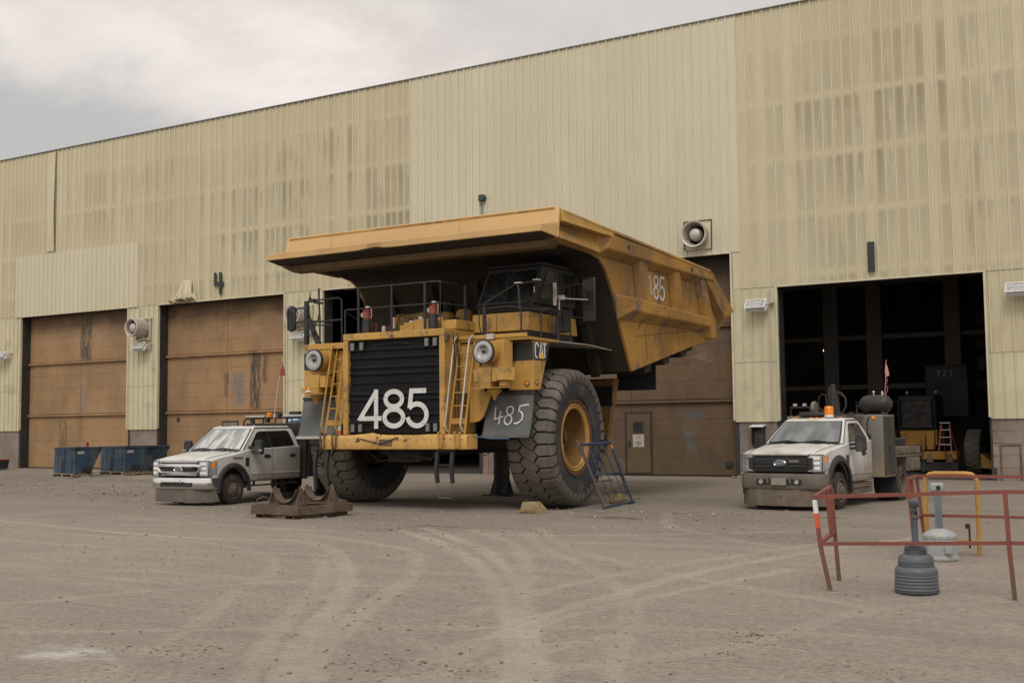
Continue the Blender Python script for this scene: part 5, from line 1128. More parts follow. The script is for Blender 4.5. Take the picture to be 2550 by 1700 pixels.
# ------------------------------------------------------------------ pickup-based service trucks
M['dusty_flap'] = weathered('dusty_rubber_dam', srgb(94,88,80), srgb(118,108,96), .8, amt=.6, scale=2, streak=.6)
def small_wheel(par, x, y, sg, dual=False, front=True, r=.415, w=.26, mats=('small_tyre','muddy')):
    T = Matrix.Translation((x,y,r-.005)) @ (Matrix.Identity(4) if sg > 0 else Matrix.Rotation(math.pi, 4, 'Z'))
    mb = MB(); mb.T = T; h = w/2
    kr = r/.415
    def t(off):
        mb.lathe([(.255*kr,off-h+.02),(.33*kr,off-h),(r-.05,off-h+.005),(r-.012,off-h+.03),(r,off-h+.055)]+[(r,off-.052),(r-.010,off-.047),(r-.010,off-.035),(r,off-.03),(r,off+.03),(r-.010,off+.035),(r-.010,off+.047),(r,off+.052)]+[(r,off+h-.055),(r-.012,off+h-.03),(r-.05,off+h-.005),(.33*kr,off+h),(.255*kr,off+h-.02)], (0,0,0), 'x', 56)
    t(0)
    if dual: t(-w-.06)
    for k in range(44):
        a = 2*math.pi*k/44
        for s2 in (-1,1):
            c_, s_ = math.cos(a+s2*.03), math.sin(a+s2*.03)
            mb.box(0,0,0,0,0,0) if False else None
            P = lambda rr, ww, da: (ww, rr*math.sin(a+s2*.03+da), rr*math.cos(a+s2*.03+da))
            mb.hexa([P(r-.006,s2*(h-.055),-.042),P(r-.006,s2*(h+.001),-.042),P(r-.006,s2*(h+.001),.042),P(r-.006,s2*(h-.055),.042)], [P(r+.008,s2*(h-.055),-.035),P(r+.004,s2*(h-.010),-.035),P(r+.004,s2*(h-.010),.035),P(r+.008,s2*(h-.055),.035)])
    tyre = mb.build('tyre', mats[0], par, smooth=30)
    mb = MB(); mb.T = T
    if front: pr = [(.262,h-.015),(.268,h+.004),(.252,h+.006),(.243,h-.02),(.238,h-.06),(.205,h-.05),(.185,h-.01),(.16,h+.005),(.12,h+.01),(.105,h+.035),(.085,h+.06),(.04,h+.07),(.001,h+.07)]
    else: pr = [(.262,h-.015),(.268,h+.004),(.252,h+.006),(.243,h-.02),(.235,h-.10),(.19,h-.16),(.12,h-.165),(.10,h-.10),(.085,h-.07),(.001,h-.06)]
    mb.lathe([(a_*kr, b_) for a_, b_ in pr], (0,0,0), 'x', 48)
    for k in range(10):
        a = 2*math.pi*k/10; xx = h+.012 if front else h-.155
        mb.cyl((xx-.03,.138*kr*math.sin(a),.138*kr*math.cos(a)),(xx+.022,.138*kr*math.sin(a),.138*kr*math.cos(a)),.012,n=6)
    rim = mb.build('wheel_rim', mats[1], tyre)
    mb = MB(); mb.T = T
    for k in range(8):
        a = 2*math.pi*(k+.5)/8; 
        if front: mb.cyl((h-.052,.212*kr*math.sin(a),.212*kr*math.cos(a)),(h-.0475,.212*kr*math.sin(a),.212*kr*math.cos(a)),.019,n=10)
    if front: mb.build('wheel_vents', 'soot', rim)
    return tyre
def pickup(loc, rz, label, paint, crew, k, chrome):
    """body, x to the near side, y backwards from the front axle, z up; k scales the nose heights"""
    V = empty('service_pickup' if crew else 'service_truck', loc, rz, label=label, cat='pickup truck' if crew else 'service truck')
    yr = 2.62 if crew else 2.02            # back of the cab
    hz, cow, bt, bh = 1.20*k, 1.30 if crew else 1.385, .665 if crew else .76, .27 if crew else .32
    belt = lambda y: (1.315 if crew else 1.385)+.028*(y-.4)
    W_ = .93
    wr, ai, ao, az = (.365,.52,.63,.375) if crew else (.385,.60,.725,.41)
    # body side with wheel arch
    def side_poly():
        P = [(-.66,.58*k),(-.70,bt+.0),(-.73,hz-.10),(-.80,hz-.035),(-.5,hz+.03),(0,hz+.09),(.5,belt(.5)-.02)]
        n_ = 8
        for i in range(n_+1): y = .6+(yr-.02-.6)*i/n_; P.append((y, belt(y)))
        P += [(yr,belt(yr)-.05),(yr+.01,.9),(yr,.60),(yr-.03,.54),(ai+.10,.52)]
        P += [((ai+.02)*math.cos(R_(a)), az+(ai+.02)*math.sin(R_(a))) for a in range(18,163,12)]
        return P
    for sg in (1,-1):
        lp = []
        for x, ins in ((.66,.0),(W_-.035,.0),(W_-.010,.008),(W_,.022)):
            P = side_poly(); cy_ = sum(p[0] for p in P)/len(P); cz_ = sum(p[1] for p in P)/len(P)
            lp.append([(sg*x, y-(ins if y > cy_ else -ins)*(0 if .05<abs(y)<.6 and z<.95 else 1), z-(ins if z > cz_ else -ins)*.6) for y, z in P])
        MB().loft(lp).build('body_side', paint, V, smooth=40)
    # hood
    L_ = []
    for y, zt, w_, ed in ((-.855,hz-.09,.70,.03),(-.84,hz-.01,.72,.03),(-.78,hz+.02,.74,.025),(-.5,hz+.075,.76,.03),(0,hz+.135,.775,.035),(.24,hz+.165,.79,.04),(.36,hz+.17,.79,.04)):
        base = zt-.09
        L_.append([(-w_-.10,y,base),(-w_-.04,y,zt-ed*1.6),(-w_+.06,y,zt-ed*.4),(-.46,y,zt),(-.36,y,zt-.012),(0,y,zt+.008),(.36,y,zt-.012),(.46,y,zt),(w_-.06,y,zt-ed*.4),(w_+.04,y,zt-ed*1.6),(w_+.10,y,base)])
    MB().loft(L_).build('hood', paint, V, smooth=50)
    MB().box(-.70,.70,-.70,yr-.02,.50,.95).box(-.66,.66,-.3,.8,.35,.62).build('underbody', 'soot', V)
    # cab shell: belt loop to roof loop, glass panels laid on it
    yb0, yt0, yt1, zr = .34, 1.02, (yr-.13 if crew else yr-.24), (1.855 if crew else 1.875)
    def gh(x, y0, y1, z0, z1): return [(-x,y0,z0),(x,y0,z0),(x,y1,z1),(-x,y1,z1)]
    xb, xt = .90, .70
    cab = MB()
    BL = [(-xb,yb0,cow-.02),(xb,yb0,cow-.02),(xb,yr-.03,belt(yr)-.01),(-xb,yr-.03,belt(yr)-.01)]
    TL = [(-xt,yt0,zr),(xt,yt0,zr),(xt,yt1,zr),(-xt,yt1,zr)]
    mid = lambda t, bow: [((b[0]*(1-t)+a[0]*t)*(1+bow), b[1]*(1-t)+a[1]*t+(bow*.6 if i > 1 else -bow*.6), b[2]*(1-t)+a[2]*t) for i, (b, a) in enumerate(zip(BL, TL))]
    cab.loft([BL, mid(.5,.016), TL, [(-.62,yt0+.10,zr+.045),(.62,yt0+.10,zr+.045),(.62,yt1-.05,zr+.045),(-.62,yt1-.05,zr+.045)]])
    cab.build('cab_shell', paint, V, bevel=.035, seg=4, smooth=45)
    def fsurf(u, v, off):      # windscreen plane
        b0, b1, t0, t1 = Vector(BL[0]), Vector(BL[1]), Vector(TL[0]), Vector(TL[1])
        p = (b0*(1-u)+b1*u)*(1-v)+(t0*(1-u)+t1*u)*v
        bow = math.sin(math.pi*v)*.016; p.x *= 1+bow; p.y -= bow*.6+.03*math.sin(math.pi*u)
        return p+Vector((0,-.6,.6))*off
    def grid(fn, n, m, outl, t_, nm, mt, par=V):
        """curved panel: polygon outline in (u,v) filled as a strip grid"""
        lp = []
        for i in range(n+1):
            u = i/n; lp.append([fn(u, j/m, t_) for j in range(m+1)])
        mb = MB(); 
        for i in range(n):
            for j in range(m): mb.quad(lp[i][j], lp[i+1][j], lp[i+1][j+1], lp[i][j+1])
        return mb.build(nm, mt, par, smooth=60)
    def sub(fn, u0, u1, v0, v1, sh=0): return lambda u, v, o: fn(u0+(u1-u0)*u+sh*(v-.5)*(1-2*u), v0+(v1-v0)*v, o)
    grid(sub(fsurf,.035,.965,.035,.955), 14, 6, None, .008, 'windscreen_seal', 'black_rubber')
    grid(sub(fsurf,.055,.945,.075,.925), 14, 6, None, .013, 'windscreen', 'screen_bright' if crew else 'screen_glass')
    w_ = MB()
    for u0, u1 in ((.12,.42),(.50,.80)): w_.tube([fsurf(u0,.03,.035),fsurf((u0+u1)/2,.10,.03),fsurf(u1,.055,.03)], .010, 6).tube([fsurf(u1,.02,.04),fsurf((u0+u1)/2,.10,.035)], .013, 6)
    w_.build('wiper', 'black_rubber', V)
    MB().loft([[(x,y,z) for y,z in ((.33,hz+.165),(.37,hz+.186),(.42,hz+.16))] for x in (-.80,-.4,0,.4,.80)]).build('cowl', 'black_rubber', V)
    for sg in (1,-1):
        def sp(y, v, o=.006, sg=sg):      # side glass plane; v from belt to roof
            x = xb+(xt-xb)*v; x *= 1+.016*math.sin(math.pi*v)
            zb_ = belt(y); return Vector((sg*(x+o), y, zb_+(zr-zb_)*v))
        if crew: wins = [[(.66,.04),(1.42,.04),(1.42,.80),(1.18,.80),(1.06,.74)], [(1.49,.04),(2.30,.05),(2.37,.13),(2.29,.76),(2.22,.82),(1.49,.80)]]
        else:    wins = [[(.72,.04),(1.22,.04),(1.22,.82),(1.14,.82),(1.04,.74)], [(1.26,.04),(1.74,.04),(1.77,.12),(1.66,.76),(1.60,.82),(1.26,.82)]]
        full = [wins[0][0]]+[wins[1][1], wins[1][2], wins[1][3], wins[1][4]]+[wins[0][3], wins[0][4]]
        cx_ = sum(p[0] for p in full)/len(full)
        MB().plate([sp(cx_+(y-cx_)*1.035, .42+(v-.42)*1.07, .004) for y, v in full], .008).build('window_seal', 'black_rubber', V, smooth=0)
        for wv in wins: MB().plate([sp(y, v, .010) for y, v in wv], .006).build('side_window', 'dark_glass' if crew else 'glass', V, smooth=0)
        # door shut lines and handles
        q = MB(); X = sg*(W_+.0015)
        for y in ((.60,1.46,yr-.03) if crew else (.62,1.26+.48)):
            q.box(min(X,X-sg*.004),max(X,X-sg*.004),y-.005,y+.005,.56,belt(y)-.02)
        q.box(min(X,X-sg*.004),max(X,X-sg*.004),.60,yr-.03,.553,.561).build('door_gap', 'black_rubber', V)
        for y in ((1.28,2.30) if crew else (1.50,)):
            MB().box(*sorted((sg*W_,sg*(W_+.028))),y-.11,y+.11,1.115,1.155).box(*sorted((sg*W_,sg*(W_+.008))),y-.13,y+.07,1.09,1.18).build('door_handle', 'plastic', V, bevel=.006)
        MB().loft([[(sg*x,y,z) for x,z in ((W_+.001,.72),(W_+.016,.715),(W_+.016,.70),(W_+.001,.695))] for y in (.64,1.4,yr-.04)]).build('rocker_crease', paint, V)
        # wheel-arch flare
        fl = []
        for i in range(19):
            a = R_(-8+i*196/18); c_, s_ = math.cos(a), math.sin(a)
            fl.append([(sg*x, -.0+rr*c_*(1.0), az+rr*s_) for x, rr in ((W_-.02,ai),(W_+.050,ai-.015),(W_+.062,ai+.015),(W_+.045,(ai+ao)/2+.02),(W_+.004,ao),(W_-.02,ao))])
        MB().loft(fl).build('wheel_arch_flare', 'plastic', V, smooth=50)
        MB().loft([[(sg*x, (ai-.04)*math.cos(R_(a)), az+(ai-.04)*math.sin(R_(a))) for x in (.62,.90)] for a in range(0,181,12)], cap=False, close=False).build('wheel_arch_liner', 'soot', V)
        MB().box(*sorted((sg*(W_+.001),sg*(W_+.014))),.44,.56,.90,1.12).build('side_vent', 'plastic', V, bevel=.004)
        (MB() if crew else MB().box(*sorted((sg*.70,sg*.90)),.70,yr+.05,.26,.50)).box(*sorted((sg*.80,sg*.93)),.66,yr-.1,.395,.43).box(*sorted((sg*.84,sg*.88)),.8,.86,.42,.55).box(*sorted((sg*.84,sg*.88)),yr-.4,yr-.34,.42,.55).build('running_board', 'dark_steel' if crew else 'muddy', V, bevel=.01)
        # tow mirror
        MB().tube([(sg*.88,.66,1.35),(sg*1.02,.66,1.35),(sg*1.08,.66,1.37)], .030).tube([(sg*.88,.66,1.26),(sg*1.0,.68,1.26),(sg*1.08,.68,1.28)], .030).box(*sorted((sg*.875,sg*.915)),.60,.80,1.22,1.40).build('mirror_arm', 'plastic', V)
        mo = MB().loft([[(sg*(1.06+a_),y,z) for a_, z in ((.02,1.19),(.21,1.19),(.235,1.26),(.225,1.50),(.19,1.55),(.04,1.55),(.005,1.50),(.0,1.24))] for y in (.60,.65,.72)]).build('mirror_housing', 'plastic', V, bevel=.018, seg=3)
        if crew: MB().box(*sorted((sg*1.20,sg*1.31)),.59,.63,1.27,1.315).build('mirror_signal', 'lens', mo, bevel=.008)
        small_wheel(V, sg*(W_-.10), 0, sg, r=wr)
    for sg in (1,-1):
        MB().tube([(sg*.80,.36,hz+.17),(sg*.79,0,hz+.125),(sg*.765,-.5,hz+.062),(sg*.735,-.80,hz-.01)], .006, 6).build('hood_gap', 'black_rubber', V)
        MB().tube([(sg*.895,.40,cow+.02),(sg*.71,1.03,zr+.004),(sg*.71,yt1,zr+.006),(sg*.80,(yt1+yr)/2,(zr+belt(yr))/2+.02)], .009, 6).build('roof_gutter', 'black_rubber', V)
        MB().box(*sorted((sg*(W_+.001),sg*(W_+.012))),-.02,.34,hz-.01,hz+.03).build('side_badge', 'steel_box', V) if crew else None
    MB().box(.20,.42,-.925,-.905,(hz+bt)/2+.02,(hz+bt)/2+.06).build('nose_tag', 'steel_box', V, bevel=.004)
    # nose
    g0, g1 = bt+.045, hz-.05
    if chrome:
        MB().box(-.60,.60,-.875,-.80,g0,g1).build('grille_back', 'soot', V)
        bars = MB()
        for z in (g1-.022, g0+.022): bars.box(-.58,.58,-.90,-.86,z-.014,z+.012)
        bars.build('grille_bar', 'chrome', V, bevel=.006)
        zc_ = (g0+g1)/2-.01; hh = (g1-g0)*.25
        MB().tube([(-.60,-.90,zc_+hh),(.60,-.90,zc_+hh),(.68,-.88,zc_+hh*.55),(.64,-.88,zc_-hh*.6),(.58,-.90,zc_-hh),(-.58,-.90,zc_-hh),(-.64,-.88,zc_-hh*.6),(-.68,-.88,zc_+hh*.55)], .034, square=True, closed=True).build('chrome_surround', 'chrome', V, bevel=.008)
        MB().box(-.52,.52,-.905,-.885,zc_-.022,zc_+.022).build('grille_crossbar', 'black_paint', V)
        ez = zc_
    else:
        MB().box(-.62,.62,-.875,-.80,g0-.01,g1).build('grille_back', 'soot', V)
        bars = MB()
        for i in range(9):
            z = g0+.015+(g1-g0-.03)*i/8; bars.box(-.58,.58,-.905+(.0 if i in (0,1,7,8) else .012),-.86,z-.011,z+.008)
        bars.build('grille_bar', 'plastic', V, bevel=.003)
        zc_ = (g0+g1)/2
        MB().box(-.60,.60,-.915,-.885,zc_-.012,zc_+.03).box(-.58,.58,-.905,-.88,zc_-.085,zc_-.03).box(-.58,.58,-.905,-.88,zc_+.045,zc_+.10).build('grille_crossbar', 'plastic', V, bevel=.006)
        ez = zc_
    e = MB().lathe([(.001,-.022),(.08,-.022),(.095,-.012),(.10,.0)], (0,0,0), 'y', 36)
    e.v = [(x*1.30, y-.915, z*.60+ez) for x, y, z in e.v]; eo = e.build('badge', plain('badge_blue', srgb(70,78,92), .35), V)
    e = MB().lathe([(.088,-.020),(.098,-.028),(.110,-.020),(.112,.0)], (0,0,0), 'y', 36)
    e.v = [(x*1.30, y-.915, z*.60+ez) for x, y, z in e.v]; e.build('badge_ring', 'chrome', eo)
    text_obj('Ford', .085, 'badge_lettering', 'chrome', eo, Matrix.Translation((0,-.940,ez+.004)) @ Matrix.Rotation(R_(90), 4, 'X') @ Matrix(((1,.25,0,0),(0,1,0,0),(0,0,1,0),(0,0,0,1))), .002, 1.15)
    for sg in (1,-1):
        S = lambda p: [(sg*q[0],q[1],q[2]) for q in p]
        MB().tube([Vector(q) for q in S([(.64,-.902,g0-.015),(.905,-.850,g0-.005),(.905,-.838,g1+.01),(.63,-.895,g1+.012)])], .009, closed=True).build('headlight_trim', 'black_rubber', V)
        hl = MB().hexa(S([(.655,-.895,g0-.02),(.90,-.845,g0-.01),(.945,-.60,g0+.02),(.655,-.70,g0)]), S([(.62,-.888,g1+.01),(.90,-.83,g1+.012),(.950,-.58,g1+.01),(.62,-.70,g1)])).build('headlight', 'lens', V, bevel=.02)
        pr_ = MB()
        for i_ in range(3):
            z = g0+.03+(g1-g0-.03)*i_/3; pr_.hexa(S([(.69,-.905,z+.012),(.86,-.868,z+.012),(.86,-.84,z+.012),(.69,-.87,z+.012)]), S([(.69,-.900,z+.075),(.86,-.862,z+.075),(.86,-.84,z+.075),(.69,-.87,z+.075)]))
        pr_.build('headlight_reflector', 'chrome', hl)
        MB().hexa(S([(.886,-.84,g1-.15),(.905,-.80,g1-.15),(.94,-.66,g1-.15),(.90,-.70,g1-.15)]), S([(.886,-.82,g1-.02),(.907,-.79,g1-.02),(.944,-.64,g1-.02),(.90,-.70,g1-.02)])).build('amber_marker', 'amber', hl)
        if not chrome: 
            MB().box(*sorted((sg*.625,sg*.72)),-.905,-.885,g0+.04,g1-.06).build('nostril', 'soot', V)
            MB().tube([(sg*.62,-.905,g1-.05),(sg*.73,-.90,g1-.055),(sg*.74,-.90,g0+.08),(sg*.70,-.905,g0+.02),(sg*.62,-.905,g0+.01)], .011).build('nostril_trim', 'chrome', V)
        MB().lathe([(.001,.02),(.03,.015),(.034,-.02)], (sg*1.0,0,0), 'y', 8) if False else None
    # bumper, wrapping round
    bm_ = []
    bmt = 'chrome' if chrome else 'muddy_bumper'
    for x, y in ((-.955,-.45),(-.96,-.66),(-.925,-.80),(-.84,-.89),(-.55,-.955),(0,-.975),(.55,-.955),(.84,-.89),(.925,-.80),(.96,-.66),(.955,-.45)):
        i = .10; y2 = y+.12; x2 = x*.90
        bm_.append([(x,y,bt-bh),(x*1.005,y-.018,bt-bh+.06),(x*1.005,y-.018,bt-.05),(x,y+.0,bt),(x2,y2,bt),(x2,y2,bt-bh)])
    MB().loft(bm_).build('front_bumper', bmt, V, bevel=.008, smooth=50)
    zb = bt-.155
    MB().box(-.50,.50,-1.012,-.985,zb-.055,zb+.045).build('bumper_intake', 'soot', V, bevel=.01)
    if chrome:
        MB().cyl((-.40,-1.025,zb+.06),(.20,-1.025,zb+.06),.020).cyl((-.40,-1.05,zb+.06),(-.40,-.98,zb+.06),.03).cyl((.20,-1.05,zb+.06),(.20,-.98,zb+.06),.03).build('tow_eye', 'chrome', V)
    else:
        MB().box(-.16,.17,-1.03,-1.016,zb-.08,zb+.07).build('number_plate', plain('dusty_blank_plate', srgb(128,124,112), .6), V)
        MB().box(-.26,-.22,-1.03,-.98,zb-.04,zb+.09).box(.24,.28,-1.03,-.98,zb-.04,zb+.09).build('plate_bracket', 'muddy', V)
        for x in (-.40,.40): MB().lathe([(.001,-.0),(.045,-.004),(.055,.02)], (x,-1.02,zb-.01), 'y', 16).build('fog_lamp', 'lens', V)
    # rubber deflector under the bumper, in three hung pieces
    for x0, x1, y0, y1 in ((-.98,-.56,-.62,-.93),(-.555,.30,-.935,-.96),(.305,.97,-.955,-.66)):
        n_ = 5; lp = []
        for i in range(n_+1):
            t = i/n_; x = x0+(x1-x0)*t
            if x0 < -.9: y = -.93+.31*(1-t)**2.2
            elif x1 > .9: y = -.955+.30*t**2.2
            else: y = -.945
            lp.append([(x,y,bt-bh+.01),(x,y-.012,.22),(x,y-.002,.085),(x,y+.012,.085),(x,y+.012,bt-bh+.01)])
        MB().loft(lp).build('air_dam', 'muddy' if not crew else 'dusty_flap', V, smooth=60)
    for x in (-.55,-.14,0,.14,.55):
        l_ = MB().lathe([(.001,.028),(.03,.024),(.045,.008),(.05,0)], (0,0,0), 'z', 12); l_.v = [(vx*1.3+x, vy+yt0+.15, vz+zr+.036) for vx,vy,vz in l_.v]; l_.build('clearance_lamp', 'amber' if not crew else 'lens_grey', V)
    MB().cyl((.62,.22,cow-.03),(.66,.22,cow+.02),.018).build('antenna_base', 'black_rubber', V)
    return V, yr
def place(o, th, along, cx):
    d = Vector((math.sin(th), math.cos(th), 0)); e = Vector((d.y, -d.x, 0)); return Vector(o)+d*along-e*cx
# left: white crew cab with a dark service deck
thL = -.05
VL, yr = pickup(place((-20.85,21.5,0), thL, -.22, .88), -thL, 'dusty white crew cab pickup with chrome grille parked left of the mining truck', 'white', True, .925, True)
MB().box(-1.02,1.02,2.70,2.80,.50,1.98).box(-1.05,1.05,2.80,5.4,.55,.95).box(-1.05,-.55,2.82,5.4,.96,1.55).box(.55,1.05,2.82,5.4,.96,1.55).build('service_body', 'black_paint', VL, bevel=.01)
MB().cyl((1.053,3.0,1.22),(1.046,3.0,1.22),.045).build('reflector', 'grey_metal', VL)
MB().box(.50,1.0,2.85,3.5,1.56,1.97).build('toolbox_top', 'dark_box', VL)
MB().box(.28,1.0,2.90,3.6,1.975,2.0).box(.30,.62,2.88,3.4,1.90,2.02).build('tray', 'grey_metal', VL)
o = MB().box(.32,.98,2.84,3.3,2.005,2.10).build('welder_box', plain('welder_blue', srgb(52,104,142), .45), VL, bevel=.01)
MB().box(.50,.66,2.832,2.839,2.05,2.09).box(.34,.42,2.832,2.839,2.02,2.085).build('welder_label', 'white_plain', o)
rk = MB().tube([(-1.32,2.95,1.86),(-1.31,2.95,2.02),(-1.24,2.95,2.11),(-.5,2.95,2.12),(1.0,2.95,2.125)], .024).tube([(-.62,2.95,1.9),(-.62,2.95,2.11)],.024).tube([(-.22,2.95,1.9),(-.19,2.95,2.11)],.018).tube([(.20,2.95,1.5),(.20,2.95,2.14)],.034).tube([(-1.3,2.95,1.90),(.2,2.95,1.90),(1.0,2.95,1.90)],.02)
rk.build('rack', 'dark_steel', VL)
MB().box(-1.22,-.56,2.90,2.98,2.145,2.195).box(.10,1.0,2.90,2.98,2.15,2.20).build('light_bar', 'grey_metal', VL, bevel=.01)
MB().lathe([(.075,2.15),(.078,2.25),(.06,2.27),(.001,2.275)],(-.40,2.95,0),'z',18).build('beacon', 'amber', VL)
MB().hexa([(-1.02,2.9,1.96),(-.93,2.9,1.96),(-.93,3.0,1.96),(-1.02,3.0,1.96)],[(-1.08,2.9,2.10),(-.97,2.9,2.10),(-.97,3.0,2.10),(-1.08,3.0,2.10)]).box(-.53,-.42,2.9,3.0,2.0,2.11).cyl((-.12,2.95,2.2),(.0,2.95,2.2),.05).cyl((-.04,2.88,2.21),(-.04,3.0,2.21),.045).box(.30,.62,2.9,3.05,2.21,2.29).build('work_lamp', 'dark_steel', VL, bevel=.01)
MB().tube([(-.24,2.95,2.14),(-.14,2.95,2.9),(.03,2.95,3.72)], [.010,.008,.006]).cyl((-.24,2.95,2.1),(-.235,2.95,2.24),.022).build('whip', 'white_plain', VL)
MB().add([(-.03,2.95,3.66),(.02,2.95,3.70),(.10,2.97,3.40),(.13,2.96,3.27),(-.06,2.94,3.26),(-.04,2.94,3.4)], [(0,1,2,5),(5,2,3,4)]).build('flag', 'red', VL)
for sg in (1,-1): small_wheel(VL, sg*.90, 4.1, sg, True, False, .37)
# right: muddy white single cab with a steel service body
thR = .10
VR, yr = pickup(place((-6.95,25.0,0), thR, 0, .93), -thR, 'muddy white service truck with black grille parked before the open bay', 'white_muddy', False, 1.0, False)
MB().box(-1.15,1.15,2.14,2.92,.58,1.985).build('tool_cabinet', 'steel_box', VR, bevel=.012)
MB().box(1.1625,1.172,2.44,2.47,1.1,1.3).box(1.1625,1.172,2.53,2.56,1.1,1.3).build('cabinet_handle', 'black_rubber', VR)
MB().box(1.1502,1.162,2.17,2.49,.62,1.95).box(1.1502,1.162,2.51,2.89,.62,1.95).build('cabinet_door', 'dark_box', VR, bevel=.004)
MB().tube([(.86,2.13,1.95),(.80,2.12,1.86),(.80,2.12,1.60),(.84,2.12,1.50),(.84,2.12,1.25)], .013).box(.81,.87,2.10,2.138,1.3,1.55).build('cabinet_cable', 'wire', VR)
MB().lathe([(.001,-.03),(.035,-.025),(.045,0)],(.94,2.138,1.92),'y',16).build('clearance_lamp', 'amber', VR)
MB().lathe([(.001,-.03),(.035,-.025),(.045,0)],(-.88,2.138,1.92),'y',16).build('clearance_lamp', 'amber', VR)
MB().box(-1.15,1.15,2.94,4.78,1.0,1.06).box(.70,1.14,2.94,3.02,.62,.999).box(.70,1.14,3.78,4.72,.66,.999).box(.72,1.15,2.98,4.74,1.062,1.24).box(-1.15,-.72,2.98,4.74,1.062,1.24).build('service_bed', 'muddy', VR, bevel=.015)
MB().box(1.152,1.17,3.1,3.6,1.09,1.20).box(1.152,1.17,3.7,4.2,1.09,1.20).box(1.152,1.17,4.25,4.66,1.08,1.21).box(1.142,1.16,3.86,4.25,.70,.96).box(1.142,1.16,4.3,4.66,.70,.96).build('drawer_front', 'muddy', VR, bevel=.01)
MB().tube([(1.16,4.74,1.25),(1.18,4.80,1.1),(1.18,4.82,.6)], .02).build('bed_rail', 'dark_steel', VR)
mb = MB()
for i in range(6): mb.tube([(.80+.19*math.cos(a)*(1+.05*i), 3.95+.42*math.sin(a), 1.27+.030*i) for a in [R_(20*j) for j in range(18)]], .017, 6, closed=True)
mb.build('hose_coil', 'hose', VR)
MB().box(.62,.86,3.10,3.30,1.24,1.66).build('side_locker', 'steel_box', VR, bevel=.01)
MB().cyl((.50,3.05,1.24),(.50,3.05,1.72),.085).lathe([(.085,1.72),(.07,1.77),(.001,1.79)],(.50,3.05,0),'z',16).build('gas_cylinder', 'white_plain', VR)
MB().tube([(.78,3.25,1.6),(.83,3.25,2.3),(.90,3.24,3.28)], [.012,.009,.007]).build('whip', 'orange_flag', VR)
MB().add([(.885,3.24,3.22),(.93,3.23,3.12),(.97,3.22,2.92),(.90,3.24,2.88),(.86,3.24,2.96),(.868,3.24,3.1)], [(0,1,5),(1,2,3,4,5)]).build('flag', 'orange_flag', VR)
MB().tube([(.895+.03*math.sin(i*2.2), 3.235+.02*math.cos(i*2), 2.85-.075*i) for i in range(15)], .008).build('whip_ribbon', 'ink_red', VR)
MB().box(-.80,.75,1.95,2.10,1.99,2.02).box(-.78,-.18,2.0,2.3,2.0,2.08).build('roof_shelf', 'dark_box', VR, bevel=.01)
o = MB().lathe([(.10,1.915),(.10,1.965),(.001,1.97)],(.17,1.45,.03),'z',24).build('beacon_base', 'white_plain', VR)
mb = MB().lathe([(.10,1.997)]+[(.098 if i % 2 else .104,2.0+.018*i) for i in range(1,10)]+[(.085,2.19),(.001,2.195)],(.17,1.45,0),'z',24).build('beacon', 'amber', VR)
def rack(x0, x1, nm):
    MB().tube([(x0,2.55,1.99),(x0,2.55,2.19),(x1,2.55,2.19),(x1+.10*(1 if x0>0 else 0),2.55,2.10),(x1+.10*(1 if x0>0 else 0),2.55,1.99)], .022).build('rack', 'dark_steel', VR)
    for x in (x0+.12, x1-.12): MB().box(x-.045,x+.045,2.50,2.56,2.215,2.285).build('work_lamp', 'lens', VR, bevel=.01)
rack(-1.22,-.74,''); rack(.42,.90,'')
mb = MB().lathe([(.001,-.36),(.10,-.35),(.18,-.29),(.21,-.18),(.21,.18),(.18,.29),(.10,.35),(.001,.36)],(.84,2.62,2.235),'x',28); mb.build('air_tank', 'tank_black', VR)
mb = MB().cyl((.80,2.6,2.43),(.80,2.6,2.49),.015).ball((.80,2.6,2.51),.032,8).cyl((1.0,2.6,2.43),(1.0,2.6,2.53),.025).build('tank_valve', 'chrome', VR)
MB().box(.66,1.02,2.45,2.8,1.987,2.02).cyl((1.1,2.3,1.99),(1.1,2.3,2.06),.04).build('tank_cradle', 'dark_steel', VR)
MB().hexa([(-.30,2.5,1.99),(-.06,2.5,1.99),(-.06,2.8,1.99),(-.30,2.8,1.99)],[(-.24,2.45,2.66),(-.10,2.45,2.68),(-.10,2.6,2.68),(-.24,2.6,2.66)]).cyl((-.13,2.44,2.0),(-.10,2.42,2.72),.055).cyl((-.19,2.44,2.0),(-.17,2.42,2.55),.03).build('crane_arm', 'dark_box', VR, bevel=.02)
MB().tube([(-.16,2.42,2.1),(-.38,2.4,2.12),(-.46,2.4,2.2),(-.44,2.4,2.42),(-.36,2.4,2.50),(-.27,2.4,2.46),(-.25,2.4,2.2)], .012).tube([(-.08,2.42,2.55),(.10,2.4,2.52),(.22,2.4,2.38),(.22,2.4,2.2),(.12,2.4,2.03)], .013).tube([(-.10,2.42,2.48),(.06,2.4,2.50),(.19,2.4,2.40),(.20,2.4,2.2),(.10,2.4,2.04)], .011).tube([(-.44,2.4,2.45),(-.46,2.4,2.2),(-.46,2.4,2.0)], .01).tube([(.35,2.1,1.97),(.40,2.1,2.05),(.48,2.1,2.04),(.50,2.1,1.98)],.012).build('crane_hose', 'hose', VR)
MB().lathe([(.001,-.05),(.14,-.05),(.16,-.03),(.16,.03),(.14,.05),(.001,.05)],(-.60,2.5,2.17),'x',24).build('hose_reel', 'steel_box', VR)
for sg in (1,-1): small_wheel(VR, sg*1.02, 3.38, sg, True, False, .40)
MB().box(.66,1.14,2.96,3.0,.3,.62).box(.74,1.12,2.92,3.0,.10,.40).build('mud_flap', 'black_rubber', VR)
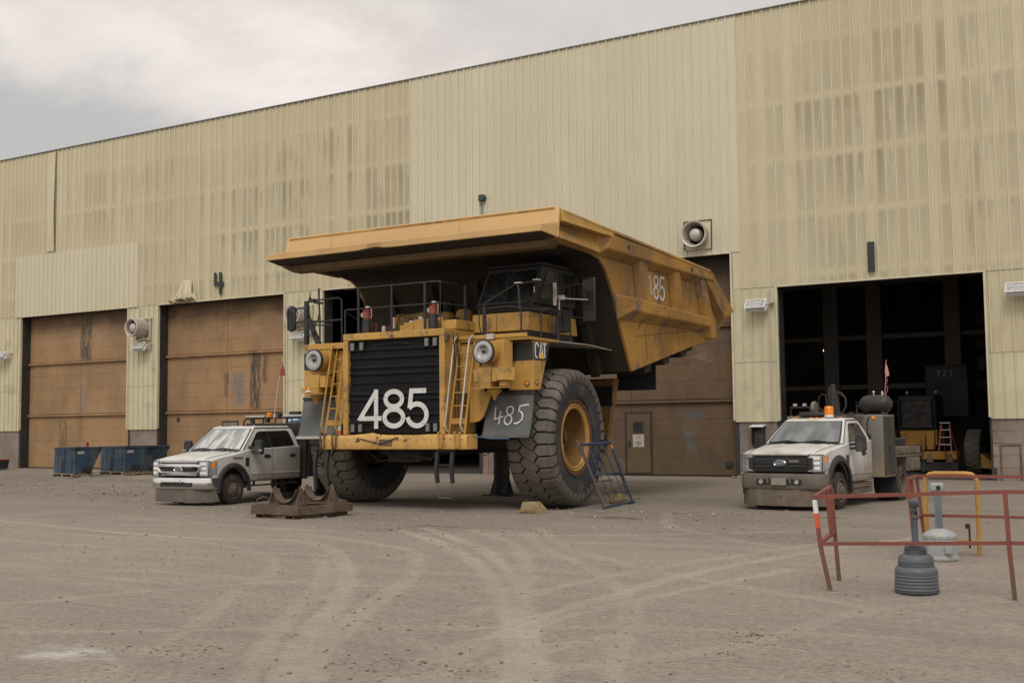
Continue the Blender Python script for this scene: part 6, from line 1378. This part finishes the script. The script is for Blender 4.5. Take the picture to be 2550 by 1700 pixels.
# ------------------------------------------------------------------ yard objects
# support stand under the haul truck
t = empty('support_stand', (-16.42, 26.75, 0), label='black steel support stand holding up the mining truck between its front wheels', cat='support stand')
MB().cyl((0,0,.03),(0,0,1.72),.215,n=28).cyl((0,0,1.25),(0,0,1.28),.235,n=28).cyl((0,0,.60),(0,0,.63),.235,n=28).build('column', 'dark_steel', t)
MB().box(-.38,.38,-.38,.38,0,.03).build('base_plate', 'dark_steel', t)
for k in range(4):
    m_ = MB(); m_.T = Matrix.Rotation(R_(90*k), 4, 'Z'); m_.prism([(.215,.032),(.37,.032),(.215,.50)], 'y', -.012, .012); m_.build('gusset', 'dark_steel', t)
MB().cyl((0,0,1.722),(0,0,1.76),.30,n=28).build('saddle', 'dark_steel', t)
MB().tube([(-.1,-.25,1.2),(-.35,-.3,1.05),(-.5,-.2,1.15),(-.55,0,1.35)], .012).build('hose', 'hose', t)
# wheel chocks
def chock(loc, rz, label):
    t = empty('wheel_chock', loc, rz, label=label, cat='wheel chock', group='wheel chocks by the mining truck tyres')
    MB().hexa([(-.27,-.17,0),(.30,-.17,0),(.30,.17,0),(-.27,.17,0)],[(-.22,-.12,.24),(.10,-.12,.24),(.10,.12,.24),(-.22,.12,.24)]).build('block', 'chock_y', t, bevel=.02)
    MB().box(-.30,.10,-.178,-.168,.03,.075).build('front_strip', 'yellow_worn', t)
    MB().tube([(-.12,-.10,.245),(-.12,-.06,.30),(-.12,.06,.30),(-.12,.10,.245)], .012).build('handle', 'dark_steel', t)
    return t
chock((-12.33,21.36,0), .10, 'dirty yellow wheel chock in front of the right tyre of the mining truck')
chock((-17.55,21.02,0), .3, 'yellow wheel chock behind the steel cradle at the left tyre')
c3 = chock((-12.15,25.0,0), 1.2, 'tan wheel chock on the ground behind the blue tube frame')
c3.scale = (.7,.75,.9)
# blue tube frame leaning on the tyre
def lean(P): return P
t = empty('tube_frame', (-11.9,24.6,0), label='blue tubular steel frame leaning against the right mining truck tyre', cat='tube frame')
def P3(b, u, v):   # b: BL BR TR TL
    a = [Vector(q) for q in b]; return (a[0]*(1-u)+a[1]*u)*(1-v)+(a[3]*(1-u)+a[2]*u)*v
FB = [(.32,-1.46,.03),(.06,.52,.03),(-.235,-.02,1.42),(-.235,-1.50,1.39)]
fr_ = lambda u,v: P3(FB,u,v)
MB().tube([fr_(0,0),fr_(0,1)],.028).tube([fr_(1,0),fr_(1,1)],.028).tube([fr_(-.02,1),fr_(1.03,1)],.030).tube([fr_(-.02,0),fr_(1.06,0)],.030).tube([fr_(0,.5),fr_(1,.5)],.020).tube([fr_(0,.40),fr_(.62,.40)],.014).tube([fr_(.0,.72),fr_(.5,.72)],.010).build('frame', 'frame_blue', t)
mb = MB()
for u in (.25,.5,.75): mb.tube([fr_(u,1),fr_(u,.5)],.017).tube([fr_(u,.5),fr_(u+.03,.10)],.009)
mb.build('bars', 'frame_blue', t)
o_ = Vector((.10,-.16,0))
MB().tube([fr_(0,0)+o_*.9,fr_(-.06,1.08)+o_*.3],.022).tube([fr_(.0,.22),fr_(1,.30)],.014).tube([fr_(.2,.05)+Vector((-.25,0,0)),fr_(.9,.05)+Vector((.1,.4,0))],.014).tube([fr_(.95,.55),fr_(.9,.10)+Vector((-.3,.6,0))],.012).build('rusty_strut', 'rust', t)
MB().box(-.01,.01,-.02,.02,0,0.001) if False else None
MB().cyl(fr_(1.0,.90),fr_(1.0,.97),.031).cyl(fr_(-.05,.92),fr_(-.055,1.02),.024).build('tape_band', 'rail_yellow', t)
# steel cradle on a forklift skid
t = empty('steel_cradle', (-16.43,18.82,0), R_(-4), label='rusty steel cradle with two curved saddles on a forklift skid', cat='cradle')
w2, l2 = .68, .80
MB().box(-w2,w2,-l2,-l2+.09,.08,.25).box(-w2,w2,l2-.09,l2,.08,.25).box(-w2,-w2+.09,-l2+.092,l2-.092,.08,.25).box(w2-.09,w2,-l2+.092,l2-.092,.08,.25).build('skid_frame', 'rust', t, bevel=.006)
for x in (-.42,.42):
    MB().box(x-.12,x+.12,-l2+.01,l2-.01,.068,.078).box(x-.12,x-.108,-l2+.01,l2-.01,0,.067).box(x+.108,x+.12,-l2+.01,l2-.01,0,.067).box(x-.107,x+.107,-l2+.01,l2-.01,0,.010).build('fork_pocket', 'rust', t)
MB().tube([(-.6,-.75,.27),(.6,.7,.27)],.02,square=True).tube([(.6,-.75,.265),(-.6,.7,.265)],.02,square=True).tube([(-.66,-.78,.262),(.66,-.78,.262)],.014).tube([(-.66,.2,.262),(.66,.2,.262)],.014).build('cross_brace', 'rust', t)
for y in (-.42, .50):
    pr = [(-.47,.252),(-.46,.40),(-.40,.61),(-.34,.64)]+[(.34*math.sin(R_(a)), .64-.34*math.cos(R_(a))*1.0) for a in range(-84,85,12)]+[(.34,.64),(.40,.61),(.46,.40),(.47,.252)]
    o = MB().prism(pr, 'y', y-.012, y+.012).build('saddle_plate', 'rust', t)
    lp = [[(.345*math.sin(R_(a)), y-.10, .645-.345*math.cos(R_(a))),(.345*math.sin(R_(a)), y+.10, .645-.345*math.cos(R_(a))),(.335*math.sin(R_(a)), y+.10, .645-.335*math.cos(R_(a))),(.335*math.sin(R_(a)), y-.10, .645-.335*math.cos(R_(a)))] for a in range(-80,81,10)]
    MB().loft(lp).build('saddle_lining', 'rust', o)
    for sx_ in (-1,1):
        for s2 in (-1,1):
            MB().hexa([(sx_*.40-.01,y+s2*.012,.255),(sx_*.40+.01,y+s2*.012,.255),(sx_*.40+.01,y+s2*.17,.255),(sx_*.40-.01,y+s2*.17,.255)],[(sx_*.40-.01,y+s2*.012,.55),(sx_*.40+.01,y+s2*.012,.55),(sx_*.40+.01,y+s2*.03,.55),(sx_*.40-.01,y+s2*.03,.55)]).build('gusset', 'rust', o)
MB().tube([(-.60,-.70,.27),(-.58,-.72,.36),(-.52,-.6,.42),(-.45,-.5,.38),(-.42,-.42,.45)],.012).cyl((.55,-.6,.25),(.55,-.6,.32),.02).cyl((-.2,-.7,.25),(-.2,-.7,.33),.02).build('lashing_chain', 'rust', t)
# tipping bins
def hopper(loc, rz, label, w, l, zt, dirty):
    t = empty('tipping_bin', loc, rz, label=label, cat='waste bin', group='blue tipping bins before the left doors')
    h = w/2
    S_ = [(0.0,.16),(0.0,zt),(l,zt),(l,zt-.12),(l*.62,.20),(l*.60,.16)]
    mb = MB(); mb.prism(S_, 'x', -h, -h+.012); mb.prism(S_, 'x', h-.012, h)
    mb.box(-h+.013,h-.013,0,.012,.16,zt); mb.box(-h+.013,h-.013,0.013,l*.6,.16,.172); mb.hexa([(-h+.013,l*.6,.16),(h-.013,l*.6,.16),(h-.013,l,zt-.12),(-h+.013,l,zt-.12)],[(-h+.013,l*.6,.175),(h-.013,l*.6,.175),(h-.013,l,zt-.105),(-h+.013,l,zt-.105)])
    mb.build('hopper', 'bin_blue', t)
    MB().tube([(-h,0,zt),(h,0,zt),(h,l,zt),(-h,l,zt)], .028, square=True, closed=True).build('rim', 'bin_blue', t)
    MB().box(-.02,.02,-.025,-.001,.2,zt-.03).box(h-.24,h-.20,-.02,-.001,.2,zt-.03).build('stiffener', 'bin_blue', t)
    MB().tube([(-.06,-.05,.3),(-.02,-.08,.75)],.02).tube([(-.06,-.05,.3),(-.14,-.04,.22)],.02).box(h+.001,h+.02,.35,.75,.20,.42).cyl((h+.002,l*.55,.25),(h+.05,l*.55,.25),.10).build('latch', 'dark_steel', t)
    MB().add([(h+.003,.10,zt-.24),(h+.003,.42,zt-.23),(h+.003,.42,zt-.13),(h+.003,.10,zt-.14)],[(0,1,2,3)]).build('label_plate', 'grey_metal', t)
    for x in (-h+.06,0,h-.06): MB().box(x-.05,x+.05,-.12,l*.65,.035,.125).build('runner', 'wood', t)
    mb = MB()
    for i in range(int(l/.26)+1): mb.box(-h-.03,h+.03,-.12+i*.26,-.12+i*.26+.10,.127,.155)
    for i in (0,2,4): mb.box(-h-.03,h+.03,-.12+i*.26,-.12+i*.26+.10,.004,.032)
    mb.build('pallet_boards', 'wood', t)
    return t
hopper((-39.84,31.33,0), R_(-3), 'rust-scraped blue tipping bin on a pallet, left one of the two', 1.36, 1.22, 1.17, 1)
hopper((-39.70,33.62,0), R_(-2), 'blue tipping bin with a pointed tail on a pallet, right one of the two', 1.56, 2.3, 1.17, 0)
t = empty('waste_container', (-51.4,36.45,0), label='low black container with an orange rim cut off by the left edge', cat='container')
MB().hexa([(-1.6,-.3,.05),(.45,-.3,.05),(.45,.3,.05),(-1.6,.3,.05)],[(-1.6,-.35,.50),(.52,-.35,.50),(.52,.35,.50),(-1.6,.35,.50)]).build('tub', 'black_rubber', t)
MB().box(-1.6,.53,-.36,-.33,.505,.545).box(.50,.53,-.329,.35,.505,.545).build('rim', 'orange_sleeve', t)
t = empty('marker_stick', (-46.9,38.2,0), label='leaning red marker post at the foot of the far left door', cat='marker post')
MB().tube([(.05,0,0),(0,0,.9),(-.05,0,1.32)],.05,square=True).cyl((0,0,0),(0,0,.02),.16).build('post', 'red', t)
# red railing round the yard corner, in two runs
def run(nm, label, build): 
    t = empty('handrail', (0,0,0), label=label, cat='railing', group='red tube railings'); return t
t = run('', 'red square-tube railing with a bent front post at lower right', None); t.location = (-3.7,12.7,0)
O_ = Vector((3.7,-12.7,0)); g = lambda x,y,z: Vector((x,y,z))+O_
zT, zM, q = 1.06, .555, .0195
MB().tube([g(-3.80,12.66,.995),g(-1.88,12.78,1.08),g(2.6,12.96,1.085)], q, square=True).tube([g(-3.80,12.68,.997),g(-3.86,13.52,1.06)], q*.98, square=True).build('top_rail', 'rail_red', t)
MB().tube([g(-3.745,12.66,.495),g(-1.85,12.79,.568),g(2.6,12.97,.57)], q*.95, square=True).tube([g(-3.76,12.70,.50),g(-3.83,13.52,.552)], q*.93, square=True).build('mid_rail', 'rail_red', t)
MB().tube([g(-3.795,12.66,.975),g(-3.75,12.66,.50),g(-3.738,12.66,.43),g(-3.65,12.65,.0)], q*1.02, square=True).build('bent_post', 'rail_red', t)
o = MB().tube([g(-3.781,12.66,.82),g(-3.794,12.66,.965)], q*1.09, square=True).build('white_band', 'white_plain', t)
MB().tube([g(-3.767,12.66,.665),g(-3.781,12.66,.818)], q*1.09, square=True).build('orange_band', 'orange_sleeve', t)
MB().tube([g(-3.855,13.52,1.04),g(-3.83,13.53,.5),g(-3.80,13.53,0)], q, square=True).build('post', 'rail_red', t)
MB().tube([g(-3.835,13.26,1.03),g(-3.80,13.28,.54)], q*.98, square=True).build('post', 'rail_red', t)
MB().tube([g(-1.885,12.78,1.06),g(-1.865,12.78,.5),g(-1.835,12.80,0)], q*1.03, square=True).build('post', 'rail_red', t)
MB().tube([g(.45,12.82,zT),g(.48,12.83,0)], q*1.03, square=True).build('post', 'rail_red', t)
MB().cyl(g(-3.64,12.66,-.01),g(-3.64,12.66,.012),.06,n=9).build('spilled_footing', 'concrete', t)
t = run('', 'red square-tube railing further back, behind the ash receptacles', None); t.location = (-3.45,16.3,0)
O_ = Vector((3.45,-16.3,0))
MB().tube([g(-3.47,15.62,1.065),g(-3.50,16.36,1.075)], q, square=True).tube([g(-3.50,16.36,1.075),g(3,16.55,1.09)], q*.99, square=True).build('top_rail', 'rail_red', t)
MB().tube([g(-3.44,15.64,.53),g(-3.47,16.36,.555)], q*.96, square=True).tube([g(-3.47,16.36,.555),g(3,16.55,.575)], q*.95, square=True).build('mid_rail', 'rail_red', t)
for a in ((-3.47,15.63,-3.40,15.66),(-3.505,16.34,-3.43,16.42),(-.9,16.42,-.86,16.46),(1.6,16.5,1.62,16.52)):
    MB().tube([g(a[0],a[1],1.05),g(a[2],a[3],0)], q, square=True).build('post', 'rail_red', t)
MB().tube([g(-3.49,15.92,1.06),g(-3.45,15.95,.545)], q*1.2, square=True).build('post', 'rail_red', t)
# yellow hoop barrier
t = empty('hoop_barrier', (-3.17,16.85,0), R_(3), label='yellow bent-tube hoop barrier behind the light grey ash receptacle', cat='barrier')
MB().tube([(-.335,0,0),(-.335,0,.98),(-.32,0,1.04),(-.27,0,1.085),(-.2,0,1.095),(.2,0,1.095),(.27,0,1.085),(.32,0,1.04),(.335,0,.98),(.335,0,0)], .030, 12).build('hoop', 'rail_yellow', t)
MB().tube([(-.33,0,.17),(.33,0,.17)], .034, square=True).build('bottom_bar', 'rail_yellow', t)
MB().tube([(.22,-.03,.10),(.22,-.03,.40),(.19,-.03,.42)], .014).box(.17,.23,-.06,0,.36,.42).build('steel_pin', 'dark_steel', t)
# ash receptacles
t = empty('ash_receptacle', (-2.80,12.87,0), label='dark grey beehive ash receptacle with ridged base and ball top', cat='ash receptacle')
pr = [(.001,.005),(.20,.005),(.222,.02),(.226,.035)]
for i in range(5):
    z = .045+i*.034; r = .226-i*.0012; pr += [(r-.008,z-.006),(r,z),(r,z+.010),(r-.008,z+.018)]
pr += [(.218,.225),(.216,.245),(.205,.268),(.188,.282)]
for i in range(3): z = .292+i*.021; pr += [(.178,z-.004),(.185,z),(.185,z+.007),(.178,z+.013)]
pr += [(.176,.365),(.168,.385),(.150,.402),(.122,.412)]
for i in range(3): z = .420+i*.020; pr += [(.110,z-.004),(.116,z),(.116,z+.007),(.110,z+.012)]
pr += [(.110,.482),(.104,.50),(.085,.514),(.05,.520),(.036,.522),(.034,.60),(.031,.78),(.033,.785),(.045,.788),(.045,.796),(.030,.80),(.030,.855),(.045,.862),(.045,.872),(.028,.876),(.024,.885)]
MB().lathe(pr, (0,0,0), 'z', 48).build('body', 'plastic_grey', t, smooth=40)
MB().ball((0,0,.935),.056,16).build('ball_top', 'plastic_grey', t)
for a in (20,110,200,-70,-20): MB().cyl((.024*math.cos(R_(a)),.024*math.sin(R_(a)),.835),(.0345*math.cos(R_(a)),.0345*math.sin(R_(a)),.835),.013,n=12).build('ash_hole', 'soot', t)
t = empty('ash_receptacle', (-3.20,16.14,0), label='light grey drum ash receptacle with a silver square post', cat='ash receptacle')
pr = [(.001,.004),(.225,.004),(.232,.02),(.226,.05),(.215,.06),(.214,.28),(.222,.29),(.222,.315),(.216,.32)]
MB().lathe(pr, (0,0,0), 'z', 12).build('drum', 'plastic_light', t, smooth=12, bevel=.004)
MB().lathe([(.218,.318),(.214,.333),(.175,.360),(.12,.388),(.07,.404),(.05,.41),(.001,.41)], (0,0,0), 'z', 40).build('dome', 'plastic_light', t, smooth=50)
MB().tube([(0,0,.40),(-.01,0,.90)], .040, square=True).tube([(0,-.042,.41),(-.01,-.042,.88)], .006).tube([(.022,-.041,.41),(.012,-.041,.88)], .004).build('post', 'alu', t, bevel=.006)
MB().box(-.095,.075,-.07,.07,.885,1.0).build('head', 'plastic_light', t, bevel=.028, seg=3)
MB().lathe([(.001,-.071),(.022,-.071),(.030,-.078),(.032,-.066)], (.02,0,.935), 'y', 20).build('ash_hole', 'soot', t)
MB().box(.10,.20,-.215,-.19,.10,.24).build('door_latch', 'plastic_light', t, bevel=.008)
# wheel loader and clutter inside the open bay
t = empty('wheel_loader', (-8.9,44.2,0), label='yellow and black wheel loader with 721 above it, parked inside the open bay', cat='wheel loader')
MB().box(-1.05,.30,-.6,2.2,1.55,2.80).build('engine_hood', 'black_paint', t, bevel=.10, seg=3)
hd = MB()
hd.tube([(-.92,-.64,1.68),(.18,-.64,1.68),(.18,-.64,2.66),(-.92,-.64,2.66)], .035, square=True, closed=True)
hd.build('grille_frame', 'dark_steel', t)
MB().cyl((-.37,-.60,2.17),(-.37,-.66,2.17),.10,n=16).build('fan_hub', 'dark_steel', t)
for k in range(6):
    a = R_(60*k+15); c_, s_ = math.cos(a), math.sin(a)
    MB().add([(-.37+.1*c_,-.63,2.17+.1*s_),(-.37+.45*c_-.12*s_,-.65,2.17+.45*s_+.12*c_),(-.37+.45*c_+.10*s_,-.61,2.17+.45*s_-.10*c_)],[(0,1,2)]).build('fan_blade', 'dark_box', t)
for z in (1.95,2.17,2.4): MB().box(-.9,.16,-.672,-.662,z,z+.02).build('guard_bar', 'dark_steel', t)
MB().box(-1.0,.28,-.5,1.2,1.0,1.545).box(-.05,.22,-.72,-.5,.85,1.52).box(-.25,-.12,-.62,-.5,.85,1.4).build('rear_frame', 'loader_yellow', t, bevel=.02)
MB().box(-.20,1.02,-1.0,-.55,.50,.80).build('counterweight', 'loader_yellow', t, bevel=.04)
for x in (.10,.78): MB().hexa([(x-.12,-1.06,.42),(x+.12,-1.06,.42),(x+.12,-.9,.42),(x-.12,-.9,.42)],[(x-.06,-1.05,.70),(x+.06,-1.05,.70),(x+.06,-.9,.70),(x-.06,-.9,.70)]).build('ripper_shank', 'muddy', t)
MB().box(-.25,1.05,-1.0,-.8,.10,.42).build('ripper_beam', 'dark_steel', t, bevel=.02)
MB().box(-.3,1.2,.6,2.0,2.0,3.9).build('cab', 'soot', t, bevel=.05)
mb = MB(); digits(mb, '721', .12, 3.48, .24, .045, lambda u,v,tt:(u,.59-tt,v), gap=.35); mb.build('fleet_number', 'plastic_grey', t)
for x in (-.75,.25): MB().ball((x,-.3,2.9),.06,8).build('rear_lamp', 'lens', t)
for x in (1.45,-1.5):
    mb = MB(); mb.lathe([(.35,-.25),(.62,-.28),(.74,-.24),(.77,-.15),(.77,.15),(.74,.24),(.62,.28),(.35,.25)], (x,.1,.77), 'x', 40)
    for k in range(20):
        a = 2*math.pi*k/20
        for s2 in (-1,1):
            A = lambda w,r,da: (x+w, .1+r*math.sin(a+da+(s2*.08)), .77+r*math.cos(a+da+(s2*.08)))
            mb.hexa([A(0,.76,-.07),A(s2*.24,.75,.02),A(s2*.24,.75,.12),A(0,.76,.03)],[A(0,.80,-.06),A(s2*.24,.78,.03),A(s2*.24,.78,.11),A(0,.80,.02)])
    o = mb.build('tyre', 'tread', t); MB().cyl((x-.2,.1,.77),(x+.2,.1,.77),.36,n=24).build('wheel_rim', 'loader_yellow', o)
MB().hexa([(1.78,-.9,.22),(2.35,-.9,.20),(2.35,.6,.20),(1.78,.6,.22)],[(1.78,-.9,.72),(1.82,-.9,.72),(1.82,.6,.72),(1.78,.6,.72)]).build('bucket_side', 'loader_yellow', t)
t = empty('step_ladder', (-8.12,42.62,.80), label='orange fibreglass step ladder standing on the loader counterweight', cat='step ladder')
for sg in (-1,1): MB().tube([(sg*.21,-.2,0),(sg*.14,.0,.98)],.020,square=True).build('rail', 'orange_ladder', t)
for sg in (-1,1): MB().tube([(sg*.21+.10,.55,-.35),(sg*.12,.02,.98)],.014,square=True).build('rear_leg', 'orange_ladder', t)
for z in (.25,.50,.75): MB().box(-.20+.07*z,.20-.07*z,-.21+.2*z,-.12+.2*z,z-.01,z+.015).build('step', 'grey_metal', t)
MB().box(-.17,.17,-.10,.12,.98,1.01).build('top_cap', 'grey_metal', t)
t = empty('rubble_heap', (-13.9,38.3,0), label='small heap of pale debris at the foot of the pier right of the dark door', cat='debris')
rs = random.Random(5); mb = MB()
for k in range(14):
    x, y, r = rs.gauss(0,.25), rs.gauss(0,.12), rs.uniform(.04,.12); mb.add([(x+dx*r*rs.uniform(.7,1.2), y+dy*r*rs.uniform(.7,1.2), dz*r*.6+r*.3) for dx,dy,dz in ((1,0,0),(-1,0,0),(0,1,0),(0,-1,0),(0,0,1),(0,0,-.5))], [(0,2,4),(2,1,4),(1,3,4),(3,0,4),(2,0,5),(1,2,5),(3,1,5),(0,3,5)])
mb.build('debris', 'stone', t, smooth=0)
